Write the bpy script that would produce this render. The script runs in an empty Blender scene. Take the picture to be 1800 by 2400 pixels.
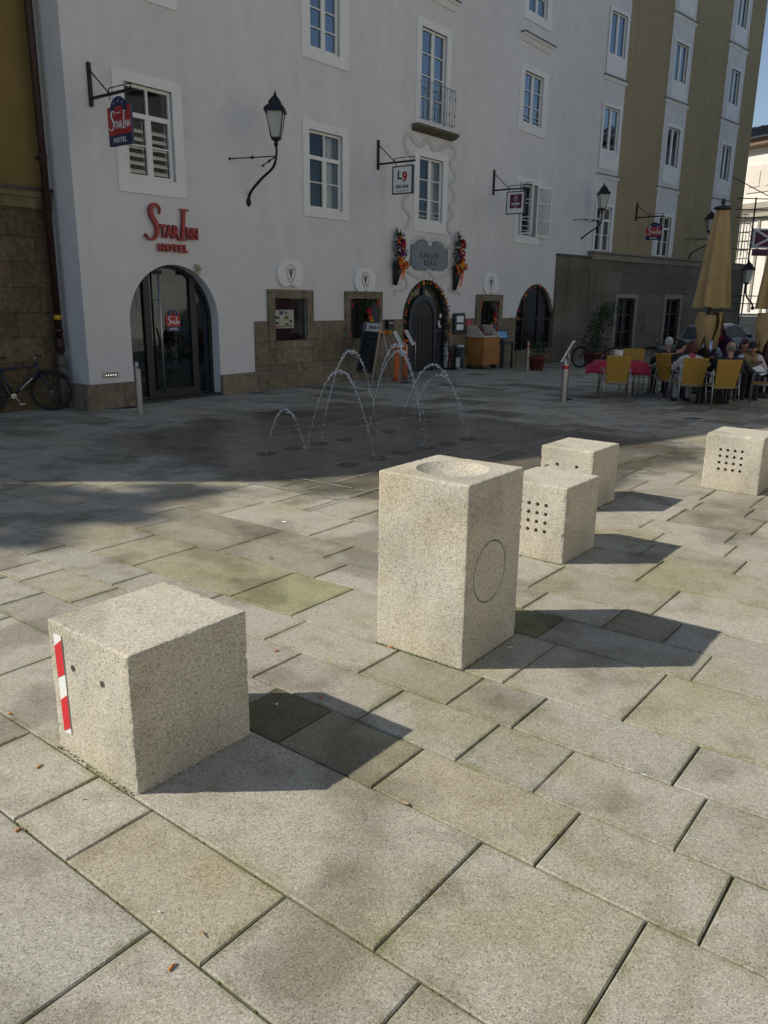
# Old-town plaza with granite seating cubes, shaded hotel front and ground fountain
import bpy, bmesh, math, random
import numpy as np
from mathutils import Vector, Matrix
from mathutils.geometry import tessellate_polygon
R = math.radians
C = bpy.context.scene.collection
SC = bpy.context.scene
random.seed(7)

# ------------------------------------------------------------------ camera, sky, sun, exposure
FPX, PITCH, ROLL, CH = 1856.95, 0.26702, 0.012834, 2.048
_c, _s = math.cos(PITCH), math.sin(PITCH)
FW = Vector((0, _c, -_s)); _U = Vector((0, _s, _c)); _R = Vector((1, 0, 0))
RT = _R*math.cos(ROLL) + _U*math.sin(ROLL)
UP = -_R*math.sin(ROLL) + _U*math.cos(ROLL)
CAMP = Vector((0, 0, CH))
cd = bpy.data.cameras.new('camera'); cam = bpy.data.objects.new('camera', cd); C.objects.link(cam)
cam.matrix_world = Matrix(((RT.x, UP.x, -FW.x, 0), (RT.y, UP.y, -FW.y, 0), (RT.z, UP.z, -FW.z, CH), (0, 0, 0, 1)))
cd.sensor_fit = 'VERTICAL'; cd.sensor_height = 36; cd.lens = FPX/2400*36
cd.clip_start = 0.05; cd.clip_end = 2000
SC.camera = cam
SUN_EL, SUN_AZ = 38.5, 3.5          # light travels toward +x, 3.5 degrees toward +y
w = bpy.data.worlds.new('World'); SC.world = w; w.use_nodes = True
nt = w.node_tree; bg = nt.nodes['Background']
sky = nt.nodes.new('ShaderNodeTexSky'); sky.sky_type = 'NISHITA'; sky.sun_disc = False
sky.sun_elevation = R(SUN_EL); sky.altitude = 400; sky.air_density = 1.0; sky.dust_density = 0.6; sky.ozone_density = 1.5
sdir = Vector((-math.cos(R(SUN_AZ))*math.cos(R(SUN_EL)), -math.sin(R(SUN_AZ))*math.cos(R(SUN_EL)), math.sin(R(SUN_EL))))
sky.sun_rotation = math.atan2(sdir.x, sdir.y)
hsv = nt.nodes.new('ShaderNodeHueSaturation'); hsv.inputs['Saturation'].default_value = 0.88; nt.links.new(sky.outputs[0], hsv.inputs['Color'])
nt.links.new(hsv.outputs[0], bg.inputs[0]); bg.inputs[1].default_value = 0.10
sl = bpy.data.lights.new('sun', 'SUN'); sl.energy = 4.3; sl.angle = R(0.55); sl.color = (1.0, 0.92, 0.79)
so = bpy.data.objects.new('sun', sl); C.objects.link(so)
so.rotation_euler = (-sdir).to_track_quat('-Z', 'Y').to_euler()
SC.view_settings.view_transform = 'Standard'; SC.view_settings.look = 'None'
SC.view_settings.exposure = 0.15; SC.view_settings.gamma = 1

# ------------------------------------------------------------------ survey helpers
def smooth(t):
    t = max(0.0, min(1.0, t)); return t*t*(3-2*t)
E52 = (math.cos(R(52.3)), math.sin(R(52.3)))
P0 = Vector((-3.379, 16.666, 0))
def gz(x, y):                       # the paving dips slightly towards the far end of the front
    d = x - P0.x, y - P0.y
    u = d[0]*E52[0] + d[1]*E52[1]; n = d[0]*E52[1] - d[1]*E52[0]
    return -0.2*smooth((u-7.5)/6.5)*smooth((7.0-n)/5.0)
def ray(px, py): return FW*FPX + RT*(px-900) - UP*(py-1200)
def G(px, py, z=0.0):               # surveyed point of the ground (or of a level z above it)
    d = ray(px, py); t = (z-CH)/d.z; p = CAMP + d*t
    for _ in range(6):
        t = (z+gz(p.x, p.y)-CH)/d.z; p = CAMP + d*t
    return p
def AT(px, py, y):                  # surveyed point at a given distance
    d = ray(px, py); return CAMP + d*(y/d.y)
def proj(P):
    d = P-CAMP; z = d.dot(FW); return (900+FPX*d.dot(RT)/z, 1200-FPX*d.dot(UP)/z)
class Fr:                           # a vertical plane: u along, z up, n out of it towards the plaza
    def __init__(s, P, az):
        s.P = Vector((P[0], P[1], 0)); s.az = az; s.e = Vector((math.cos(R(az)), math.sin(R(az)), 0)); s.o = Vector((math.sin(R(az)), -math.cos(R(az)), 0))
    def pt(s, u, z, n=0.0): return s.P + s.e*u + s.o*n + Vector((0, 0, z))
    def px(s, x, y, n=0.0):
        d = ray(x, y); q = s.P + s.o*n; t = (q-CAMP).dot(s.o)/d.dot(s.o); p = CAMP + d*t
        return (p-q).dot(s.e), p.z
    def rect(s, x0, y0, x1, y1, n=0.0):
        a = s.px(x0, y0, n); b = s.px(x1, y1, n); return min(a[0], b[0]), max(a[0], b[0]), min(a[1], b[1]), max(a[1], b[1])
    def perp(s, u): return Fr(s.pt(u, 0), s.az-90)     # plane standing square to the wall; its u is the distance out of the wall, its o is -e
M = Fr(P0, 52.3); BEND = 15.616
M2 = Fr(M.pt(BEND, 0), 44.8)
MS = Fr(M2.pt(0, 0, 0.15), 44.8)
MY = Fr(M.pt(-3.1, 0, -0.78), 52.3)

# ------------------------------------------------------------------ object helpers
def tag(o, label=None, cat=None, group=None, kind=None):
    if label: o['label'] = label
    if cat: o['category'] = cat
    if group: o['group'] = group
    if kind: o['kind'] = kind
    return o
def empty(name, loc, label, cat, group=None, rz=0.0):
    o = bpy.data.objects.new(name, None); C.objects.link(o); o.location = loc; o.rotation_euler = (0, 0, rz); o.empty_display_size = 0.2
    return tag(o, label, cat, group)
def wloc(o):
    v = Vector((0, 0, 0))
    while o: v += o.location; o = o.parent
    return v
def kids(o): return [c for c in bpy.data.objects if c.parent == o]
def copy_tree(o, parent=None):
    c = o.copy(); C.objects.link(c); c.parent = parent
    for ch in list(o.children): copy_tree(ch, c)
    return c
class MB:
    def __init__(s): s.v = []; s.f = []; s.sm = []
    def add(s, vs, fs, sm=False):
        b = len(s.v); s.v += [tuple(p) for p in vs]; s.f += [tuple(i+b for i in f) for f in fs]; s.sm += [sm]*len(fs); return s
    def box(s, o, a, b, c):         # corner o, edge vectors a b c (right handed)
        o = Vector(o); a = Vector(a); b = Vector(b); c = Vector(c)
        if a.cross(b).dot(c) < 0: a, b = b, a
        v = [o, o+a, o+a+b, o+b, o+c, o+a+c, o+a+b+c, o+b+c]
        return s.add(v, [(3, 2, 1, 0), (4, 5, 6, 7), (0, 1, 5, 4), (1, 2, 6, 5), (2, 3, 7, 6), (3, 0, 4, 7)])
    def lbox(s, x0, x1, y0, y1, z0, z1): return s.box((x0, y0, z0), (x1-x0, 0, 0), (0, y1-y0, 0), (0, 0, z1-z0))
    def fbox(s, fr, u0, u1, z0, z1, n0, n1):
        return s.box(fr.pt(u0, z0, n0), fr.e*(u1-u0), fr.o*(n1-n0), Vector((0, 0, z1-z0)))
    def poly(s, pts, ext, front=True):   # polygon (3D points) extruded by vector ext
        pts = [Vector(p) for p in pts]; n = len(pts); ext = Vector(ext)
        nrm = Vector((0, 0, 0))
        for i in range(n): nrm += pts[i].cross(pts[(i+1) % n])
        if nrm.dot(ext) > 0: pts = pts[::-1]
        tri = tessellate_polygon([pts])
        fs = []
        for t in tri:
            a, b, c = (pts[i] for i in t)
            if (b-a).cross(c-a).dot(ext) > 0: t = (t[2], t[1], t[0])
            fs.append(tuple(t)); fs.append(tuple(i+n for i in reversed(t)))
        for i in range(n):
            j = (i+1) % n; fs.append((i, i+n, j+n, j))
        return s.add(pts+[p+ext for p in pts], fs)
    def tube(s, pts, r, seg=8, cap=True, sm=True):
        pts = [Vector(p) for p in pts]; n = len(pts)
        rs = r if isinstance(r, (list, tuple)) else [r]*n
        vs = []; fs = []; prev = None
        for i, p in enumerate(pts):
            t = (pts[min(i+1, n-1)]-pts[max(i-1, 0)])
            t = t.normalized() if t.length > 1e-9 else Vector((0, 0, 1))
            if prev is None:
                a = Vector((0, 0, 1)) if abs(t.z) < 0.9 else Vector((1, 0, 0)); x = t.cross(a).normalized()
            else:
                x = (prev - t*prev.dot(t)); x = x.normalized() if x.length > 1e-6 else t.orthogonal().normalized()
            prev = x; y = t.cross(x)
            for k in range(seg):
                an = 2*math.pi*k/seg; vs.append(p + (x*math.cos(an)+y*math.sin(an))*rs[i])
        for i in range(n-1):
            for k in range(seg):
                k2 = (k+1) % seg; fs.append((i*seg+k, i*seg+k2, (i+1)*seg+k2, (i+1)*seg+k))
        s.add(vs, fs, sm)
        if cap:
            b = len(s.v)-n*seg
            s.f += [tuple(b+k for k in reversed(range(seg))), tuple(b+(n-1)*seg+k for k in range(seg))]; s.sm += [False, False]
        return s
    def lathe(s, c, prof, seg=20, sm=True, a0=0.0, sx=1.0, sy=1.0):   # prof: (r,z) bottom to top about z through c
        c = Vector(c); vs = []; fs = []
        for r, z in prof:
            for k in range(seg):
                a = a0+2*math.pi*k/seg; vs.append(c+Vector((r*math.cos(a)*sx, r*math.sin(a)*sy, z)))
        for i in range(len(prof)-1):
            for k in range(seg):
                k2 = (k+1) % seg; fs.append((i*seg+k, i*seg+k2, (i+1)*seg+k2, (i+1)*seg+k))
        fs.append(tuple(reversed(range(seg)))); fs.append(tuple((len(prof)-1)*seg+k for k in range(seg)))
        return s.add(vs, fs, sm)
    def ball(s, c, r, seg=10, rings=7, rot=None):
        c = Vector(c); rx, ry, rz = r if isinstance(r, (tuple, list)) else (r, r, r)
        vs = []; fs = []
        for i in range(rings+1):
            th = math.pi*i/rings
            for k in range(seg):
                a = 2*math.pi*k/seg
                p = Vector((rx*math.sin(th)*math.cos(a), ry*math.sin(th)*math.sin(a), -rz*math.cos(th)))
                if rot: p = rot @ p
                vs.append(c+p)
        for i in range(rings):
            for k in range(seg):
                k2 = (k+1) % seg; fs.append((i*seg+k, i*seg+k2, (i+1)*seg+k2, (i+1)*seg+k))
        return s.add(vs, fs, True)
    def leaf(s, c, d, L, W, up=None):
        d = Vector(d).normalized(); up = Vector(up) if up else Vector((random.uniform(-1, 1), random.uniform(-1, 1), random.uniform(-.2, 1)))
        x = d.cross(up); x = x.normalized() if x.length > 1e-4 else d.orthogonal().normalized(); nn = x.cross(d)
        c = Vector(c)
        return s.add([c, c+d*L*.45+x*W/2+nn*L*.06, c+d*L, c+d*L*.45-x*W/2+nn*L*.06], [(0, 1, 2), (0, 2, 3)])
    def fwall(s, fr, outer, holes, n, depth=0.0, back=False):
        loops = [[fr.pt(u, z, n) for u, z in outer]]+[[fr.pt(u, z, n) for u, z in h] for h in holes]
        flat = [p for l in loops for p in l]
        fs = []
        for t in tessellate_polygon(loops):
            a, b, c = (flat[i] for i in t)
            fs.append(tuple(t) if (b-a).cross(c-a).dot(fr.o) > 0 else tuple(reversed(t)))
        s.add(flat, fs)
        if depth:
            for h in holes:
                m = len(h); k = [fr.pt(u, z, n) for u, z in h]+[fr.pt(u, z, n-depth) for u, z in h]
                s.add(k, [(i, (i+1) % m, (i+1) % m+m, i+m) for i in range(m)])
        return s
    def build(s, name, mat, parent=None, world=True, bevel=0.0, label=None, double=False):
        me = bpy.data.meshes.new(name)
        off = wloc(parent) if (world and parent) else Vector((0, 0, 0))
        me.from_pydata([(p[0]-off.x, p[1]-off.y, p[2]-off.z) for p in s.v], [], s.f)
        me.polygons.foreach_set('use_smooth', s.sm); me.materials.append(mat); me.update(); me.validate()
        o = bpy.data.objects.new(name, me); C.objects.link(o); o.parent = parent
        if bevel:
            bm = bmesh.new(); bm.from_mesh(me); bmesh.ops.remove_doubles(bm, verts=bm.verts, dist=1e-5); bmesh.ops.recalc_face_normals(bm, faces=bm.faces)
            ed = [e for e in bm.edges if len(e.link_faces) == 2 and e.calc_face_angle(0) > 0.6]
            bmesh.ops.bevel(bm, geom=ed, offset=bevel, segments=2, profile=0.6, affect='EDGES', clamp_overlap=True)
            bm.to_mesh(me); bm.free(); me.update()
        if label: o['label'] = label
        return o
def recenter(o, loc):                # moves a top level mesh's origin to its base
    loc = Vector(loc); o.data.transform(Matrix.Translation(-loc)); o.location = loc; return o
def bake(o):
    dg = bpy.context.evaluated_depsgraph_get(); me = bpy.data.meshes.new_from_object(o.evaluated_get(dg)); old = o.data
    o.modifiers.clear(); o.data = me; return o
def boolean(o, cut):
    co = cut.build('cutter', o.data.materials[0], None)
    bm = bmesh.new(); bm.from_mesh(co.data); bmesh.ops.recalc_face_normals(bm, faces=bm.faces); bm.to_mesh(co.data); bm.free()
    m = o.modifiers.new('b', 'BOOLEAN'); m.operation = 'DIFFERENCE'; m.object = co; m.solver = 'EXACT'
    bpy.context.view_layer.update(); bake(o); bpy.data.objects.remove(co)
    return o
def text_mesh(txt, size, extrude=0.004, shear=0.0, space=1.0, offset=0.0, align='CENTER', sx=1.0):
    cu = bpy.data.curves.new('t', 'FONT'); cu.body = txt; cu.size = size; cu.extrude = extrude; cu.shear = shear; cu.space_character = space
    cu.offset = offset; cu.align_x = align; cu.resolution_u = 3
    o = bpy.data.objects.new('t', cu); C.objects.link(o); bpy.context.view_layer.update()
    dg = bpy.context.evaluated_depsgraph_get(); me = bpy.data.meshes.new_from_object(o.evaluated_get(dg)); bpy.data.objects.remove(o)
    mb = MB(); mb.v = [(v.co.x*sx, v.co.y, v.co.z) for v in me.vertices]; mb.f = [tuple(p.vertices) for p in me.polygons]; mb.sm = [False]*len(mb.f)
    bpy.data.meshes.remove(me); return mb
def place(mb, O, X, Y, out=None):    # flat drawing (x,y,z) -> world O + x X + y Y + z (X x Y)
    X = Vector(X); Y = Vector(Y); Z = X.cross(Y); O = Vector(O)
    r = out if out else MB(); r.add([O+X*p[0]+Y*p[1]+Z*p[2] for p in mb.v], mb.f); return r
def ribbon(mb, pts, wid, th=0.003, closed=False):   # flat stroke in the xy plane of a drawing
    n = len(pts); P = [Vector((p[0], p[1], 0)) for p in pts]
    ws = wid if isinstance(wid, (list, tuple)) else [wid]*n
    vs = []
    for i in range(n):
        a = P[(i-1) % n] if (closed or i > 0) else P[i]; b = P[(i+1) % n] if (closed or i < n-1) else P[i]
        t = (b-a).normalized(); x = Vector((-t.y, t.x, 0))*ws[i]/2
        vs += [P[i]-x, P[i]+x, P[i]+x+Vector((0, 0, th)), P[i]-x+Vector((0, 0, th))]
    fs = []
    for i in range(n if closed else n-1):
        a = i*4; b = ((i+1) % n)*4
        for k in range(4): fs.append((a+k, a+(k+1) % 4, b+(k+1) % 4, b+k))
    if not closed: fs += [(3, 2, 1, 0), tuple((n-1)*4+k for k in range(4))]
    mb.add(vs, fs); return mb
def rectp(u0, u1, z0, z1): return [(u0, z0), (u1, z0), (u1, z1), (u0, z1)]
def archp(uc, r, zs, zb, n=24, rz=None):
    rz = rz or r
    return [(uc-r, zb), (uc+r, zb)]+[(uc+r*math.cos(math.pi*k/n), zs+rz*math.sin(math.pi*k/n)) for k in range(n+1)]

# ------------------------------------------------------------------ materials
def mat(name, col=(.5, .5, .5), rough=.7, metal=0.0, spec=.5, nscale=0.0, namp=0.0, bump=0.0, bscale=60.0, big=0.0, bigs=1.2, dirt=None, coat=0.0, geo=False, emit=None, alpha=None, brick=None, streak=0.0):
    m = bpy.data.materials.new(name); m.use_nodes = True; t = m.node_tree; N = t.nodes; L = t.links; b = N['Principled BSDF']
    b.inputs['Base Color'].default_value = (*col, 1); b.inputs['Roughness'].default_value = rough; b.inputs['Metallic'].default_value = metal
    b.inputs['Specular IOR Level'].default_value = spec; b.inputs['Coat Weight'].default_value = coat
    if emit: b.inputs['Emission Color'].default_value = (*emit[0], 1); b.inputs['Emission Strength'].default_value = emit[1]
    tc = N.new('ShaderNodeTexCoord'); src = tc.outputs['Object']
    cur = None
    def rgb(c):
        n = N.new('ShaderNodeRGB'); n.outputs[0].default_value = (*c, 1); return n.outputs[0]
    def noise(sc, det=3.0, ro=.6):
        n = N.new('ShaderNodeTexNoise'); n.inputs['Scale'].default_value = sc; n.inputs['Detail'].default_value = det; n.inputs['Roughness'].default_value = ro; L.new(src, n.inputs['Vector']); return n.outputs[0]
    def mapr(f, a, b2, c, d):
        n = N.new('ShaderNodeMapRange'); n.inputs[1].default_value = a; n.inputs[2].default_value = b2; n.inputs[3].default_value = c; n.inputs[4].default_value = d; L.new(f, n.inputs[0]); return n.outputs[0]
    def mixc(f, a, b2, mode='MIX'):
        n = N.new('ShaderNodeMix'); n.data_type = 'RGBA'; n.blend_type = mode; n.clamp_factor = True
        if isinstance(f, float): n.inputs[0].default_value = f
        else: L.new(f, n.inputs[0])
        L.new(a, n.inputs[6]); L.new(b2, n.inputs[7]); return n.outputs[2]
    if nscale or big or dirt:
        cur = rgb(col)
        if nscale:
            k = tuple(max(0, c*(1-namp)) for c in col); l = tuple(min(1, c*(1+namp)) for c in col)
            cur = mixc(mapr(noise(nscale, 5), .3, .7, 0, 1), rgb(k), rgb(l))
        if big:
            k = tuple(c*(1-big) for c in (1, 1, 1)); cur = mixc(mapr(noise(bigs, 6, .65), .42, .72, 0, 1), cur, mixc(1.0, cur, rgb(k), 'MULTIPLY'))
        if dirt:
            cur = mixc(mapr(noise(dirt[1], 7, .7), dirt[2], dirt[2]+.12, 0, dirt[3]), cur, rgb(dirt[0]))
        if streak:
            mp = N.new('ShaderNodeMapping'); mp.inputs['Scale'].default_value = (3.2, 3.2, .22); L.new(src, mp.inputs[0])
            n = N.new('ShaderNodeTexNoise'); n.inputs['Scale'].default_value = 1.0; n.inputs['Detail'].default_value = 6; L.new(mp.outputs[0], n.inputs['Vector'])
            cur = mixc(mapr(n.outputs[0], .52, .75, 0, streak), cur, mixc(1.0, cur, rgb((.62, .60, .56)), 'MULTIPLY'))
        if brick:
            az, bw, bh = brick; sx_ = N.new('ShaderNodeSeparateXYZ'); geo_ = N.new('ShaderNodeNewGeometry'); L.new(geo_.outputs['Position'], sx_.inputs[0])
            dt = N.new('ShaderNodeVectorMath'); dt.operation = 'DOT_PRODUCT'; L.new(geo_.outputs['Position'], dt.inputs[0]); dt.inputs[1].default_value = (math.cos(R(az)), math.sin(R(az)), 0)
            cb_ = N.new('ShaderNodeCombineXYZ'); L.new(dt.outputs['Value'], cb_.inputs[0]); L.new(sx_.outputs[2], cb_.inputs[1])
            bt = N.new('ShaderNodeTexBrick'); L.new(cb_.outputs[0], bt.inputs['Vector']); bt.inputs['Scale'].default_value = 1.0; bt.inputs['Brick Width'].default_value = bw; bt.inputs['Row Height'].default_value = bh; bt.inputs['Mortar Size'].default_value = .006; bt.inputs['Mortar Smooth'].default_value = .3
            bt.inputs['Color1'].default_value = (1, 1, 1, 1); bt.inputs['Color2'].default_value = (.74, .74, .72, 1); bt.inputs['Mortar'].default_value = (.28, .26, .24, 1); cur = mixc(1.0, cur, bt.outputs['Color'], 'MULTIPLY')
        L.new(cur, b.inputs['Base Color'])
    if bump:
        n = N.new('ShaderNodeBump'); n.inputs['Strength'].default_value = bump; n.inputs['Distance'].default_value = .01; L.new(noise(bscale, 5), n.inputs['Height']); L.new(n.outputs[0], b.inputs['Normal'])
    if alpha is not None: b.inputs['Alpha'].default_value = alpha
    return m
def granite(name, base, dark, lite, warm, sc=1.0, stain=0.35, moss=0.0, slab=False, mc=(.62, .66, .36)):
    m = bpy.data.materials.new(name); m.use_nodes = True; t = m.node_tree; N = t.nodes; L = t.links; b = N['Principled BSDF']
    tc = N.new('ShaderNodeTexCoord'); src = tc.outputs['Object']
    def noise(s, det=3.0, ro=.6, off=0):
        n = N.new('ShaderNodeTexNoise'); n.inputs['Scale'].default_value = s; n.inputs['Detail'].default_value = det; n.inputs['Roughness'].default_value = ro
        if off:
            mp = N.new('ShaderNodeMapping'); mp.inputs['Location'].default_value = (off, off*.7, off*.3); L.new(src, mp.inputs[0]); L.new(mp.outputs[0], n.inputs['Vector'])
        else: L.new(src, n.inputs['Vector'])
        return n.outputs[0]
    def mapr(f, a, b2, c=0, d=1, sm=False):
        n = N.new('ShaderNodeMapRange'); n.interpolation_type = 'SMOOTHSTEP' if sm else 'LINEAR'
        for i, v in enumerate((a, b2, c, d)): n.inputs[i+1].default_value = v
        L.new(f, n.inputs[0]); return n.outputs[0]
    def rgb(c):
        n = N.new('ShaderNodeRGB'); n.outputs[0].default_value = (*c, 1); return n.outputs[0]
    def mix(f, a, b2, mode='MIX'):
        n = N.new('ShaderNodeMix'); n.data_type = 'RGBA'; n.blend_type = mode
        if isinstance(f, float): n.inputs[0].default_value = f
        else: L.new(f, n.inputs[0])
        L.new(a, n.inputs[6]); L.new(b2, n.inputs[7]); return n.outputs[2]
    def mul(a, b2):
        n = N.new('ShaderNodeMath'); n.operation = 'MULTIPLY'
        for i, v in enumerate((a, b2)):
            if isinstance(v, (int, float)): n.inputs[i].default_value = v
            else: L.new(v, n.inputs[i])
        return n.outputs[0]
    vo = N.new('ShaderNodeTexVoronoi'); vo.inputs['Scale'].default_value = 215*sc; L.new(src, vo.inputs['Vector'])
    sep = N.new('ShaderNodeSeparateColor'); L.new(vo.outputs['Color'], sep.inputs[0])
    grain = N.new('ShaderNodeValToRGB'); L.new(sep.outputs[0], grain.inputs[0]); e = grain.color_ramp.elements
    e[0].position = 0.0; e[0].color = (*dark, 1); e[1].position = .20; e[1].color = (*base, 1)
    for p, c in ((.55, base), (.72, warm), (.9, lite)):
        x = e.new(p); x.color = (*c, 1)
    col = grain.outputs[0]
    col = mix(mapr(noise(55*sc, 4, .7, 3), .35, .65, 0, .35), col, mix(1.0, col, rgb((.72, .71, .68)), 'MULTIPLY'))
    rough = None
    if slab:
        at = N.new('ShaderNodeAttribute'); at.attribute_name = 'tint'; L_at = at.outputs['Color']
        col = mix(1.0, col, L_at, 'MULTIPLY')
    # soft grime blots
    col = mix(mapr(noise(1.7, 3, .5, 11), .50, .66, 0, stain*1.1, True), col, mix(1.0, col, rgb((.42, .40, .37)), 'MULTIPLY'))
    col = mix(mapr(noise(5.5, 4, .6, 21), .48, .72, 0, stain*.8, True), col, mix(1.0, col, rgb((.55, .52, .45)), 'MULTIPLY'))
    if moss: col = mix(mapr(noise(1.1, 5, .6, 31), .47, .66, 0, moss, True), col, mix(1.0, col, rgb(mc), 'MULTIPLY'))
    b.inputs['Roughness'].default_value = .85; b.inputs['Specular IOR Level'].default_value = .3
    if slab:   # grime and moss gathered along the slab edges
        ea = N.new('ShaderNodeAttribute'); ea.attribute_name = 'edge'
        ef = mul(mapr(ea.outputs['Fac'], .15, 1, 0, 1), mapr(noise(4.5, 6, .7, 51), .42, .68, 0, .8)); col = mix(ef, col, mix(1.0, col, rgb((.50, .53, .30)), 'MULTIPLY'))
        col = mix(mapr(noise(26, 3, .5, 61), .70, .76, 0, .55), col, mix(1.0, col, rgb((.45, .42, .38)), 'MULTIPLY'))
    if slab:   # spilled water round the jets: darker, glossier stone with an irregular edge
        wa = N.new('ShaderNodeAttribute'); wa.attribute_name = 'wet'
        ad = N.new('ShaderNodeMath'); ad.operation = 'ADD'; L.new(wa.outputs['Fac'], ad.inputs[0]); L.new(mapr(noise(1.3, 6, .65, 41), .3, .7, -.3, .3), ad.inputs[1])
        wf = mapr(ad.outputs[0], .25, .75, 0, 1, True)
        col = mix(wf, col, mix(1.0, col, rgb((.43, .42, .40)), 'MULTIPLY'))
        L.new(mapr(wf, 0, 1, .85, .27), b.inputs['Roughness'])
    L.new(col, b.inputs['Base Color'])
    bp = N.new('ShaderNodeBump'); bp.inputs['Strength'].default_value = .35; bp.inputs['Distance'].default_value = .003
    ad = N.new('ShaderNodeMath'); ad.operation = 'ADD'; L.new(sep.outputs[0], ad.inputs[0]); L.new(noise(40, 4, .6), ad.inputs[1]); L.new(ad.outputs[0], bp.inputs['Height']); L.new(bp.outputs[0], b.inputs['Normal'])
    return m
def glassy(name, tint=(.55, .6, .6), refl=1.6, rough=.01):
    m = bpy.data.materials.new(name); m.use_nodes = True; t = m.node_tree; N = t.nodes; L = t.links; N.remove(N['Principled BSDF'])
    tr = N.new('ShaderNodeBsdfTransparent'); tr.inputs[0].default_value = (*tint, 1); gl = N.new('ShaderNodeBsdfGlossy'); gl.inputs['Roughness'].default_value = rough; gl.inputs[0].default_value = (.72, .86, 1, 1)  # blue of the reflected sky is put into the glossy colour
    fr = N.new('ShaderNodeFresnel'); fr.inputs[0].default_value = refl; mx = N.new('ShaderNodeMixShader')
    L.new(fr.outputs[0], mx.inputs[0]); L.new(tr.outputs[0], mx.inputs[1]); L.new(gl.outputs[0], mx.inputs[2]); L.new(mx.outputs[0], N['Material Output'].inputs[0]); return m
K = {}
K['slab'] = granite('paving_granite', (.372, .355, .30), (.19, .175, .14), (.53, .505, .445), (.42, .395, .32), slab=True, stain=.5, moss=.55, mc=(.74, .73, .50))
K['block'] = granite('block_granite', (.53, .50, .42), (.22, .20, .155), (.70, .67, .58), (.58, .53, .42), stain=.3, sc=.86, moss=.45, mc=(.80, .68, .45))
K['joint'] = mat('joint_soil', (.085, .088, .045), .95, nscale=6, namp=.6, bump=.4)
K['moss'] = mat('moss', (.10, .12, .03), .95, nscale=30, namp=.5, bump=.8)
K['white'] = mat('white_plaster', (.71, .70, .70), .9, spec=.25, nscale=3, namp=.04, bump=.35, bscale=14, big=.10, bigs=.35, dirt=((.42, .40, .37), .5, .62, .3), streak=.13)
K['trim'] = mat('trim_paint', (.80, .80, .79), .75, nscale=8, namp=.03, big=.06, bump=.08, bscale=40)
K['frame'] = mat('window_paint', (.78, .78, .76), .5)
K['olive'] = mat('olive_plaster', (.365, .295, .18), .9, spec=.2, nscale=3, namp=.05, bump=.25, bscale=25, big=.12, bigs=.3, streak=.3)
K['yellow'] = mat('ochre_plaster', (.235, .165, .06), .9, spec=.2, nscale=4, namp=.08, bump=.3, bscale=25, big=.3, bigs=.5)
K['oldstone'] = mat('old_stone', (.265, .222, .16), .92, spec=.2, nscale=9, namp=.3, bump=.9, bscale=14, big=.35, bigs=1.0, dirt=((.07, .055, .035), 7, .62, .9), brick=(52.3, 1.15, .52))
K['brownstone'] = mat('rough_brown_stone', (.17, .13, .08), .95, spec=.2, nscale=11, namp=.35, bump=1.0, bscale=12, big=.45, bigs=.9, dirt=((.05, .04, .025), 5, .6, .8), brick=(52.3, .9, .42))
K['greystone'] = mat('grey_cut_stone', (.21, .185, .145), .95, spec=.2, nscale=12, namp=.25, bump=.8, bscale=16, big=.4, bigs=.5, dirt=((.34, .31, .26), 3, .6, .5), brick=(44.8, 2.2, .75), streak=.5)
K['farwhite'] = mat('far_plaster', (.80, .77, .72), .85, big=.06)
K['farstone'] = mat('far_stone', (.42, .39, .33), .9, nscale=3, namp=.12, big=.2)
K['dark'] = mat('dark_room', (.018, .018, .02), .9)
K['curtain'] = mat('curtain_cloth', (.70, .71, .70), .9, nscale=14, namp=.15)
K['pane'] = glassy('window_glass', (.90, .92, .92), 1.42)
K['pane_high'] = glassy('sky_facing_glass', (.45, .5, .52), 2.7)
K['doorglass'] = glassy('door_glass', (.35, .42, .38), 1.95)
K['iron'] = mat('wrought_iron', (.018, .018, .022), .45, .5, bump=.2)
K['steel'] = mat('brushed_steel', (.42, .42, .41), .38, .9, nscale=40, namp=.15)
K['anth'] = mat('anthracite_metal', (.035, .037, .042), .45, .3)
K['rust'] = mat('brown_downpipe', (.045, .022, .018), .5, .2, nscale=8, namp=.25)
K['red'] = mat('red_paint', (.42, .03, .035), .5)
K['navy'] = mat('navy_paint', (.02, .028, .10), .5)
K['wpaint'] = mat('white_paint', (.78, .78, .76), .5)
K['black'] = mat('black_paint', (.012, .012, .013), .5)
K['plum'] = mat('plum_paint', (.12, .015, .035), .5)
K['leaf'] = mat('leaf_green', (.028, .055, .016), .6, nscale=20, namp=.5)
K['orange'] = mat('orange_petal', (.75, .16, .02), .6, nscale=30, namp=.3)
K['redpet'] = mat('red_petal', (.50, .02, .03), .6, nscale=30, namp=.3)
K['yel'] = mat('yellow_petal', (.75, .38, .03), .6, nscale=30, namp=.3)
K['purp'] = mat('purple_petal', (.16, .03, .16), .6)
K['roof'] = mat('slate_roof', (.10, .12, .12), .6, nscale=4, namp=.2)

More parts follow.
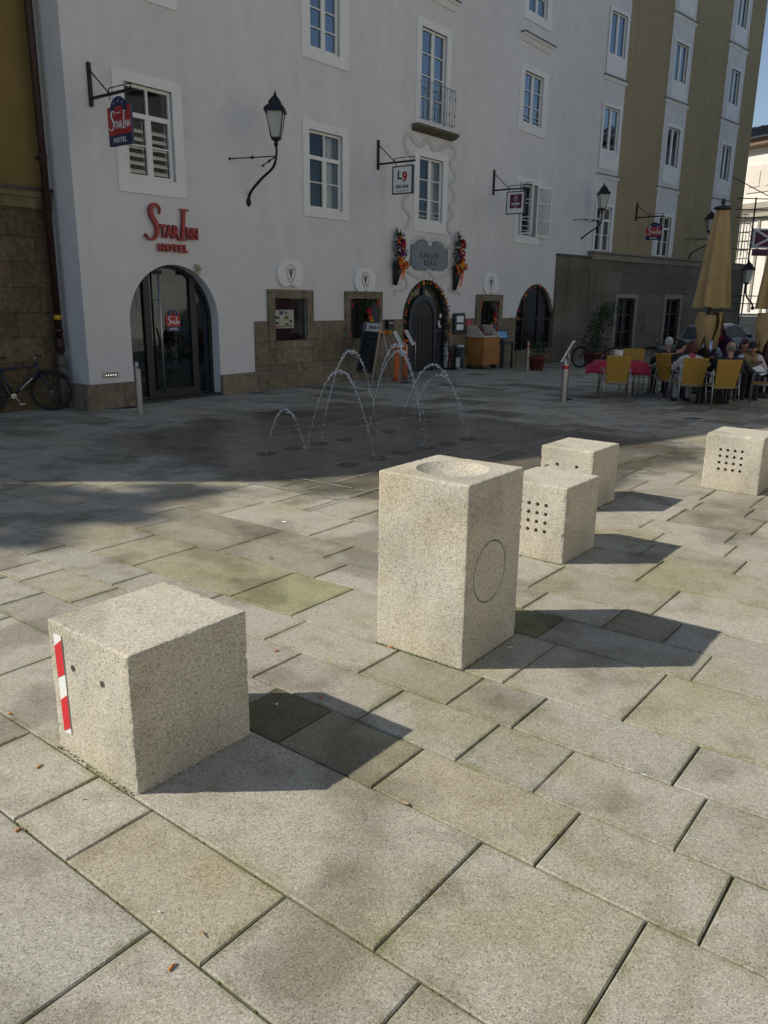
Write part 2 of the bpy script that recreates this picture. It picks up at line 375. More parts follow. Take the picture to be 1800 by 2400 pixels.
# ------------------------------------------------------------------ ground sheet and paving
SA = 52.2; A_ = Vector((math.cos(R(SA)), math.sin(R(SA)), 0)); B_ = Vector((math.sin(R(SA)), -math.cos(R(SA)), 0))
def skew(a): return .045*smooth((a-1.8)/2.2)
def ABp(a, b): return A_*(a+skew(a)*(b+2.0)) + B_*b
mb = MB(); n = 60
xs = [-300, -120, -60]+[-30+i*1.5 for i in range(61)]+[90, 180, 300]; ys = [-300, -100, -40]+[-10+i*1.5 for i in range(60)]+[110, 200, 500]
vs = [(x, y, gz(x, y)-.011) for y in ys for x in xs]; W_ = len(xs)
mb.add(vs, [(j*W_+i, j*W_+i+1, (j+1)*W_+i+1, (j+1)*W_+i) for j in range(len(ys)-1) for i in range(W_-1)])
tag(mb.build('ground', K['joint']), kind='structure')
fixed = {0: [-3.0, -1.93, -1.11, -.35], 1: [-3.41, -2.84, -2.46, -1.69, -1.11, -.3], 2: [-4.1, -2.95, -1.30, -.65, .2], 3: [-5.09, -4.2, -2.81, -2.43, -1.86, -1.08, -.48, .3],
         4: [-5.76, -5.43, -4.77, -4.0, -3.01, -2.27, -1.69, -1.3, -.7, .1], 5: [-5.97, -4.86, -4.1, -3.32, -2.59, -2.01, -1.63, -.85, 0], 6: [-6.62, -5.65, -5.1, -4.03, -3.46, -2.6, -1.9, -1.23, -.4],
         7: [-6.48, -5.93, -4.89, -3.84, -3.2, -2.04, -1.1, -.3], 8: [-6.23, -4.89, -4.1, -3.2, -2.34, -1.79, -1.4, -.6], 9: [-2.5, -1.61, -.7], 10: [-2.9, -1.94, -1.0]}
rows = [.55, 1.26, 1.65, 2.33, 2.73, 3.14, 3.53, 4.19, 4.59, 4.98, 5.60, 6.22]
ra = random.Random(3); pre = [.55]
while pre[0] > -9: pre.insert(0, pre[0]-ra.choice([.4, .65, .65, .4]))
a = 6.22
while a < 47: a += ra.choice([.41, .41, .62, .66, .4]); rows.append(a)
off = len(pre)-1; rows = pre[:-1]+rows
FQ = [G(437, 1072), G(833, 1160), G(1480, 1035), G(930, 985)]      # inner edge of the fountain field
fa0, fa1, fb0, fb1 = 6.62, 11.3, -8.1, -5.79
mb = MB(); tint = []; wet = []; edge = []
FC = G(800, 1035)
def wetness(P):
    p = (P-A_*P.dot(A_)).dot(B_); q = P.dot(A_)
    dx = max(0, abs(p+6.8)-2.8)/1.5; dy = max(0, abs(q-9.0)-2.3)/1.2
    return 1-min(1, math.hypot(dx, dy))*.95
def add_slab(a0, a1, b0, b1, g=.004, dz=0.0):
    c = ABp((a0+a1)/2, (b0+b1)/2)
    if c.y < -8 or c.y > 60: return
    jit = lambda: ra.uniform(-.002, .002)
    z = gz(c.x, c.y)+ra.uniform(-.0015, .0015)+dz
    P = [ABp(a0+g+jit(), b0+g+jit()), ABp(a0+g+jit(), b1-g+jit()), ABp(a1-g+jit(), b1-g+jit()), ABp(a1-g+jit(), b0+g+jit())]
    bv = .006; cc = sum(P, Vector())/4
    near = c.length < 11
    top = []
    for p in P:
        d = cc-p; top.append(p+Vector((math.copysign(1, d.dot(A_))*A_.x*bv+math.copysign(1, d.dot(B_))*B_.x*bv, math.copysign(1, d.dot(A_))*A_.y*bv+math.copysign(1, d.dot(B_))*B_.y*bv, 0)))
    def zz(p, h): return Vector((p.x, p.y, gz(p.x, p.y)+(z-gz(c.x, c.y))+h))
    k = len(mb.v)
    mb.add([zz(p, -.03) for p in P]+[zz(p, -.005) for p in P]+[zz(p, 0) for p in top]+[zz(p+(cc-p).normalized()*.06, 0) for p in top], [(i, (i+1) % 4, (i+1) % 4+4, i+4) for i in range(4)]+[(i+4, (i+1) % 4+4, (i+1) % 4+8, i+8) for i in range(4)]+[(8+i, 8+(i+1) % 4, 12+(i+1) % 4, 12+i) for i in range(4)]+[(12, 13, 14, 15)])
    edge.extend([1.0]*12+[0.0]*4)
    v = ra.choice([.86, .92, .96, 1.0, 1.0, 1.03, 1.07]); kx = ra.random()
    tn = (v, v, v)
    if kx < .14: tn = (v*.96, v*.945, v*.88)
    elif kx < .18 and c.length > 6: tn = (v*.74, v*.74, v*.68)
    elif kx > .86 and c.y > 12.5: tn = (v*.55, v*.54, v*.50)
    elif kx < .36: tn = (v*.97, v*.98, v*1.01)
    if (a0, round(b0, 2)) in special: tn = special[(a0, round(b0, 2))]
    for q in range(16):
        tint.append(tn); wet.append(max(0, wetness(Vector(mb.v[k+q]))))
special = {(3.53, -4.03): (.80, .84, .60), (3.53, -5.1): (.86, .84, .68), (3.53, -5.65): (.9, .88, .76), (2.33, -2.81): (.40, .39, .29), (2.33, -2.43): (.70, .69, .58), (4.19, -3.2): (.52, .56, .36), (4.59, -1.79): (.68, .68, .58), (2.33, -1.86): (.97, .93, .85), (1.65, -2.95): (1.04, 1.03, 1.02), (1.26, -2.46): (.98, .94, .86)}
for i in range(len(rows)-1):
    a0, a1 = rows[i], rows[i+1]; fx = fixed.get(i-off)
    lo, hi = -24.0, 24.0; js = list(fx) if fx else [ra.uniform(-1, 0)]
    b = js[0]
    while b > lo: b -= ra.choice([.5, .62, .75, .95, 1.15]); js.insert(0, b)
    b = js[-1]
    while b < hi: b += ra.choice([.5, .62, .75, .95, 1.15]); js.append(b)
    for b0, b1 in zip(js, js[1:]):
        am, bm_ = (a0+a1)/2, (b0+b1)/2
        mp = ABp(am, bm_); q = (mp-M.P); un = q.dot(M.e); nn = q.dot(M.o)
        if nn < -1.6 and un < BEND: continue
        inA = a1 > fa0-.5 and a0 < fa1+.5
        if inA and b1 > fb0-.55 and b0 < fb1+.55:      # clip against the fountain field
            if a1 > fa0-.5+.05 and a0 < fa1+.5-.05 and b0 >= fb0-.55 and b1 <= fb1+.55: 
                if a0 >= fa0-.5 and a1 <= fa1+.5: continue
                if a0 < fa0-.5: add_slab(a0, fa0-.5, b0, b1); continue
                add_slab(fa1+.5, a1, b0, b1); continue
            if b0 < fb0-.55: add_slab(a0, a1, b0, fb0-.55)
            if b1 > fb1+.55: add_slab(a0, a1, fb1+.55, b1)
            if a0 < fa0-.5: add_slab(a0, fa0-.5, max(b0, fb0-.55), min(b1, fb1+.55))
            if a1 > fa1+.5: add_slab(fa1+.5, a1, max(b0, fb0-.55), min(b1, fb1+.55))
            continue
        add_slab(a0, a1, b0, b1)
# fountain field: border strips and large plates
def strip_ab(a0, a1, b0, b1, na, nb, g=.005):
    for i in range(na):
        for j in range(nb): add_slab(a0+(a1-a0)*i/na, a0+(a1-a0)*(i+1)/na, b0+(b1-b0)*j/nb, b0+(b1-b0)*(j+1)/nb, g)
strip_ab(fa0-.5, fa0, fb0-.55, fb1+.55, 1, 4); strip_ab(fa1, fa1+.5, fb0-.55, fb1+.55, 1, 4)
strip_ab(fa0, fa1, fb0-.55, fb0, 4, 1); strip_ab(fa0, fa1, fb1, fb1+.55, 4, 1); strip_ab(fa0, fa1, fb0, fb1, 3, 3)
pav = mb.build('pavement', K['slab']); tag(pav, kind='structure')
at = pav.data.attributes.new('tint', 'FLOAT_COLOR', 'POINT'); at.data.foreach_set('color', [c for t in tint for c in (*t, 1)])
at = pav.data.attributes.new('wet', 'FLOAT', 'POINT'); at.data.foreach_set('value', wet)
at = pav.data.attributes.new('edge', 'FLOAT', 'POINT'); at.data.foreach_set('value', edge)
mb = MB()      # pale lime lines along the border of the fountain field
def pale(a0, b0_, a1, b1_):
    p, q = ABp(a0, b0_), ABp(a1, b1_); d = (q-p).normalized(); x = Vector((-d.y, d.x, 0))*.008; n_ = 30
    for i in range(n_):
        s0, s1 = p.lerp(q, i/n_), p.lerp(q, (i+1)/n_)
        if ra.random() < .85: mb.add([Vector((v.x, v.y, gz(v.x, v.y)+.0045)) for v in (s0-x, s1-x, s1+x, s0+x)], [(0, 1, 2, 3)])
for a_ in (fa0-.5, fa0, fa1, fa1+.5): pale(a_, fb0-.55, a_, fb1+.55)
for b_ in (fb0-.55, fb0, fb1, fb1+.55): pale(fa0-.5, b_, fa1+.5, b_)
tag(mb.build('border_line', mat('lime_joint', (.40, .38, .33), .8, nscale=9, namp=.5)), kind='structure')
# slot drain running across the plaza
mb = MB(); p0, p1 = G(1060, 955), G(1440, 902); d = (p1-p0); d.z = 0; d = d.normalized(); x = Vector((-d.y, d.x, 0))*.02
q0 = p0-d*.5; q1 = p1+d*3; zt = .004; q0.z = q1.z = 0
mb.add([(q0-x)+Vector((0, 0, gz(q0.x, q0.y)+zt)), (q1-x)+Vector((0, 0, gz(q1.x, q1.y)+zt)), (q1+x)+Vector((0, 0, gz(q1.x, q1.y)+zt)), (q0+x)+Vector((0, 0, gz(q0.x, q0.y)+zt))], [(0, 1, 2, 3)])
tag(mb.build('drain', K['black']), kind='structure')

# ------------------------------------------------------------------ windows
def curtain_mb(fr, u0, u1, z0, z1, n, wave=.03):
    mb = MB(); k = max(4, int((u1-u0)/.06)); vs = []
    for i in range(k+1):
        u = u0+(u1-u0)*i/k; nn = n+(wave if i % 2 else -wave)*.6; vs += [fr.pt(u, z0, nn), fr.pt(u, z1, nn)]
    return mb.add(vs, [(2*i, 2*i+2, 2*i+3, 2*i+1) for i in range(k)])
def window(parent, fr, outer, inner, bars=(3,), transom=None, style='', sur=True, label=None, proud=.03, rec=.055, surmat=None, curt=True):
    u0, u1, z0, z1 = outer; a0, a1, b0, b1 = inner
    f = MB(); f.fwall(fr, rectp(u0, u1, z0, z1), [rectp(a0, a1, b0, b1)], proud, rec+proud)
    if sur:
        P = rectp(u0, u1, z0, z1)
        f.add([fr.pt(u, z, proud) for u, z in P]+[fr.pt(u, z, -.01) for u, z in P], [(i+4, (i+1) % 4+4, (i+1) % 4, i) for i in range(4)])
    wn = f.build('window', surmat or K['trim'], parent, label=label)
    s = MB(); t = .055; d0, d1 = -rec-.04, -rec+.015
    def bar(x0, x1, y0, y1, k=0): s.fbox(fr, x0, x1, y0, y1, d0+k, d1+k)
    bar(a0, a1, b0, b0+t); bar(a0, a1, b1-t, b1); bar(a0, a0+t, b0+t, b1-t); bar(a1-t, a1, b0+t, b1-t)
    mid = (a0+a1)/2; zt = transom if transom else b1-t
    bar(mid-.04, mid+.04, b0+t, zt, .006)
    if transom:
        bar(a0+t, a1-t, zt-.04, zt+.04, .012); bar(mid-.02, mid+.02, zt+.04, b1-t)
    for x0, x1 in ((a0+t, mid-.04), (mid+.04, a1-t)):
        s.fbox(fr, x0, x0+.02, b0+t, zt-.04, d0+.01, d1+.004); s.fbox(fr, x1-.02, x1, b0+t, zt-.04, d0+.01, d1+.004)
        for k in range(1, bars[0]):
            z = b0+t+(zt-b0-t)*k/bars[0]; s.fbox(fr, x0+.02, x1-.02, z-.012, z+.012, d0+.01, d1+.002)
    s.build('window_frame', K['frame'], wn)
    MB().add([fr.pt(a0+.02, b0+.02, -rec-.02), fr.pt(a1-.02, b0+.02, -rec-.02), fr.pt(a1-.02, b1-.02, -rec-.02), fr.pt(a0+.02, b1-.02, -rec-.02)], [(0, 1, 2, 3)]).build('pane', K['pane_high'] if z0 > 6 else K['pane'], wn)
    bk = MB(); bk.fwall(fr, rectp(a0-.02, a1+.02, b0-.02, b1+.02), [], -rec-.45)
    P = rectp(a0-.02, a1+.02, b0-.02, b1+.02)
    bk.add([fr.pt(u, z, -rec-.05) for u, z in P]+[fr.pt(u, z, -rec-.45) for u, z in P], [(i, (i+1) % 4, (i+1) % 4+4, i+4) for i in range(4)])
    bk.build('room', K['dark'], wn)
    if style == 'louvre':
        lv = MB()
        for x0, x1 in ((a0+t+.03, mid-.07), (mid+.07, a1-t-.03)):
            z = b0+.12
            while z < zt-.1: lv.box(fr.pt(x0, z, -rec-.07), fr.e*(x1-x0), fr.o*.03+Vector((0, 0, -.035)), Vector((0, 0, .03))); z += .135
            lv.fbox(fr, x0-.012, x0, b0+.08, zt-.06, -rec-.10, -rec-.07); lv.fbox(fr, x1, x1+.012, b0+.08, zt-.06, -rec-.10, -rec-.07)
        lv.build('louvre', K['frame'], wn)
    elif curt:
        wd = (a1-a0)
        cm = curtain_mb(fr, a0+.03, a0+.03+wd*random.uniform(.12, .2), b0+.03, b1-.03, -rec-.2)
        c2 = curtain_mb(fr, a1-.03-wd*random.uniform(.2, .32), a1-.03, b0+.03, b1-.03, -rec-.2)
        cm.build('curtain', K['curtain'], wn); c2.build('curtain', K['curtain'], wn)
    if style == 'rails':
        rr = MB()
        for k in (.12, .24): rr.tube([fr.pt(a0+.02, b0+k, .0-.04), fr.pt(a1-.02, b0+k, -.04)], .011, 6)
        rr.build('guard_rail', K['frame'], wn)
    return wn
def S4(t): return tuple(v*1.28 for v in t)

# ---- white hotel front
hotel = empty('white_building', M.pt(0, 0, 0), 'tall white plastered hotel front with arched doors and stone plinth', 'building')
CL = -3.1
wins = []   # outer, inner
def W(o, i, **k): wins.append((M, S4(o), S4(i), k))
W((-1.73, -.59, 2.94, 4.48), (-1.56, -.76, 3.15, 4.34), bars=(2,), transom=3.95*1.28, style='louvre', label='window with white slatted shutters behind the hotel sign')
W((1.93, 3.11, 2.91, 4.45), (2.08, 2.95, 3.05, 4.31), bars=(2,), transom=3.88*1.28)
W((5.15, 6.34, 2.88, 4.44), (5.32, 6.18, 3.09, 4.31), bars=(3,), style='rails')
W((-1.75, -.59, 5.40, 6.95), (-1.56, -.76, 5.58, 6.8), bars=(3,))
W((1.93, 3.11, 5.38, 6.95), (2.13, 2.88, 5.56, 6.8), bars=(4,))
W((5.15, 6.35, 4.90, 6.77), (5.31, 6.19, 4.97, 6.63), bars=(4,), label='tall french window with small iron balcony')
W((9.25, 10.63, 5.39, 6.83), (9.46, 10.41, 5.59, 6.70), bars=(3,), style='rails')
W((9.25, 10.60, 7.74, 9.2), (9.46, 10.39, 7.93, 9.05), bars=(3,))
W((5.15, 6.35, 7.7, 9.2), (5.31, 6.19, 7.9, 9.05), bars=(3,))
def W2(o, i, **k): wins.append((M2, o, i, k))
openw = (S4((9.31, 10.66, 2.88, 4.41)), S4((9.52, 10.43, 3.06, 4.28)))
AR = {'door1': (-.88*1.28, 1.05, 1.18*1.28, -.02, None), 'door2': (5.72*1.28, 1.11, 1.06*1.28, -.25, 1.11), 'arch3': (10.72*1.28, 1.38, .85*1.28, .32, 1.38)}
holes = []; h2 = []
for fr, o, i, k in wins: (holes if fr is M else h2).append(rectp(*i))
holes.append(rectp(*openw[1]))
for k, (uc, r, zs, zb, rz) in AR.items(): holes.append(archp(uc, r, zs, zb, 28, rz))
NI = {'n1': S4((1.16, 1.96, .82, 1.53)), 'n2': S4((3.15, 4.03, .79, 1.53)), 'n3': S4((7.90, 8.74, .78, 1.50))}
for v in NI.values(): holes.append(rectp(*v))
# the front wall, with door arches open to the ground: bottoms of the arches are cut slightly above the wall's lower edge
HT = 19.0
wall = MB(); wall.fwall(M, rectp(CL, BEND, -.5, HT), holes, 0, .3)
stripsM2 = dict(A=(-.05, 3.12), B=(6.2, 7.95), C=(11.2, 12.95))
whole = []
zA = [(3.71, 5.24), (7.11, 8.51), (10.14, 11.46), (13.1, 14.4)]
def wn2(u0, u1, zs, sur):
    for z0, z1 in zs: whole.append((M2, (u0-sur, u1+sur, z0-(.62 if z0 > 5 else .0), z1+.12), (u0, u1, z0, z1), dict(bars=(1,) if z0 > 5 else (2,), transom=None if z0 > 5 else z1-.45, sur=False, proud=.022)))
wn2(1.88, 2.92, zA, .14); wn2(6.58, 7.6, zA, .14); wn2(11.6, 12.52, zA, .14)
h2 = [rectp(*i) for _, o, i, k in whole if i[0] < 5]
wall.fwall(M2, rectp(0, 3.14, -.5, HT), h2, 0, .3)
# left return into the gap beside the ochre house
c0 = M.pt(CL, -.5, 0); wall.add([c0, c0-M.o*.9, c0-M.o*.9+Vector((0, 0, HT+.5)), c0+Vector((0, 0, HT+.5))], [(0, 1, 2, 3)])
wall.add([M.pt(CL, HT, 0), M.pt(BEND, HT, 0), M.pt(BEND, HT, -11), M.pt(CL, HT, -11)], [(0, 1, 2, 3)])
wall.fbox(M, CL+.002, BEND, -.5, HT-.01, -11, -1.75)
wall.build('wall', K['white'], hotel)
for fr, o, i, k in wins: window(hotel, fr, o, i, **k)
for fr, o, i, k in whole:
    if i[0] < 5: window(hotel, fr, o, i, **k)
# window ledges over the upper windows
def ledge(parent, fr, u0, u1, z, d=.15, hh=.19):
    s = MB(); s.poly([fr.pt(u0, z, 0), fr.pt(u0, z, d), fr.pt(u0, z-hh*.25, d), fr.pt(u0, z-hh*.45, d*.6), fr.pt(u0, z-hh, .03), fr.pt(u0, z-hh, 0)], fr.e*(u1-u0))
    o = s.build('window_ledge', K['trim'], parent)
    MB().fbox(fr, u0-.03, u1+.03, z, z+.025, -.0+.001, d+.03).build('lead_cover', K['anth'], o)
for a, b, z in ((9.2, 10.7, 7.42), (5.1, 6.45, 7.28), (1.88, 3.16, 7.3)): ledge(hotel, M, a*1.28, b*1.28, z*1.28)
for z in (6.29, 9.44, 12.35): ledge(hotel, M2, 1.66, 3.2, z, .07, .11)
# open window with casements swung out
(u0, u1, z0, z1), inn = openw
f = MB(); f.fwall(M, rectp(u0, u1, z0, z1), [rectp(*inn)], .03, .13); P = rectp(u0, u1, z0, z1)
f.add([M.pt(u, z, .03) for u, z in P]+[M.pt(u, z, -.01) for u, z in P], [(i+4, (i+1) % 4+4, (i+1) % 4, i) for i in range(4)])
ow = f.build('window', K['trim'], hotel, label='open window with both casements swung outward')
f = MB(); a0, a1, b0, b1 = inn
f.fwall(M, rectp(a0, a1, b0, b1), [rectp(a0+.1, a1-.1, b0+.06, b1-.06)], -.16, .06); f.fbox(M, (a0+a1)/2-.03, (a0+a1)/2+.03, b0+.06, b1-.06, -.24, -.2)
for k in (1, 2): f.fbox(M, a0+.1, a1-.1, b0+(b1-b0)*k/3-.012, b0+(b1-b0)*k/3+.012, -.23, -.21)
for k in (.18, .32): f.tube([M.pt(a0+.05, b0+k, -.05), M.pt(a1-.05, b0+k, -.05)], .013, 6)
f.build('window_frame', K['frame'], ow)
bk = MB(); bk.fwall(M, rectp(a0-.02, a1+.02, b0-.02, b1+.02), [], -.6); P = rectp(a0-.02, a1+.02, b0-.02, b1+.02)
bk.add([M.pt(u, z, -.24) for u, z in P]+[M.pt(u, z, -.6) for u, z in P], [(i, (i+1) % 4, (i+1) % 4+4, i+4) for i in range(4)]); bk.build('room', K['dark'], ow)
def casement(hinge_u, dirv, wd, lab):
    c = MB(); o = M.pt(hinge_u, b0+.02, .04); h = b1-b0-.04; d = dirv.normalized(); nn = Vector((-d.y, d.x, 0))*.035
    def bx(x0, x1, y0, y1): c.box(o+d*x0+Vector((0, 0, y0)), d*(x1-x0), nn, Vector((0, 0, y1-y0)))
    bx(0, .045, 0, h); bx(wd-.045, wd, 0, h); bx(.045, wd-.045, 0, .05); bx(.045, wd-.045, h-.05, h)
    for k in (1, 2): bx(.045, wd-.045, h*k/3-.014, h*k/3+.014)
    cs = c.build('casement', K['frame'], ow, label=lab)
    p = MB(); q = o+nn*.5; p.add([q+d*.04+Vector((0, 0, .04)), q+d*(wd-.04)+Vector((0, 0, .04)), q+d*(wd-.04)+Vector((0, 0, h-.04)), q+d*.04+Vector((0, 0, h-.04))], [(0, 1, 2, 3)])
    p.build('pane', K['pane'], cs)
casement(a1-.02, M.e*.93+M.o*.36, .62, 'right casement folded almost flat to the wall')
casement(a0+.02, -M.e*.35+M.o*.9, .56, 'left casement standing out from the wall')
# plinth, stone bands and the corner footing
pl = MB()
gw = lambda u: gz(*M.pt(u, 0, .1)[:2])
pl.poly([M.pt(CL-.12, -.3, .13), M.pt(CL-.12, .44, .13), M.pt(CL-.1, .48, .06), M.pt(CL-.1, .48, 0), M.pt(CL-.12, -.3, 0)], M.e*.001)
pl.v = []; pl.f = []; pl.sm = []
def band(u0, u1, z0, z1, n): pl.fbox(M, u0, u1, z0, z1, 0.001, n)
band(CL-.14, -2.22, -.4, .44, .15); pl.fbox(M, CL-.14, CL-.001, -.4, .44, -.9, .001)
band(-.10, .90, -.4, .41, .10); band(.90, 3.9, -.4, .41, .12); band(3.9, AR['door2'][0]-1.13, -.4, .28, .07)
jn = AR['door2'][0]+1.13
band(jn, AR['arch3'][0]-1.38, -.5, .30, .09); band(AR['arch3'][0]-1.38, AR['arch3'][0]+1.42, -.5, .34, .12)
plo = pl.build('plinth', K['oldstone'], hotel, bevel=.02)
up = MB()
def wallband(u0, u1, z0, z1, hs): up.fwall(M, rectp(u0, u1, z0, z1), hs, .035, .03); P = rectp(u0, u1, z0, z1); up.add([M.pt(u, z, .035) for u, z in P]+[M.pt(u, z, -.01) for u, z in P], [(i+4, (i+1) % 4+4, (i+1) % 4, i) for i in range(4)])
wallband(.9, 1.29, .3, 1.475, []); wallband(1.29, 2.71, .3, .88, []); wallband(2.71, 3.86, .3, 1.455, []); wallband(3.86, 5.29, .2, .86, []); wallband(5.29, AR['door2'][0]-1.115, .2, 1.445, [])
up.build('stone_band', K['oldstone'], hotel); up = MB()
wallband(jn-.015, 9.84, .1, 1.42, []); wallband(9.84, 11.4, .1, .94, []); wallband(11.4, AR['arch3'][0]-1.385, .1, 1.40, [])
up.build('stone_band', K['oldstone'], hotel)
for nm, o in (('n1', S4((1.01, 2.12, .685, 1.675))), ('n2', S4((3.01, 4.13, .67, 1.665))), ('n3', S4((7.70, 8.91, .74, 1.645)))):
    i = NI[nm]; s = MB(); s.fwall(M, rectp(*o), [rectp(*i)], .06, .3); P = rectp(*o)
    s.add([M.pt(u, z, .06) for u, z in P]+[M.pt(u, z, -.01) for u, z in P], [(i2+4, (i2+1) % 4+4, (i2+1) % 4, i2) for i2 in range(4)])
    so2 = s.build('stone_window_surround', K['oldstone'], hotel, label={'n1': 'smooth stone surround of the poster case', 'n2': 'rough stone surround of a dark window left of the inn door', 'n3': 'rough stone surround of a dark window right of the inn door'}[nm])
    b = MB(); b.fwall(M, rectp(i[0]-.02, i[1]+.02, i[2]-.02, i[3]+.02), [], -.22)
    b.build('back_panel', mat('maroon_board', (.055, .008, .022), .25) if nm == 'n1' else K['dark'], so2)
    if nm == 'n1':
        MB().add([M.pt(i[0], i[2], -.03), M.pt(i[1], i[2], -.03), M.pt(i[1], i[3], -.03), M.pt(i[0], i[3], -.03)], [(0, 1, 2, 3)]).build('pane', K['pane'], so2)
    else:
        g = MB()
        for k in range(1, 4): g.fbox(M, i[0]+(i[1]-i[0])*k/4-.01, i[0]+(i[1]-i[0])*k/4+.01, i[2], i[3], -.2, -.18)
        g.build('window_grille', K['iron'], so2)
# hotel entrance: dark metal frames and glass in the big arch
def arch_door(key, name, lab, rec, mats, ft=.07):
    uc, r, zs, zb, rz = AR[key]; o = archp(uc, r+.01, zs, zb, 28, (rz or r)+.01); i = archp(uc, r-ft, zs, zb+.001+(.1 if key == 'door1' else .05), 28, (rz or r)-ft)
    s = MB(); s.fwall(M, o, [i], -rec, .06); return s
uc, r, zs, zb, _ = AR['door1']
s = arch_door('door1', '', '', .22, None)
mu = [M.px(349, 800, -.22)[0], M.px(455, 790, -.22)[0]]
for m_ in mu:
    zt = zs+math.sqrt(max(0, r*r-(m_-uc)**2)); s.fbox(M, m_-.07, m_+.07, .08, zt, -.24, -.20)
s.fbox(M, mu[0]+.07, mu[1]-.07, .08, .2, -.245, -.205); s.fbox(M, uc-r, uc+r, -.02, .05, -.3, .02)
d1 = s.build('entrance_door', K['anth'], hotel, label='arched glass hotel entrance with dark metal frame')
s = MB(); s.fwall(M, archp(uc, r-.02, zs, .03, 28), [], -.25); s.build('pane', K['doorglass'], d1)
s = MB(); a = M.px(372, 631, -.1); b = M.px(392, 935, -.1); s.tube([M.pt(a[0], a[1]-.06, -.13), M.pt(a[0]+.0, .12, -.13)], .02, 8)
for z in (.5, 1.9): s.tube([M.pt(a[0], z, -.13), M.pt(a[0], z, -.21)], .012, 6)
s.build('pull_handle', K['steel'], d1)
s = MB(); s.fwall(M, archp(uc, r+.02, zs, -.05, 28), [], -1.6); s.fbox(M, uc-r-.1, uc+r+.1, -.1, .0, -1.6, -.3)
s.build('lobby', mat('lobby_wall', (.07, .085, .075), .8, nscale=2, namp=.4), d1)
s = MB()
for k in range(9): z = .45+k*.13; s.fbox(M, mu[0]+.12, mu[1]-.1, z, z+.05, -.75, -.7)
s.build('wooden_slats', mat('slat_wood', (.03, .025, .02), .6), d1)
s = MB(); s.fwall(M, rectp(mu[0]+.3, mu[1]-.12, 1.85, 2.25), [], -.6); s.fwall(M, rectp(mu[1]+.22, mu[1]+.42, 1.35, 1.95), [], -.65); s.build('poster', mat('pale_poster', (.45, .47, .45), .6, nscale=5, namp=.5), d1)
def hotel_logo(parent, fr, u0, u1, z0, z1, n, plane=None, th=.01):
    """red and navy shop emblem drawn in a box; parts are added to parent"""
    wd, h = u1-u0, z1-z0; X = fr.e*1.0; Y = Vector((0, 0, 1)); O = fr.pt(u0, z0, n)
    Z = X.cross(Y)
    dome = [(wd*.5+wd*.36*math.cos(math.pi*k/12), h*.80+wd*.30*math.sin(math.pi*k/12)) for k in range(13)]
    red = [(0, h*.24), (wd, h*.24), (wd, h*.86), (0, h*.86)]
    def flat(pts, z, t): return MB().poly([O+X*p[0]+Y*p[1]+Z*z for p in pts], Z*t)
    flat([(0, 0), (wd, 0), (wd, h*.24), (0, h*.24)], 0, th).build('logo_foot', K['navy'], parent)
    flat(red, 0, th).build('logo_field', K['red'], parent)
    flat([(wd*.14, h*.72)]+[(wd*.86, h*.72)]+dome, .002, th).build('logo_dome', K['navy'], parent)
    flat([(wd*.24, h*.62), (wd*.76, h*.62), (wd*.64, h*.86), (wd*.36, h*.86)], .004, th).build('logo_centre', K['red'], parent)
    t = place(text_mesh('HOTEL', h*.15, .002, space=1.15, offset=.002), O+X*wd*.5+Y*h*.07+Z*(th+.004), X, Y)
    place(text_mesh('Premium', h*.05, .002), O+X*wd*.5+Y*h*.70+Z*(th+.008), X, Y, t)
    starinn(lambda mb: place(mb, O+X*wd*.06+Y*h*.36+Z*(th+.004), X*wd*.88, Y*wd*.88, t))
    for k, (sx_, sy_) in enumerate(((.32, .93), (.5, .97), (.68, .93))):
        st = [(wd*sx_+wd*.03*(1 if q % 2 == 0 else .4)*math.sin(q*math.pi/5), h*sy_+wd*.03*(1 if q % 2 == 0 else .4)*math.cos(q*math.pi/5)) for q in range(10)]
        t.poly([O+X*p[0]+Y*p[1]+Z*(th+.004) for p in st], Z*.002)
    t.build('lettering', K['wpaint'], parent)
def starinn(emit_, split=False):
    """STAR INN in unit width: swash S, slanted tall I, small capitals"""
    def bez(P, n=8):
        out = []
        for i in range(0, len(P)-3, 3):
            for k in range(n+(1 if i+3 >= len(P)-1 else 0)):
                t = k/n; a, b, c, d = P[i:i+4]; out.append(tuple((1-t)**3*a[j]+3*(1-t)**2*t*b[j]+3*(1-t)*t*t*c[j]+t**3*d[j] for j in (0, 1)))
        return out
    s = bez([(.30, .40), (.31, .47), (.27, .50), (.23, .50), (.13, .50), (.10, .40), (.16, .31), (.22, .22), (.27, .17), (.22, .06), (.19, -.02), (.07, -.05), (.01, .04)])
    n = len(s); wd = [.02+.055*math.sin(math.pi*min(1, max(0, (i/n)*1.0)))**1.3 for i in range(n)]
    out = MB(); ribbon(out, s, wd, .004); ribbon(out, [(.285, .37), (.315, .44)], .018, .004); ribbon(out, [(.0, .05), (.045, .015)], .04, .004)
    out.poly([(.685, .02, 0), (.745, .02, 0), (.80, .46, 0), (.74, .46, 0)], (0, 0, .004)); ribbon(out, [(.64, .01), (.79, .01)], .025, .0045); ribbon(out, [(.70, .47), (.86, .47)], .025, .0045)
    for tx, x0, sz, sxx in (('TAR', .285, .27, .72), ('NN', .80, .25, .62)):
        t = text_mesh(tx, sz, .002, space=.98, offset=.009, align='LEFT', sx=sxx); out.add([(p[0]+x0, p[1]+.03, p[2]+.002) for p in t.v], t.f)
    emit_(out); return out
def logo_part(): pass
a = M.rect(389, 728+50, 422, 779, -.245); lg = MB(); lg.fbox(M, M.px(389, 750, -.24)[0]-.0, M.px(422, 750, -.24)[0], M.px(405, 777, -.24)[1], M.px(405, 735, -.24)[1], -.247, -.243)
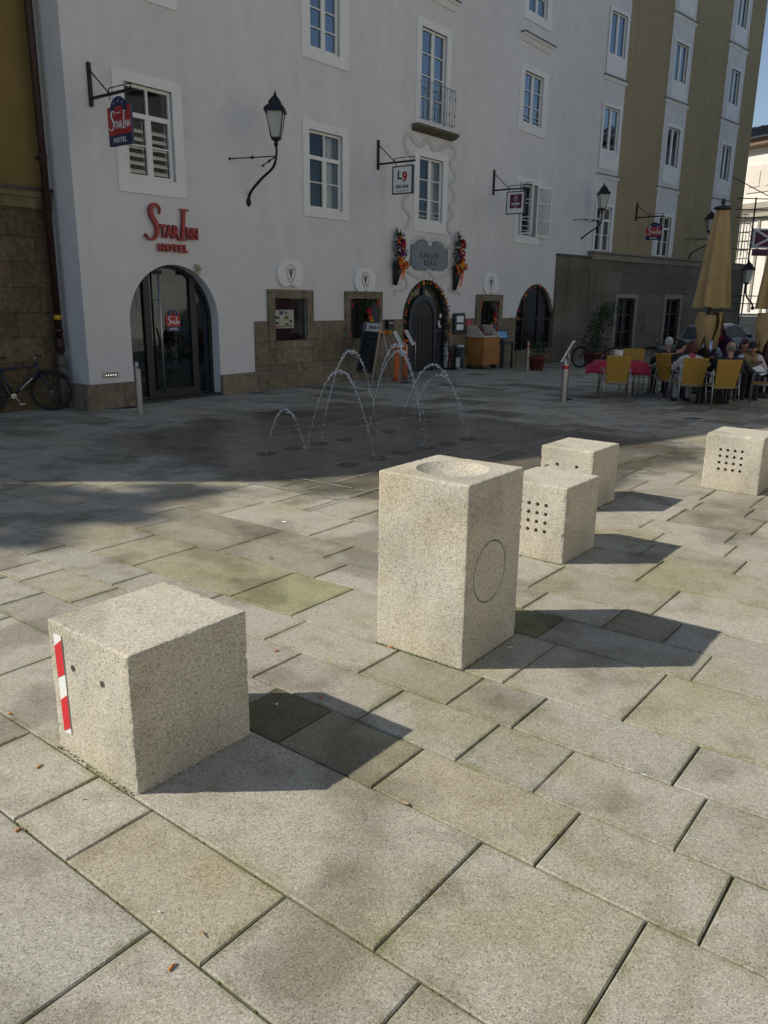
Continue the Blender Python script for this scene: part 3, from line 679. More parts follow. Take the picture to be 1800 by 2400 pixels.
dec = lg.build('glass_decal', K['navy'], d1); hotel_logo(dec, M, M.px(389, 750, -.24)[0], M.px(422, 750, -.24)[0], M.px(405, 777, -.24)[1], M.px(405, 729, -.24)[1], -.24, th=.003)
# inn door
uc, r, zs, zb, _ = AR['door2']
bl = mat('blue_black_door', (.022, .026, .045), .45)
s = arch_door('door2', '', '', .12, None, .1); s.fbox(M, uc-.05, uc+.05, 1.9, zs+r-.05, -.15, -.10); s.fbox(M, uc-r+.05, uc-.5, 1.05, 1.13, -.15, -.10)
s.fbox(M, uc+.5, uc+r-.05, 1.05, 1.13, -.15, -.10)
d2 = s.build('inn_door', bl, hotel, label='dark arched inn door inside a flower hung arch')
s = MB(); s.fwall(M, archp(uc, r, zs, -.2, 28), [], -.17); s.build('pane', mat('dim_glass', (.05, .05, .045), .12), d2)
s = MB(); uu = uc-.03; s.fwall(M, archp(uu, .66, 1.35, -.2, 24, .72), [archp(uu, .54, 1.35, -.15, 24, .60)], -.09, .06); s.build('door_surround', bl, d2)
s = MB(); s.fwall(M, archp(uu, .54, 1.35, -.2, 24, .6), [], -.12)
for k in range(1, 6): s.fbox(M, uu-.54+k*.18-.006, uu-.54+k*.18+.006, -.1, 1.5, -.119, -.112)
s.build('door_leaf', mat('dark_wood', (.010, .008, .008), .5, nscale=5, namp=.4), d2)
s = MB()
for x, y, w2, h2_ in ((1033, 740, 5, 9), (1029, 757, 4, 11), (1031, 765, 5, 6)):
    a = M.px(x-w2/2, y+h2_/2, -.1); b = M.px(x+w2/2, y-h2_/2, -.1); s.fbox(M, a[0], b[0], a[1], b[1], -.108, -.102)
s.build('door_sticker', K['wpaint'], d2)
# third arch
uc, r, zs, zb, _ = AR['arch3']
s = arch_door('arch3', '', '', .1, None, .09); s.fbox(M, uc-.75, uc-.65, zb, zs+1.1, -.13, -.07); s.fbox(M, uc+.3, uc+.38, zb, zs+1.3, -.13, -.07); s.fbox(M, uc-r+.08, uc+r-.08, 1.30, 1.38, -.135, -.065)
d3 = s.build('arched_window', mat('dark_brown_wood', (.018, .012, .010), .5), hotel, label='dark arched window with red bows around it')
s = MB(); s.fwall(M, archp(uc, r, zs, zb, 28), [], -.11); s.build('pane', mat('black_glass', (.006, .006, .007), .08), d3)
# recessed floor light near the entrance
s = MB(); u, z = M.px(259, 879); s.fbox(M, u-.17, u+.17, z-.055, z+.055, .0, .012); fl = s.build('wall_light', K['steel'], hotel, label='recessed light with five small bulbs by the corner')
s = MB(); s.fbox(M, u-.13, u+.13, z-.03, z+.03, .012, .014); s.build('light_recess', K['anth'], fl)
s = MB()
for k in range(5): s.ball(M.pt(u-.10+k*.05, z, .016), (.015, .015, .015), 8, 5)
s.build('bulb', mat('lamp_glow', (1, 1, 1), emit=((1, .97, .9), .55)), fl)
# balcony of the tall window
s = MB(); s.poly([M.pt(6.46, 6.22, 0), M.pt(6.46, 6.23, .22), M.pt(6.46, 6.16, .24), M.pt(6.46, 6.10, .15), M.pt(6.46, 6.06, 0)], M.e*1.86); sb = s.build('balcony_slab', mat('mossy_stone', (.12, .105, .07), .95, nscale=14, namp=.6, bump=1, bscale=18), hotel, bevel=.015)
s = MB(); a, b = 5.28*1.28, 6.38*1.28; zb_, zt_ = 5.0*1.28, 5.66*1.28
for z in (zb_, zt_): s.tube([M.pt(a, z, 0), M.pt(a, z, .16), M.pt(b, z, .16), M.pt(b, z, 0)], .012, 6, sm=False)
for k in range(12):
    u = a+(b-a)*k/11; s.tube([M.pt(u, zb_, .16), M.pt(u, zb_+.3, .16), M.pt(u, zt_-.25, .16), M.pt(u, zt_, .16)], .008, 6)
    if k % 2: s.ball(M.pt(u, zb_+.25, .16), (.02, .02, .05), 6, 5); s.ball(M.pt(u, zt_-.2, .16), (.02, .02, .05), 6, 5)
s.build('balcony_railing', mat('grey_iron', (.30, .32, .34), .5), hotel)
# stucco ribbon round the inn window
def relief(pts, wd, name, closed=False, lab=None, th=.022):
    mb = MB(); q = [M.px(x, y) for x, y in pts]; dense = []
    for i in range(len(q)-1):
        p0_ = q[max(i-1, 0)]; p1_ = q[i]; p2_ = q[i+1]; p3_ = q[min(i+2, len(q)-1)]
        for k in range(6):
            t = k/6; dense.append(tuple(.5*((2*p1_[j])+(-p0_[j]+p2_[j])*t+(2*p0_[j]-5*p1_[j]+4*p2_[j]-p3_[j])*t*t+(-p0_[j]+3*p1_[j]-3*p2_[j]+p3_[j])*t**3) for j in (0, 1)))
    dense.append(q[-1]); d = MB(); ribbon(d, dense, wd, th)
    X = M.e; Y = Vector((0, 0, 1)); place(d, M.pt(0, 0, 0), X, Y, mb); return mb.build(name, K['stucco'], hotel, bevel=.012, label=lab)
K['stucco'] = mat('stucco_grey', (.57, .575, .57), .9, spec=.2, bump=.2, bscale=25)
z3 = lambda P: [(500+.3617*a, 200+.3617*b) for a, b in P]
relief(z3([(1285, 465), (1245, 410), (1240, 340), (1270, 318), (1300, 360), (1345, 385), (1390, 355), (1430, 420), (1480, 400), (1530, 385), (1565, 420), (1560, 470), (1535, 510), (1560, 560), (1565, 610), (1530, 650), (1558, 700), (1558, 745), (1528, 790), (1550, 835), (1525, 880), (1520, 925), (1548, 985), (1540, 1040)]), .13, 'stucco_ribbon')
relief(z3([(1262, 500), (1240, 560), (1250, 640), (1265, 705), (1232, 745), (1232, 790), (1268, 840), (1262, 890), (1240, 930)]), .12, 'stucco_ribbon')
relief(z3([(1280, 1040), (1300, 1000), (1350, 985), (1390, 1010), (1440, 1000), (1490, 1020), (1525, 1045), (1560, 1060)]), .10, 'stucco_ribbon')
relief(z3([(1240, 1190), (1300, 1230), (1350, 1250), (1385, 1200), (1430, 1245), (1490, 1240), (1560, 1215), (1540, 1290), (1520, 1325), (1570, 1335), (1600, 1350)]), .10, 'stucco_ribbon')
relief(z3([(1240, 1240), (1255, 1300), (1230, 1325), (1180, 1330), (1170, 1365)]), .07, 'stucco_ribbon')
# name plate
zz5 = lambda P: [(850+.1808*a, 500+.1808*b) for a, b in P]
pp = zz5([(620, 400), (665, 395), (715, 350), (765, 338), (805, 350), (828, 385), (832, 415), (895, 420), (905, 375), (950, 362), (1010, 400), (1040, 450), (1090, 462), (1085, 710), (1050, 715), (1030, 745), (900, 735), (890, 722), (815, 718), (805, 742), (665, 725), (650, 685), (610, 675)])
pq = [M.px(x, y) for x, y in pp]
s = MB(); s.poly([M.pt(u, z, .0) for u, z in pq], M.o*.05); np_ = s.build('name_plate', mat('blue_grey_plate', (.19, .225, .25), .6, nscale=10, namp=.06), hotel, label='grey scalloped plate with the inn name over the door')
tl = MB()
for tx, x, y, sz in (('GABLER', 1002, 606, .23), ('BRÄU', 1004, 623, .22)):
    u, z = M.px(x, y); place(text_mesh(tx, sz, .002, space=1.5, offset=.001, sx=.78), M.pt(u, z, .054), M.e, Vector((0, 0, 1)), tl)
tl.build('lettering', K['black'], np_)

# ---- ochre house on the left with stone base, ledge and downpipe
oh = empty('ochre_building', MY.pt(-4, 0), 'ochre plastered house with rough brown stone base at the left edge', 'building')
hz = MY.px(50, 446)[1]
s = MB(); s.fwall(MY, [(-8.3, hz), (0, hz), (0, 13.5), (-3.9, 10.8), (-6.7, 9.3), (-8.15, 7.9), (-8.3, 7.6)], [], 0)
top = [(0, 13.5), (-3.9, 10.8), (-6.7, 9.3), (-8.15, 7.9), (-8.3, 7.6)]
K_ = [MY.pt(u, z, 0) for u, z in top]+[MY.pt(u, z, -9) for u, z in top]
s.add(K_, [(i, i+1, i+6, i+5) for i in range(4)]); s.add([MY.pt(-8.3, -.3, 0), MY.pt(-8.3, 7.6, 0), MY.pt(-8.3, 7.6, -9), MY.pt(-8.3, -.3, -9)], [(0, 1, 2, 3)])
s.fbox(MY, -8.25, -.02, -.3, 7.4, -9, -.35); s.build('wall', K['yellow'], oh)
s = MB(); s.fbox(MY, -8.32, 0, -.3, hz-.1, -.3, .05); s.build('stone_base', K['brownstone'], oh)
s = MB(); s.fbox(MY, -8.35, 0, hz-.28, hz-.1, .05, .1); s.fbox(MY, -8.35, 0, hz-.1, hz, -.01, .14); s.build('ledge', mat('ochre_ledge', (.16, .13, .07), .9, nscale=6, namp=.3), oh)
s = MB(); s.fbox(MY, -8.35, 0, hz, hz+.05, -.01, .17); s.build('lead_cover', K['anth'], oh)
ub = -.17; s = MB(); s.tube([MY.pt(ub, 1.2, .22), MY.pt(ub, 14, .22)], .062, 12); s.tube([MY.pt(ub, 1.0, .22), MY.pt(ub, 1.25, .22)], .078, 12)
dp = s.build('downpipe', K['rust'], oh, label='dark brown downpipe in the corner')
s = MB(); s.tube([MY.pt(ub, 0, .22), MY.pt(ub, .95, .22)], .075, 12); s.tube([MY.pt(ub, .75, .22), MY.pt(ub, .85, .22)], .09, 12); s.build('lower_pipe', mat('grey_cast_pipe', (.12, .11, .09), .6), dp)
s = MB(); s.tube([MY.pt(ub, 1.56, .22), MY.pt(ub, 1.64, .22)], .066, 12); s.build('yellow_tag', mat('yellow_tag', (.55, .35, .02), .5), dp)
for z in (1.35, 4.2, 7.0):
    s = MB(); s.tube([MY.pt(ub, z, .22), MY.pt(ub, z+.05, .22)], .072, 12); s.fbox(MY, ub-.015, ub+.015, z, z+.04, 0, .2); s.build('pipe_clamp', K['rust'], dp); s = MB()

# ---- olive building further right
ol = empty('olive_building', M2.pt(8, 0), 'olive plastered building with white window strips at right', 'building')
OE = 14.45
s = MB(); hs = [rectp(*i) for _, o, i, k in whole if i[0] > 5]
s.fwall(M2, rectp(3.14, OE, 3.2, HT), hs, 0, .3)
s.add([M2.pt(OE, -.4, 0), M2.pt(OE, -.4, -10), M2.pt(OE, HT, -10), M2.pt(OE, HT, 0)], [(0, 1, 2, 3)]); s.add([M2.pt(0, HT, 0), M2.pt(OE, HT, 0), M2.pt(OE, HT, -10), M2.pt(0, HT, -10)], [(0, 1, 2, 3)])
s.fbox(M2, -3, OE-.01, -.5, HT-.01, -10, -1.0)
s.build('wall', K['olive'], ol)
for lab, (a, b) in (('window_strip', (6.2, 7.95)), ('window_strip', (11.15, 12.93))):
    s = MB(); s.fwall(M2, rectp(a, b, 3.55, 14.9), [h for h in hs if a < h[0][0] < b], .018, .018); P = rectp(a, b, 3.55, 14.9)
    s.add([M2.pt(u, z, .018) for u, z in P]+[M2.pt(u, z, -.01) for u, z in P], [(i+4, (i+1) % 4+4, (i+1) % 4, i) for i in range(4)]); s.build(lab, K['white'], ol)
    for z in (6.29, 9.44, 12.35): ledge(ol, M2, a-.06, b+.1, z, .07, .11)
for fr, o, i, k in whole:
    if i[0] > 5: window(ol, fr, o, i, **{**k, 'proud': .03})
# grey stone wall in front of it
sw = empty('stone_wall', MS.pt(6, gz(*MS.pt(6, 0)[:2])), 'grey cut stone wall below the olive building with garlanded windows', 'wall')
LV, RV = MS.px(1300, 720)[0], MS.px(1738, 700)[0]; LV2 = MS.px(1386, 600)[0]
z1_, z2_ = MS.px(1350, 601)[1], MS.px(1500, 602)[1]
sws = [(1440, 1615, 1490, 1395), ]
def r7(x, y): return (1100+.2411*x, 400+.2411*y)
w1 = MS.rect(*r7(1418, 1725), *r7(1592, 1240)); wa = MS.px(*r7(1418, 1480)); wb = MS.px(*r7(1592, 1480)); zt = MS.px(*r7(1520, 1240))[1]; zb0 = MS.px(*r7(1480, 1730))[1]
W1 = (wa[0], wb[0], zb0, zt); xa = MS.px(1555, 760)[0]; xb = MS.px(1588, 760)[0]; W2_ = (xa, xb, zb0, zt)
s = MB(); s.fwall(MS, [(LV, -.5), (RV, -.5), (RV, z2_-.22), (LV2, z2_-.22), (LV2, z1_), (LV, z1_)], [rectp(*W1), rectp(*W2_)], 0, .28)
s.add([MS.pt(LV, -.5, 0), MS.pt(LV, z1_, 0), MS.pt(LV, z1_, -.6), MS.pt(LV, -.5, -.6)], [(0, 1, 2, 3)]); s.add([MS.pt(RV, -.5, 0), MS.pt(RV, z2_, 0), MS.pt(RV, z2_, -1.2), MS.pt(RV, -.5, -1.2)], [(0, 1, 2, 3)])
s.build('wall_face', K['greystone'], sw)
s = MB(); s.fbox(MS, LV-.02, LV2, z1_, z1_+.05, -.3, .06); s.build('coping', K['anth'], sw)
s = MB(); s.fbox(MS, LV2, RV+.02, z2_-.22, z2_-.0, -.4, .05); s.fbox(MS, LV2-.04, RV+.1, z2_, z2_+.07, -.4, .14)
s.build('cornice', mat('cornice_stone', (.24, .22, .18), .9, nscale=10, namp=.2), sw, bevel=.01)
for wv in (W1, W2_):
    s = MB(); o = (wv[0]-.16, wv[1]+.16, wv[2]-.02, wv[3]+.17); s.fwall(MS, rectp(*o), [rectp(*wv)], .03, .25); P = rectp(*o)
    s.add([MS.pt(u, z, .03) for u, z in P]+[MS.pt(u, z, -.01) for u, z in P], [(i+4, (i+1) % 4+4, (i+1) % 4, i) for i in range(4)])
    s.fbox(MS, o[0]-.08, o[1]+.08, o[2]-.12, o[2], 0, .12); q = s.build('stone_window', mat('surround_stone', (.27, .25, .21), .9, nscale=10, namp=.2), sw)
    s = MB(); a0, a1, b0, b1 = wv
    for k in (0, .5, 1): x = a0+.04+(a1-a0-.08)*k; s.fbox(MS, x-.035, x+.035, b0, b1, -.16, -.12)
    for k in (0, .33, .68, 1): z = b0+.04+(b1-b0-.08)*k; s.fbox(MS, a0+.02, a1-.02, z-.03, z+.03, -.155, -.125)
    s.build('window_frame', mat('brown_frame', (.03, .018, .012), .5), q)
    MB().fwall(MS, rectp(*wv), [], -.17).build('pane', K['blackglass'] if 'blackglass' in K else K.setdefault('blackglass', mat('black_pane', (.01, .01, .012), .06)), q)
# ---- unseen house added right of the camera to bounce warm light onto the front
rb_ = empty('bounce_building', (18, 0, 0), 'cream house added unseen right of the view to bounce sunlight onto the front', 'building')
FR_ = Fr((17.5, 21), -88)
s = MB(); hl_ = [rectp(2+3.4*i, 3.2+3.4*i, 1.2+3.6*j, 3.0+3.6*j) for i in range(12) for j in range(4)]
s.fwall(FR_, rectp(0, 44, -.3, 15), hl_, 0, .15); s.fbox(FR_, 0, 44, -.3, 14.98, -9, -.2); s.build('wall', mat('cream_plaster', (.46, .42, .35), .9, nscale=3, namp=.05), rb_)
s = MB(); s.poly([FR_.pt(-.3, 15, .5), FR_.pt(-.3, 18.5, -4.5), FR_.pt(-.3, 15, -9.5)], FR_.e*44.6); s.build('roof', K['roof'], rb_)
# ---- far sunlit building at the right edge
FF = Fr((21.8, 47.0), -63.3)      # u grows towards the right and the camera
fb = empty('far_building', (22.5, 47.5, 0), 'sunlit cream building with dark metal roof at the right edge', 'building')
ez = FF.px(1780, 347)[1]; cz = FF.px(1770, 490)[1]
s = MB(); s.fwall(FF, rectp(-8, 14, -.5, ez), [], 0); s.fbox(FF, -8, 14, -.5, ez-.02, -9, -.02); s.build('wall', K['farwhite'], fb)
s = MB(); s.poly([FF.pt(-8, ez, .0), FF.pt(-8, ez+.1, .55), FF.pt(-8, ez+.42, .6), FF.pt(-8, ez+.42, 0)], FF.e*22); s.build('eaves_cornice', mat('eaves_brown', (.25, .17, .12), .8), fb)
s = MB(); s.poly([FF.pt(-8, ez+.44, .7), FF.pt(-8, ez+2.3, -5.2), FF.pt(-8, ez+.44, -9)], FF.e*22)
rf = s.build('roof', K['roof'], fb); s = MB(); k = -8
while k < 14: s.box(FF.pt(k, ez+.46, .7), FF.e*.06, FF.o*-5.9+Vector((0, 0, 1.86)), Vector((0, 0, .08))); k += .62
s.build('roof_seam', K['anth'], rf)
s = MB(); s.fbox(FF, -8, 14, ez+.40, ez+.5, .6, .78); s.build('gutter', K['anth'], fb)
s = MB()
for z, t in ((cz, .32), (cz-.45, .2)): s.fbox(FF, -8, 14, z, z+t, 0, .28)
s.build('string_course', K['farstone'], fb)
s = MB(); pil = FF.px(1775, 420)[0]
for px_ in (1752, 1790):
    u = FF.px(px_, 420)[0]; s.fbox(FF, u, u+1.1, cz+.9, ez-.9, 0, .06); s.fbox(FF, u+.2, u+.9, cz+1.2, ez-1.2, .06, .10)
s.build('wall_panel', mat('far_panel', (.72, .66, .60), .85), fb)
s = MB()
for px_ in (1768, 1796):
    u = FF.px(px_, 600)[0]; s.fbox(FF, u, u+.16, 1.4, cz-.6, 0, .07)
s.build('downpipe', mat('far_pipe', (.33, .31, .28), .7), fb)
s = MB(); u = FF.px(1745, 580)[0]; u2 = FF.px(1752, 580)[0]; za, zb2 = FF.px(1748, 505)[1], FF.px(1745, 600)[1]
for k in range(6): s.tube([FF.pt(u-.9+(u2-u+.9)*k/5, za, .5), FF.pt(u-.9+(u2-u+.9)*k/5, zb2-.25*(5-k)*.3, .5)], .025, 6)
for k in range(5): z = za+(zb2-za)*k/4.6; s.tube([FF.pt(u-.9, z, .5), FF.pt(u2, z, .5)], .022, 6); s.tube([FF.pt(u2, z, .5), FF.pt(u2, z, 0)], .022, 6)
s.build('window_cage', K['anth'], fb)
# low coursed wall beyond the seating
cw = empty('coursed_wall', (15.5, 31, 0), 'low pale wall of long stone courses behind the silver car', 'wall')
pA = AT(1735, 740, 30.5); pB = AT(1830, 741, 30.2); FCW = Fr((pA.x, pA.y), math.degrees(math.atan2(pB.y-pA.y, pB.x-pA.x)))
s = MB()
for k in range(5): s.fbox(FCW, 0, 9, -.25+k*.345, -.25+k*.345+.325, -.4, 0)
s.fbox(FCW, 0, 9, -.25, 1.44, -.6, -.03); s.build('stone_course', K['farstone'], cw, bevel=.01)
s = MB(); s.fbox(FCW, -.05, 9, 1.475, 1.55, -.5, .07); s.build('coping', K['farstone'], cw)
# ------------------------------------------------------------------ granite blocks
def block(name, x, y, w_, d_, h, yaw, label, cat, group):
    """BF corner at x,y; d along yaw (right-back), w along yaw+90 (left-back)"""
    a = Vector((math.cos(R(yaw)), math.sin(R(yaw)), 0)); b = Vector((-a.y, a.x, 0))
    o0 = Vector((x, y, 0)); mb = MB().box(o0-Vector((0, 0, .02)), a*d_, b*w_, Vector((0, 0, h+.02)))
    me_o = mb.build(name, K['block'], None)
    recenter(me_o, (o0+a*d_/2+b*w_/2))
    tag(me_o, label, cat, group)
    bm = bmesh.new(); bm.from_mesh(me_o.data); bmesh.ops.recalc_face_normals(bm, faces=bm.faces)
    bmesh.ops.bevel(bm, geom=list(bm.edges), offset=.011, segments=3, profile=.5, affect='EDGES')
    bmesh.ops.subdivide_edges(bm, edges=[e for e in bm.edges if e.calc_length() > .2], cuts=34, use_grid_fill=True)
    lo = [min(v.co[i] for v in bm.verts) for i in range(3)]; rr_ = random.Random(int(x*1000)); from mathutils import noise as _ns
    A3 = [a, b, Vector((0, 0, 1))]; ex = [[min(v.co.dot(q) for v in bm.verts), max(v.co.dot(q) for v in bm.verts)] for q in A3]
    for v in bm.verts:
        c3 = [v.co.dot(q) for q in A3]; ds = sorted(min(abs(c3[i]-ex[i][0]), abs(c3[i]-ex[i][1])) for i in range(3))
        if ds[1] < .0125:
            k_ = max(0, _ns.noise((v.co+Vector((x*7, y*3, 0)))*38))*.006+max(0, _ns.noise((v.co+Vector((x*9, 5, 1)))*11)-.35)*.03
            if v.co.z > .01: v.co -= (v.co-Vector((0, 0, h/2))).normalized()*(k_+.001)
    bm.to_mesh(me_o.data); bm.free()
    return me_o, o0, a, b
def cutcyl(cb, o, axis, r, dep, seg=20):
    axis = axis.normalized(); cb.tube([o-axis*.03, o+axis*dep], r, seg, sm=False)
S = 1.28
BL = {'c1': (-.79657, 2.26930, .47955, .49673, .49709, 51.98), 'col': (.35607, 3.20651, .47883, .49322, .84027, 53.36), 'c3': (1.11103, 4.66317, .45723, .47573, .48563, 52.05),
      'c4': (1.59275, 5.93067, .44417, .49227, .47158, 52.10), 'c5': (3.16024, 6.52352, .46837, .48529, .48705, 52.45)}
LB = {'c1': 'granite cube with a red and white striped strip, nearest on the left', 'c3': 'granite cube with twelve small holes showing, just behind the tall pillar', 'c4': 'granite cube with two small holes and a chipped edge, behind the other cubes',
      'c5': 'granite cube with a square of sixteen holes, at the right edge', 'col': 'tall granite pillar with a dished top and a round cut line'}
def facept(bp, o0, d, along_from, px, py):   # surveyed point on a vertical face of a block
    n = Vector((-d.y, d.x, 0)); r_ = ray(px, py); t = (o0-CAMP).dot(n)/r_.dot(n); return CAMP+r_*t
blocks = {}
for k, (x, y, w_, d_, h, yaw) in BL.items():
    nm = 'granite_pillar' if k == 'col' else 'granite_cube'
    o, o0, a, b = block(nm, x*S, y*S, w_*S, d_*S, h*S, yaw, LB[k], 'fountain pillar' if k == 'col' else 'stone seat', None if k == 'col' else 'granite seating cubes')
    cb = MB()
    if k in ('c3', 'c5'):
        W_2 = w_*S; first = .165 if k == 'c5' else .185
        for i in range(4):
            for j in range(4):
                p = o0+b*(W_2-(first+.075*i))+Vector((0, 0, h*S-(.168+.072*j))); cutcyl(cb, p, a, .0165, .12, 16)
    if k in ('c1', 'c4'):
        pts = [(171.5, 1568), (240, 1605.6)] if k == 'c1' else [(1306, 1088), (1351, 1095)]
        for q in pts: cutcyl(cb, facept(None, o0, b, None, *q), a, .019, .12, 20)
    if k == 'c4':
        cb.ball(o0+b*(w_*S+.005)+Vector((0, 0, h*S-.15))-a*.005, (.03, .035, .045), 8, 6)
        cb.ball(o0+b*(w_*S-.07)+Vector((0, 0, h*S-.21))-a*.02, (.05, .03, .025), 8, 6)
    if k == 'col':
        c = o0+a*d_*S*.5+b*w_*S*.5+Vector((0, 0, h*S)); r_ = .215; dep = .075; Rr = (r_*r_+dep*dep)/(2*dep)
        cb.ball(c+Vector((0, 0, Rr-dep)), Rr, 64, 48)
    boolean(o, cb)
    if k == 'col':
        c = facept(None, o0, a, None, 850+.3617*824, 1000+.3617*936); rr = .182; ring = MB(); N_ = 64
        u = a; vs = []
        for i in range(N_):
            an = 2*math.pi*i/N_; rd = u*math.cos(an)+Vector((0, 0, math.sin(an)))
            for q, dd in ((rr-.0045, -.03), (rr+.0045, -.03), (rr+.0045, .03), (rr-.0045, .03)): vs.append(c+rd*q+b*dd)
        ring.add(vs, [(i*4+j, i*4+(j+1) % 4, ((i+1) % N_)*4+(j+1) % 4, ((i+1) % N_)*4+j) for i in range(N_) for j in range(4)])
        boolean(o, ring)
        lid = MB(); 
    for p in o.data.polygons: p.use_smooth = False
    blocks[k] = (o, o0, a, b)
    if k == 'c1':
        n_ = -a*.004
        q = [facept(None, o0, b, None, *v) for v in ((126.4, 1484.2), (144.0, 1490), (169.5, 1721.2), (153.8, 1713.4))]
        TL, TR_, BR, BL_ = q
        st = MB(); st.poly([TL+n_*.5, TR_+n_*.5, BR+n_*.5, BL_+n_*.5], n_*.5); sp = st.build('reflective_strip', K['wpaint'], o)
        f = lambda s_, t_: (TL+(BL_-TL)*s_)*(1-t_)+(TR_+(BR-TR_)*s_)*t_
        rs = MB()
        for s0, s1 in ((.09, .40), (.64, .95)):
            rs.poly([f(s0+.03, 0)+n_*1.2, f(s0-.05, 1)+n_*1.2, f(s1-.02, 1)+n_*1.2, f(s1+.04, 0)+n_*1.2], n_*.2)
        rs.build('red_stripe', mat('red_reflective', (.62, .02, .03), .45), sp)
# mossy rims where cubes meet the paving
mb = MB(); rm = random.Random(5)
for k, (o, o0, a, b) in blocks.items():
    x, y, w_, d_, h, yaw = BL[k]
    for i in range(700):
        if rm.random() < .6: p = o0+b*rm.random()*w_*S-a*rm.uniform(-.004, .016)
        else: p = o0+a*rm.random()*d_*S-b*rm.uniform(-.004, .012)
        if k == 'c1' and rm.random() < .7: continue
        mb.ball(p, (rm.uniform(.002, .006),)*2+(rm.uniform(.001, .003),), 5, 3)
tag(mb.build('moss', K['moss']), 'low green moss along the feet of the granite cubes', 'moss', kind='stuff')
mb = MB()
for i in range(900):      # moss in the paving joints
    r_i = rm.randrange(off, off+12); q = ABp(rows[r_i], rm.uniform(-5, .5)); 
    if q.y < 1.2: continue
    if math.sin(q.x*2.1+q.y*1.3) < -.1: continue
    q += A_*rm.uniform(-.006, .006); mb.ball((q.x, q.y, -.012), (rm.uniform(.003, .012), rm.uniform(.003, .012), rm.uniform(.004, .008)), 5, 3)
tag(mb.build('joint_moss', K['moss']), 'green moss growing in the paving joints', 'moss', kind='stuff')

# ------------------------------------------------------------------ litter
K['bronze'] = mat('bronze_plate', (.13, .12, .10), .4); K['filter'] = mat('filter_paper', (.50, .19, .05), .8, nscale=200, namp=.4); K['ash'] = mat('ash', (.5, .48, .44), .9)
LT = [('cigarette_butt', (91, 1799), 70, 'crumpled orange cigarette butt on the slab left of the striped cube'), ('cigarette_butt', (43, 1947), 50, 'orange cigarette butt on the big grey slab at the left edge'),
      ('cigarette_butt', (402, 2270), 62, 'orange cigarette butt lying near the bottom on a grey slab'), ('cigarette_butt', (24, 1674), 160, 'orange cigarette butt at the left edge beside a joint'),
      ('cigarette_butt', (753, 1637), 95, 'orange cigarette butt near the tip of the cube shadow'), ('cigarette_butt', (648, 1527), 20, 'orange leaf scrap on the slab behind the striped cube'),
      ('cigarette_butt', (915, 1519), 160, 'orange cigarette butt at the foot of the tall pillar'), ]
for nm, q, an, lab in LT:
    p = G(*q); d = Vector((math.cos(R(an)), math.sin(R(an)), 0)); L_ = .024
    e = empty(nm, (p.x, p.y, 0), lab, 'cigarette butt', 'cigarette ends on the paving'); s = MB(); s.tube([p+d*-.5*L_+Vector((0, 0, .005)), p+d*.5*L_+Vector((0, 0, .006))], [.0045, .0042], 8)
    s.build('filter', K['filter'], e); s = MB(); s.tube([p+d*.5*L_+Vector((0, 0, .006)), p+d*(.5*L_+.008)+Vector((0, 0, .005))], [.0042, .0035], 8); s.build('ash_end', K['ash'], e)
def scrap(q, sz, m, lab, name='paper_scrap', seed=0, cat='litter'):
    sz *= 1.4
    rr = random.Random(seed); p = G(*q); s = MB(); vs = [p+Vector((rr.uniform(-1, 1)*sz, rr.uniform(-.6, .6)*sz, .003+rr.random()*sz*.5)) for _ in range(5)]
    c = sum(vs, Vector())/5; c.z += sz*.2; s.add(vs+[c], [(i, (i+1) % 5, 5) for i in range(5)]); o = s.build(name, m); recenter(o, (p.x, p.y, 0)); return tag(o, lab, cat, 'small litter on the paving')
wp = K['wpaint']; tan = mat('tan_leaf', (.34, .25, .16), .8, nscale=60, namp=.3); lime = mat('lime_plastic', (.25, .8, .02), .5)
scrap((477, 2193), .020, tan, 'curled pale leaf on the slab below the striped cube', 'dry_leaf', 1, 'leaf'); scrap((374, 2141), .010, wp, 'tiny white paper fleck beside a mossy joint', seed=2)
scrap((1198, 1521), .022, wp, 'crumpled white tissue in the shadow of the pillar', seed=3); scrap((1019, 1551), .012, wp, 'small white packet at the foot of the pillar', seed=4)
scrap((648, 1655), .02, wp, 'pale paper strip on the dark mossy slab', seed=5); scrap((750, 1413), .014, lime, 'bright green plastic scrap on the greenish slab', 'plastic_scrap', 6); scrap((773, 1542), .012, lime, 'small bright green scrap near a joint', 'plastic_scrap', 7)
scrap((664, 1225), .025, wp, 'small white stone on the sunlit paving', 'pebble', 8); scrap((1407, 1192), .03, wp, 'white scrap beside the shadow of the chipped cube', seed=9); scrap((1508, 1819), .012, wp, 'white paper fleck on a joint at right', seed=10)
scrap((268, 1835), .010, mat('pebble', (.4, .38, .33), .8), 'pale pebble by the foot of the striped cube', 'pebble', 11); scrap((654, 2058), .006, K['black'], 'black speck of chewing gum on the big slab', 'gum', 12); scrap((1268, 2137), .005, K['black'], 'tiny black pebble on the bright slab', 'pebble', 13)
scrap((635, 1310), .03, tan, 'thin brown leaf on the greenish slab behind', 'dry_leaf', 14, 'leaf'); scrap((945, 1886), .018, tan, 'dry twig scrap in a joint below the pillar', 'dry_leaf', 15, 'leaf'); scrap((1203, 1170), .02, wp, 'white fleck between the cubes', seed=16)
scrap((500, 1248), .02, tan, 'dark curled leaf on the pale slab', 'dry_leaf', 17, 'leaf'); scrap((248, 2255), .008, wp, 'white paper strip in a joint near the bottom', seed=18); scrap((195, 1873), .014, tan, 'flat brown leaf beside the striped cube', 'dry_leaf', 19, 'leaf')

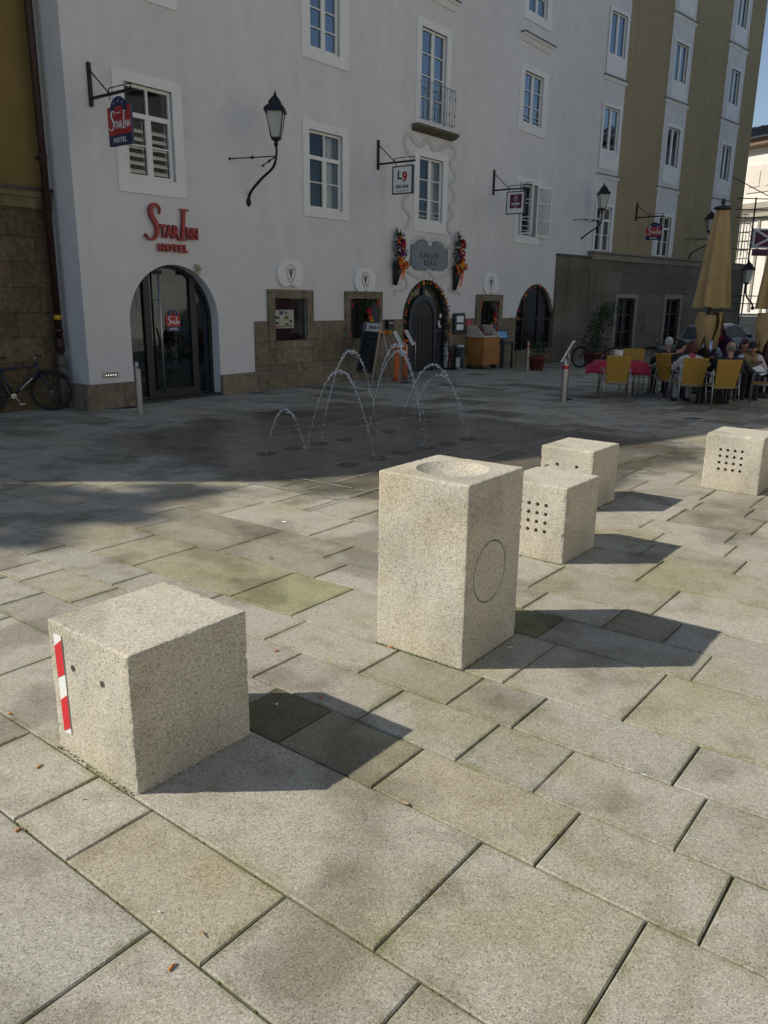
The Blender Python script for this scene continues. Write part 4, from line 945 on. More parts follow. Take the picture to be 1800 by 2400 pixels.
# ------------------------------------------------------------------ fountain jets and rings
rings = [(202, 784, 'leftmost'), (388, 750, ''), (550, 720, ''), (710, 692, ''), (740, 857, ''), (920, 815, ''), (1080, 778, ''), (1240, 748, ''), (1380, 718, ''), (1510, 690, ''), (985, 642, '')]
locs = ['leftmost in the front row, under the low arc', 'second from left in the rear row', 'third from left in the rear row', 'fourth from left in the rear row', 'nearest of all, at the front', 'second in the front row', 'third in the front row', 'fourth in the front row', 'fifth in the front row', 'last at the right end', 'alone at the back behind the arcs']
for (x, y, _), lab in zip(rings, locs):
    p = G(550+.3617*x, 780+.3617*y); e = empty('nozzle_ring', p, 'slotted nozzle ring in wet paving, '+lab, 'fountain nozzle', 'nozzle rings of the floor fountain')
    s = MB(); sg = 36
    for r0, r1, gaps in ((.118, .130, 0), (.075, .100, 6), (.03, .045, 3)):
        for i in range(sg):
            if gaps and (i % (sg//gaps)) == 0: continue
            vs = []
            for an in (2*math.pi*i/sg, 2*math.pi*(i+1)/sg):
                for rr in (r0, r1): vs.append(p+Vector((rr*math.cos(an), rr*math.sin(an), .006)))
            s.add(vs, [(0, 1, 3, 2)])
    s.build('slot_ring', K['black'], e); s = MB(); s.lathe(p, [(.135, .0), (.135, .004)], 32, False); s.build('ring_plate', K['bronze'], e)
    s = MB(); s.lathe(p, [(.012, .004), (.012, .014), (.006, .016)], 10); s.build('nozzle', K['steel'], e)
wm = bpy.data.materials.new('water'); wm.use_nodes = True; pb = wm.node_tree.nodes['Principled BSDF']; pb.inputs['Base Color'].default_value = (.9, .95, 1, 1); pb.inputs['Roughness'].default_value = .08; pb.inputs['Transmission Weight'].default_value = .65; pb.inputs['IOR'].default_value = 1.33
zj = lambda x, y: (550+.3617*x, 780+.3617*y)
JETS = [((205, 775), (470, 800), 497, .9, 'lowest water arc, at the far left'), ((560, 700), (935, 662), 115, 1, 'tall water arc left of the chalkboard'), ((470, 745), (908, 822), 245, 1, 'water arc crossing in front of the tall left one'),
        ((880, 590), (1232, 745), 82, 1.25, 'tallest water arc, in front of the chalkboard'), ((870, 600), (1250, 680), 122, .85, 'thin water arc just inside the tallest one'), ((1060, 630), (1500, 665), 208, 1, 'wide water arc at right before the inn door'), ((1110, 640), (1515, 640), 275, .7, 'faint low water arc under the right one')]
for ji, (a, b, ay, sc_, lab) in enumerate(JETS):
    pa, pb_ = G(*zj(*a)), G(*zj(*b)); mid = (pa+pb_)/2; ty = zj(0, ay)[1]; lo, hi = .1, 4.0
    for _ in range(30):
        h = (lo+hi)/2
        if proj(mid+Vector((0, 0, h)))[1] > ty: lo = h
        else: hi = h
    rr = random.Random(ji+30); s = MB(); n_ = int(95*sc_*h)+30; th = []
    for i in range(n_):
        t = (i+rr.uniform(-.3, .3))/n_; t = max(.002, min(.998, t)); q = pa.lerp(pb_, t)+Vector((0, 0, 4*h*t*(1-t))); spread = .004+.022*t
        if t < .15 and rr.random() < .3: continue
        q += Vector((rr.gauss(0, spread*.5), rr.gauss(0, spread*.5), rr.gauss(0, spread))); r0 = rr.uniform(.0035, .0108)*(1.15 if .25 < t < .7 else .8)*sc_**.5
        s.ball(q, (r0, r0, r0*rr.uniform(1, 1.8)), 6, 5)
        if rr.random() < .3: s.ball(q+Vector((rr.gauss(0, .03), rr.gauss(0, .03), rr.gauss(0, .03))), rr.uniform(.002, .004), 5, 4)
    th = [pa.lerp(pb_, t/40)+Vector((rr.gauss(0, .002), rr.gauss(0, .002), 4*h*(t/40)*(1-t/40))) for t in range(3, 38)]
    s.tube(th, [rr.uniform(.0018, .005)*sc_**.5*(1 if i < 25 else .6) for i in range(len(th))], 6, True)
    for i in range(60):
        an = rr.uniform(0, 6.28); d = abs(rr.gauss(0, .12)); s.ball(pb_+Vector((d*math.cos(an), d*math.sin(an), abs(rr.gauss(0, .05))+.004)), rr.uniform(.002, .005), 5, 4)
    o = s.build('water_jet', wm); recenter(o, pa); tag(o, lab, 'water jet', 'arcing water jets of the floor fountain')

# ------------------------------------------------------------------ bollards, covers
def bollard(px, py, tx, ty, rd, lab, slanted=False, redring=True):
    p = G(px, py); lo, hi = .3, 2
    for _ in range(30):
        h = (lo+hi)/2
        if proj(p+Vector((0, 0, h)))[1] > ty: lo = h
        else: hi = h
    e = empty('bollard', p, lab, 'bollard', 'steel bollards on the plaza')
    s = MB(); r0 = rd; hb = h-.07; vs = []; sg = 24
    for z in (0, 1):
        for k in range(sg):
            an = 2*math.pi*k/sg; x, y = r0*math.cos(an), r0*math.sin(an); vs.append(p+Vector((x, y, 0 if z == 0 else hb-(x+r0)*.55*(1 if slanted else .25))))
    s.add(vs, [(k, (k+1) % sg, (k+1) % sg+sg, k+sg) for k in range(sg)], True); s.add([vs[k+sg] for k in range(sg)], [tuple(range(sg))])
    s.build('post', K['steel'], e)
    s = MB(); s.tube([p+Vector((-.01, 0, hb-.07)), p+Vector((-.01, 0, h))], r0*.55, 14); s.build('cap', K['steel'], e)
    if redring:
        s = MB(); s.tube([p+Vector((0, 0, hb-.12)), p+Vector((0, 0, hb-.055))], r0+.004, 24, cap=False); s.build('red_band', mat('red_band', (.5, .01, .02), .4), e)
    s = MB(); s.lathe(p, [(r0+.03, 0), (r0+.03, .006), (r0, .012)], 24, False); s.build('base_ring', K['steel'], e)
    return e
bollard(329, 969, 321, 848, .058, 'plain steel bollard with slanted top before the glass hotel entrance', True, False)
bollard(1320, 943, 1327, 842, .062, 'steel bollard with red band between the plaza and the red clothed table')
bollard(1235, 868, 1237, 799, .048, 'thin steel bollard with red band beside the potted plant near the arch')
for q, r_, lab in (((293, 956), .24, 'round manhole cover near the corner footing'), ((600, 922), .2, 'round manhole cover by the plinth below the poster case'), ((1625, 982), .17, 'small dark cover in front of the cafe chairs'), ((1012, 0), 0, '')):
    if not r_: continue
    p = G(*q); o = MB().lathe(p, [(r_, .001), (r_, .005)], 32, False)
    m_ = o.build('manhole_cover', mat('cast_cover', (.03, .03, .03), .6, .3, bump=.6)); recenter(m_, p); tag(m_, lab, 'manhole cover', 'covers in the paving')
    s = MB(); s.tube([p+Vector((r_*math.cos(k*math.pi/16), r_*math.sin(k*math.pi/16), .004)) for k in range(33)], .012, 6); s.build('cover_rim', K['steel'], m_)

# ------------------------------------------------------------------ lanterns on the front
def lantern(mats, loc_fn, lab, fr, u0, pts, head, stays, sc_=1.0, group='wrought iron wall lanterns'):
    """pts: pixels of the swan neck in the plane standing square to the wall at u0"""
    Q = fr.perp(u0); path = [Q.pt(*Q.px(x, y)) for x, y in pts]
    e = empty('wall_lantern', path[0], lab, 'street lamp', group)
    dense = []
    for i in range(len(path)-1):
        a = path[max(i-1, 0)]; b = path[i]; c = path[i+1]; d = path[min(i+2, len(path)-1)]
        for k in range(5):
            t = k/5; dense.append(.5*((2*b)+(c-a)*t+(2*a-5*b+4*c-d)*t*t+(3*b-a-3*c+d)*t**3))
    dense.append(path[-1]); s = MB(); s.tube(dense, [.03-.008*i/len(dense) for i in range(len(dense))], 8); s.ball(path[0], (.06, .06, .09), 8, 6); s.ball(path[-1], (.045, .045, .05), 8, 6)
    s.build('swan_neck', K['iron'], e)
    s = MB(); src = Q.pt(*Q.px(*stays[0]))
    for x, y in stays[1:]:
        wpt = fr.pt(*fr.px(x, y)); s.tube([src, wpt], .012, 6); s.ball(wpt, .03, 8, 5); s.tube([src.lerp(wpt, .48), src.lerp(wpt, .54)], .028, 8)
    s.build('stay_rod', K['iron'], e)
    head_(e, path[-1]+Vector((0, 0, .03)), sc_); return e
def head_(e, b, sc_=1.0):
    def P_(r, z, k, rot=math.pi/4): return b+Vector((r*sc_*math.cos(rot+k*math.pi/2), r*sc_*math.sin(rot+k*math.pi/2), z*sc_))
    s = MB(); s.lathe(b, [(.03*sc_, -.02), (.06*sc_, .03*sc_), (.12*sc_, .05*sc_), (.13*sc_, .09*sc_)], 4, False, math.pi/4)
    for k in range(4):
        s.tube([P_(.125, .08, k), P_(.235, .55, k)], .011, 5)
    s.tube([P_(.235, .55, k) for k in (0, 1, 2, 3, 0)], .014, 5)
    s.build('lamp_frame', K['iron'], e)
    s = MB(); s.lathe(b, [(.29*sc_, .54*sc_), (.27*sc_, .60*sc_), (.19*sc_, .66*sc_), (.17*sc_, .66*sc_), (.17*sc_, .71*sc_), (.05*sc_, .83*sc_), (.02*sc_, .84*sc_)], 4, False, math.pi/4); s.lathe(b, [(.015, .83*sc_), (.03, .86*sc_), (.012, .90*sc_), (.004, .93*sc_)], 8); s.build('lamp_roof', K['iron'], e)
    s = MB(); s.lathe(b, [(.105*sc_, .09*sc_), (.205*sc_, .54*sc_)], 4, False, math.pi/4); s.build('lamp_glass', K['lampglass'], e)
K['lampglass'] = mat('milky_glass', (.48, .50, .46), .25)
lantern(None, None, 'black wall lantern between the first two hotel windows', M, M.px(582, 470)[0], [(582, 474), (588, 450), (612, 420), (640, 392), (648, 362), (647, 338)], None, [(647, 366), (538, 372), (616, 388)])
lantern(None, None, 'black wall lantern above the corner of the grey stone wall', M, M.px(1353, 572)[0], [(1353, 576), (1358, 564), (1378, 547), (1402, 530), (1410, 516), (1411, 497)], None, [(1411, 515), (1338, 515), (1372, 521)], 1.0)
lantern(None, None, 'black wall lantern half hidden behind the near folded parasol', M2, M2.px(1614, 606)[0], [(1614, 608), (1620, 594), (1640, 582), (1657, 574), (1664, 562), (1662, 548)], None, [(1663, 559), (1607, 560), (1630, 563)], 1.0)
# lantern by the far building
b = AT(1749, 668, 29.9); e = empty('wall_lantern', AT(1764, 722, 30.2), 'small black lantern on a curved bracket before the sunlit building', 'street lamp', 'wrought iron wall lanterns')
s = MB(); s.tube([AT(1764, 724, 30.1), AT(1763, 712, 30.0), AT(1751, 698, 29.9), AT(1748, 688, 29.9), b], .03, 8); s.ball(AT(1764, 722, 30.1), .07); s.build('swan_neck', K['iron'], e); head_(e, b, .95)

# ------------------------------------------------------------------ hanging signs
def hsign(fr, u0, wall_px, arm_px, brace_px, corners, lab, kind):
    Q = fr.perp(u0); a0 = Q.px(*wall_px[0]); a1 = Q.px(*wall_px[1]); ar = Q.px(*arm_px); br = Q.px(*brace_px)
    e = empty('hanging_sign', Q.pt(0.0, a1[1]), lab, 'hanging sign', 'signs on iron brackets')
    s = MB(); s.fbox(Q, 0, .045, a1[1], a0[1], -.03, .03); za = a1[1]+.12
    s.fbox(Q, .045, ar[0], za-.02, za+.02, -.02, .02); s.tube([Q.pt(.04, a0[1]-.12), Q.pt(br[0], za+.02)], .012, 6)
    s.tube([Q.pt(br[0], za+.09), Q.pt(ar[0], za+.09)], .009, 6); s.tube([Q.pt(br[0], za), Q.pt(br[0], za+.09)], .009, 6); s.tube([Q.pt(ar[0]-.04, za), Q.pt(ar[0]-.04, za+.09)], .009, 6)
    s.build('bracket', K['iron'], e)
    c = [Q.px(*q) for q in corners]; n0, n1 = (c[0][0]+c[2][0])/2, (c[1][0]+c[3][0])/2; zt = (c[0][1]+c[1][1])/2; zb = (c[2][1]+c[3][1])/2
    s = MB()
    for n_ in (n0+.06, n1-.06): s.tube([Q.pt(n_, zt), Q.pt(n_, za)], .008, 6)
    s.build('hanger', K['iron'], e)
    mid = (n0+n1)/2; return e, Q, n0, n1, zb, zt
def board(e, Q, n0, n1, zb, zt, m, frm=None, t=.03):
    s = MB(); s.fbox(Q, n0, n1, zb, zt, -t, t); b = s.build('board', m, e)
    if frm:
        s = MB()
        for a in ((n0-.015, n1+.015, zb-.015, zb+.01), (n0-.015, n1+.015, zt-.01, zt+.015), (n0-.015, n0+.012, zb+.01, zt-.01), (n1-.012, n1+.015, zb+.01, zt-.01)): s.fbox(Q, *a, -t-.01, t+.01)
        s.build('board_frame', frm, e)
    return b
def starsign(e, Q, n0, n1, zb, zt):
    s = MB(); h = zt-zb; wd = n1-n0
    s.fbox(Q, n0, n1, zb, zb+h*.84, -.02, .02); s.poly([Q.pt(n0+wd*.5+wd*.36*math.cos(math.pi*k/14), zb+h*.83+h*.17*math.sin(math.pi*k/14), -.019) for k in range(15)], Q.o*.038)
    b = s.build('board', K['navy'], e); hotel_logo(b, Q, n0, n1, zb, zb+h*.97, .021, th=.006)
e, Q, n0, n1, zb, zt = hsign(M, M.px(209, 200)[0], [(209, 145), (214, 250)], (310, 208), (255, 219), [(254, 232), (307, 228), (259, 346), (312, 336)], 'red and navy hotel sign on the leftmost iron bracket', '')
starsign(e, Q, n0, n1, zb, zt)
e, Q, n0, n1, zb, zt = hsign(M2, M2.px(1491, 500)[0], [(1491, 475), (1490, 518)], (1557, 508), (1523, 511), [(1516, 525), (1552, 525), (1514, 563), (1551, 562)], 'red and navy hotel sign on the olive building', '')
starsign(e, Q, n0, n1, zb, zt)
e, Q, n0, n1, zb, zt = hsign(M, M.px(885, 360)[0], [(886, 328), (885, 398)], (973, 380), (925, 387), [(925, 392), (970, 387), (920, 456), (965, 451)], 'white square bar sign with a dark L and a red nine', '')
board(e, Q, n0, n1, zb, zt, K['wpaint'], K['anth']); wd = n1-n0; h = zt-zb
X, Y = Q.e, Vector((0, 0, 1)); O = Q.pt(n0, zb, .032)
t = MB(); t.poly([O+X*x*wd+Y*y*h for x, y in ((.26, .86), (.33, .86), (.33, .58), (.50, .58), (.50, .52), (.26, .52))], Q.o*.004)
place(text_mesh('DIE BAR', h*.16, .002, offset=.003, space=1.1), O+X*wd*.5+Y*h*.20, X, Y, t); place(text_mesh('IM GABLERBRÄU', h*.068, .001, space=1.1), O+X*wd*.5+Y*h*.08, X, Y, t); t.build('dark_lettering', K['black'], e)
t = MB(); place(text_mesh('9', h*.50, .003, offset=.014), O+X*wd*.62+Y*h*.44, X*.95, Y, t); t.build('red_number', K['red'], e)
e, Q, n0, n1, zb, zt = hsign(M, M.px(1156, 430)[0], [(1156, 398), (1154, 457)], (1230, 441), (1193, 446), [(1190, 451), (1231, 448), (1188, 503), (1228, 498)], 'white sign with a wine red square and shield on the bracket by the open window', '')
board(e, Q, n0, n1, zb, zt, K['wpaint'], K['anth']); wd = n1-n0; h = zt-zb; O = Q.pt(n0, zb, .032)
s = MB(); s.poly([O+X*0+Q.e*wd*x+Y*h*y for x, y in ((.18, .24), (.86, .24), (.86, .88), (.18, .88))], Q.o*.004); s.build('red_field', K['plum'], e)
def shield(mb, cx, cy, r):
    pts = [(0, 1.0), (.30, .80), (.62, .72), (.66, .2), (.52, -.35), (.25, -.78), (0, -1.0), (-.25, -.78), (-.52, -.35), (-.66, .2), (-.62, .72), (-.30, .80)]
    ribbon(mb, [(cx+x*r, cy+y*r) for x, y in pts], r*.05, .003, True)
    for p in (((-.30, .62), (.20, -.62)), ((.30, .62), (-.20, -.62)), ((-.12, .58), (.02, .05), (.12, -.2)), ((.12, .58), (-.02, .05), (-.12, -.2)), ((-.42, .5), (-.10, -.05)), ((.42, .5), (.10, -.05))):
        ribbon(mb, [(cx+x*r, cy+y*r) for x, y in p], r*.05, .0035)
t = MB(); d = MB(); shield(d, 0, 0, h*.16); place(d, O+Q.e*wd*.52+Y*h*.68+Q.o*.004, Q.e, Y, t); place(text_mesh('GABLER', h*.125, .002, offset=.004), O+Q.e*wd*.52+Y*h*.40+Q.o*.005, Q.e, Y, t); place(text_mesh('BRÄU', h*.10, .001, offset=-.001), O+Q.e*wd*.52+Y*h*.28+Q.o*.005, Q.e, Y, t); t.build('lettering', K['wpaint'], e)

# ------------------------------------------------------------------ wall lettering and shield plaques
a = M.px(333, 562); b_ = M.px(470, 570); u0s = M.px(334, 530)[0]; u1s = M.px(469, 530)[0]; zb_s = M.px(345, 558)[1]; Ws = (u1s-u0s)/1.13
e = empty('wall_sign', M.pt(u0s, zb_s, 0), 'large red raised letters on the plaster above the glass hotel door', 'sign')
t = MB(); starinn(lambda mb: place(mb, M.pt(u0s, zb_s, .03), M.e*Ws, Vector((0, 0, 1))*Ws*1.0, t)); 
v0 = len(t.v); sol = MB()
for f in range(5): sol.add([Vector(p)+M.o*(f*.010) for p in t.v], t.f)
redw = mat('red_letters', (.34, .035, .035), .5); sol.build('shop_name', redw, e, label='big red swash letters reading Star Inn')
t = MB(); uh, zh = M.px(402, 590); place(text_mesh('HOTEL', .185, .022, space=1.25, offset=.009), M.pt(uh, zh, .05), M.e, Vector((0, 0, 1)), t); t.build('lower_word', redw, e)
labs = ['white shield plaque above the maroon poster case', 'white shield plaque left of the inn door above the dark window', 'white shield plaque right of the inn door above the dark window']
for (cx, cy, x0, x1), lab in zip(((678, 642, 648, 708), (853, 657, 829, 878), (1148, 665, 1131, 1165)), labs):
    u, z = M.px(cx, cy); wd = M.px(x1, cy)[0]-M.px(x0, cy)[0]; hh = wd*.70
    prof = [(-.22, .5), (.22, .5), (.40, .40), (.5, .15), (.5, -.1), (.42, -.35), (.28, -.5), (.14, -.5), (.10, -.44), (-.10, -.44), (-.14, -.5), (-.28, -.5), (-.42, -.35), (-.5, -.1), (-.5, .15), (-.40, .40)]
    s = MB(); s.poly([M.pt(u+x*wd, z+y*hh, 0.0) for x, y in prof], M.o*.05)
    if cx == 1148: s.fbox(M, u-.03, u+.05, z+hh*.5, z+hh*.5+.10, 0, .05)
    o = s.build('wall_plaque', K['trim'], None, bevel=.01); recenter(o, M.pt(u, z, 0)); tag(o, lab, 'plaque', 'white shield plaques')
    t = MB(); d = MB(); shield(d, 0, 0, hh*.36); place(d, M.pt(u, z, .052), M.e, Vector((0, 0, 1)), t); t.build('shield_emblem', K['black'], o)

# ------------------------------------------------------------------ poster, menu case, notices
n1 = NI['n1']; u0, z0 = M.px(643, 770, -.1); u1, z1 = M.px(689, 726, -.1)
e = MB(); e.fbox(M, u0, u1, z0, z1, -.12, -.115); po = e.build('poster', K['wpaint']); recenter(po, M.pt(u0, z0, -.12)); tag(po, 'white notice with small pictures in the maroon display case', 'poster')
s = MB(); g = MB(); y_ = MB(); W3, H3 = u1-u0, z1-z0
def blk(mb, x, y, a, b): mb.fbox(M, u0+x*W3, u0+(x+a)*W3, z0+y*H3, z0+(y+b)*H3, -.115, -.113)
for v in ((.28, .74, .2, .2), (.08, .5, .2, .16), (.58, .78, .1, .12), (.78, .3, .16, .14), (.08, .2, .18, .16), (.8, .06, .12, .12)): blk(s, *v)
for v in ((.54, .48, .2, .2), (.54, .08, .2, .2)): blk(g, *v)
blk(y_, .07, .05, .42, .07)
s.build('poster_picture', mat('print_blue', (.08, .12, .18), .5), po); g.build('poster_picture', mat('print_green', (.28, .32, .08), .5), po); y_.build('poster_bar', K['red'], po)
def flatbox(name, x0, y0, x1, y1, n0_, n1_, m, lab, cat, fr=M):
    a = fr.px((x0+x1)/2, y1, n1_); b = fr.px((x0+x1)/2, y0, n1_); ua = fr.px(x0, (y0+y1)/2, n1_)[0]; ub = fr.px(x1, (y0+y1)/2, n1_)[0]
    o = MB().fbox(fr, ua, ub, a[1], b[1], n0_, n1_).build(name, m, None, bevel=.004); recenter(o, fr.pt(ua, a[1], n0_)); tag(o, lab, cat); return o, ua, ub, a[1], b[1]
o, ua, ub, za, zb_ = flatbox('menu_case', 1066, 734, 1090, 783, .04, .11, K['anth'], 'dark framed menu case with two pages right of the inn door', 'menu case')
s = MB(); s.fbox(M, ua+.1, ub-.09, za+.12, (za+zb_)/2-.02, .11, .113); s.fbox(M, ua+.1, ub-.09, (za+zb_)/2+.04, zb_-.08, .11, .113); s.build('menu_page', K['wpaint'], o)
o, ua, ub, za, zb_ = flatbox('notice_board', 1093, 750, 1106, 771, .04, .055, K['red'], 'small red notice on the stone between menu case and window', 'notice')
s = MB()
for k in range(4): s.fbox(M, ua+.05, ub-.05, za+.08+k*.07, za+.095+k*.07, .055, .057)
s.build('notice_line', mat('faded_pink', (.5, .2, .2), .6), o)
o, ua, ub, za, zb_ = flatbox('letter_box', 910, 749, 924, 771, .04, .14, K['black'], 'black letter box on the stone left of the inn door', 'letter box')
s = MB(); s.fbox(M, ua+.04, ub-.04, zb_-.1, zb_-.07, .14, .143); s.build('letter_slot', K['steel'], o)
a = M.px(459, 632); s = MB(); s.fbox(M, a[0]-.04, a[0]+.04, a[1]-.1, a[1]+.1, .0, .09); s.tube([M.pt(a[0], a[1]+.05, .09), M.pt(a[0]-.02, a[1]-.0, .16)], .03, 8)
o = s.build('security_light', mat('ivory_plastic', (.45, .42, .3), .5)); recenter(o, M.pt(*a, 0)); tag(o, 'small ivory sensor light at the upper right of the glass entrance arch', 'wall light')

# ------------------------------------------------------------------ flowers, garlands
def blossom_mesh(col, r=.045):
    s = MB()
    for k in range(7):
        an = 2*math.pi*k/7; s.leaf((0, 0, 0), (math.cos(an), math.sin(an), .35), r*1.3, r*.9, (0, 0, 1)); s.leaf((0, 0, r*.15), (math.cos(an+.4), math.sin(an+.4), .9), r*.95, r*.7, (0, 0, 1))
    s.ball((0, 0, r*.2), r*.28, 6, 4); me_o = s.build('blossom', col, None); me = me_o.data; bpy.data.objects.remove(me_o); return me
BM = {k: blossom_mesh(K[k]) for k in ('orange', 'redpet', 'yel', 'purp')}
BMb = {k: blossom_mesh(K[k], .062) for k in ('orange', 'redpet', 'yel', 'purp')}
def put_blossom(parent, P, o, big, rr, col=None):
    col = col or rr.choice(['orange', 'orange', 'redpet', 'yel'])
    b = bpy.data.objects.new('blossom', (BMb if big else BM)[col]); C.objects.link(b); b.parent = parent; b.location = P-wloc(parent)
    d = (o+Vector((rr.uniform(-.5, .5), rr.uniform(-.5, .5), rr.uniform(-.3, .6)))).normalized(); b.rotation_euler = d.to_track_quat('Z', 'Y').to_euler(); b.scale = (rr.uniform(.8, 1.25),)*3
def garland(fr, pts, lab, nfl, rr, dens=70, thick=.05, cols=None):
    P = [fr.pt(u, z, n) for u, z, n in pts]; e = empty('garland', P[0], lab, 'garland', 'autumn garlands around doors and windows')
    L_ = [0]
    for a, b in zip(P, P[1:]): L_.append(L_[-1]+(b-a).length)
    def at(t):
        x = t*L_[-1]
        for i in range(len(P)-1):
            if x <= L_[i+1]+1e-6: return P[i].lerp(P[i+1], (x-L_[i])/max(1e-6, L_[i+1]-L_[i]))
        return P[-1]
    s = MB(); s.tube([at(k/40) for k in range(41)], .012, 5)
    for k in range(int(dens*L_[-1])):
        q = at(rr.random())+Vector((rr.gauss(0, thick*.5), rr.gauss(0, thick*.3), rr.gauss(0, thick*.5))); s.leaf(q, fr.o*rr.uniform(0, 1)+Vector((rr.uniform(-1, 1), rr.uniform(-1, 1), rr.uniform(-1, 1))), rr.uniform(.04, .08), .03)
    s.build('foliage', K['leaf'], e)
    for k in range(nfl): put_blossom(e, at((k+.5+rr.uniform(-.25, .25))/nfl)+fr.o*.05, fr.o, False, rr, cols and rr.choice(cols))
    return e
rr = random.Random(11)
def archpath(key, r_off, n, zlo):
    uc, r, zs, zb, rz = AR[key]; r -= r_off; return [(uc-r, zlo, n)]+[(uc+r*math.cos(math.pi*(1-k/24)), zs+r*math.sin(math.pi*(1-k/24)), n) for k in range(25)]+[(uc+r, zlo, n)]
garland(M, archpath('door2', .07, -.03, .75), 'flower garland running round the arch of the inn door', 26, rr, 240, .10)
garland(M, archpath('arch3', .05, -.02, .5), 'sparse garland of red bows round the dark arched window', 16, rr, 10, .03, ['redpet', 'orange'])
def sqpath(v, n): a0, a1, b0, b1 = v; return [(a0, b0, n), (a0, b1, n), (a1, b1, n), (a1, b0, n)]
garland(MS, sqpath(W1, -.05), 'garland with red bows round the left window of the stone wall', 12, rr, 12, .03, ['redpet', 'orange']); garland(MS, sqpath(W2_, -.05), 'garland with red bows round the right window of the stone wall', 12, rr, 12, .03, ['redpet', 'orange'])
for nm, lab in (('n2', 'orange blossoms at the corners of the dark window left of the inn door'), ('n3', 'orange blossoms at the corners of the dark window right of the inn door')):
    i = NI[nm]; e = empty('corner_blossoms', M.pt(i[0], i[2], 0), lab, 'flowers', 'autumn garlands around doors and windows')
    for u in (i[0]+.03, i[1]-.03):
        for z in (i[2]+.05, i[3]-.08):
            for _ in range(3): put_blossom(e, M.pt(u+rr.uniform(-.03, .03), z+rr.uniform(-.07, .07), .03), M.o, False, rr, rr.choice(['orange', 'redpet']))
    s = MB(); s.tube([M.pt(i[0]+.03, i[3]-.06, 0), M.pt(i[1]-.03, i[3]-.06, 0)], .01, 5); s.build('twine', K['leaf'], e)
def bouquet(P, o, e_, hh, wd, lab, ncol, cone=True, name='flower_arrangement', seed=0, group='flower cones beside the name plate'):
    rr = random.Random(seed); e = empty(name, P, lab, 'flowers', group); s = MB()
    for k in range(300):
        t = rr.random(); q = P+Vector((0, 0, hh*(t-.15)))+e_*rr.gauss(0, wd*.32*(1.1-.7*t))+o*rr.uniform(.02, .16); s.leaf(q, Vector((rr.uniform(-1, 1), rr.uniform(-1, 1), rr.uniform(-.2, 1)))+o*.5, rr.uniform(.06, .13), .04)
    for k in range(4):
        q0 = P+Vector((0, 0, hh*.75))+o*.08; q1 = q0+Vector((0, 0, rr.uniform(.12, .28)))+e_*rr.uniform(-.16, .16); s.tube([q0, q1], .004, 4)
        for j in range(7): s.leaf(q0.lerp(q1, .3+.1*j), e_*rr.choice([-1, 1])+Vector((0, 0, .6)), .06, .035)
    s.build('foliage', K['leaf'], e)
    for k in range(ncol):
        t = rr.random()**1.1; put_blossom(e, P+Vector((0, 0, hh*(t*.85-.12)))+e_*rr.gauss(0, wd*.24*(1.15-.6*t))+o*rr.uniform(.14, .22), o, True, rr, rr.choice(['orange', 'yel', 'orange', 'yel'] if t < .4 else ['redpet', 'purp', 'orange', 'redpet']))
    return e
for k, (x, y, ybot, lab) in enumerate(((940, 620, 668, 'tall bouquet in a dark cone with orange ribbons left of the name plate'), (1079, 628, 680, 'bouquet in a dark cone with orange ribbons right of the name plate'))):
    u, z = M.px(x-6, y, .1); zb = M.px(x-16, ybot, .1)[1]; P = M.pt(u, z, .03)
    e = bouquet(P, M.o, M.e, M.px(x, y-85, .1)[1]-z, .42, lab, 34, seed=k+3)
    s = MB(); ub = u-.12; s.tube([M.pt(ub+.02, zb, .08), M.pt(u-.02, z+.05, .12)], [.05, .15], 14); s.build('cone', K['black'], e)
    s = MB()
    for j in range(7):
        w0 = rr.uniform(-.05, .07); q0 = M.pt(u+.12+w0*.3, z+.02, .24); q1 = M.pt(u-.02+w0*1.3, zb+rr.uniform(.05, .3), .22); xx = M.e*.018
        s.add([q0-xx, q0+xx, q1+xx, q1-xx], [(0, 1, 2, 3)])
    for j in range(5): s.leaf(M.pt(u+.12, z+.03, .25), M.e*rr.uniform(-1, 1)+Vector((0, 0, rr.uniform(-.6, .8)))+M.o*.4, .13, .07)
    s.build('ribbon', mat('orange_ribbon', (.72, .12, .03), .5), e)
for k, (x, y, key, lab) in enumerate(((853, 752, 'n2', 'orange flowers with ribbon hanging in the left dark window'), (1147, 750, 'n3', 'orange flowers with ribbon hanging in the right dark window'))):
    u, z = M.px(x, y, -.05); P = M.pt(u, z, -.06); e = bouquet(P, M.o, M.e, .36, .12, lab, 6, seed=20+k, group='window flower decorations')
    s = MB()
    for j in range(4): q0 = M.pt(u+.06, z, .04); q1 = M.pt(u+rr.uniform(-.03, .10), z-.26, .04); s.add([q0-M.e*.015, q0+M.e*.015, q1+M.e*.02, q1-M.e*.02], [(0, 1, 2, 3)])
    s.build('ribbon', mat('red_ribbon', (.55, .05, .02), .5), e)
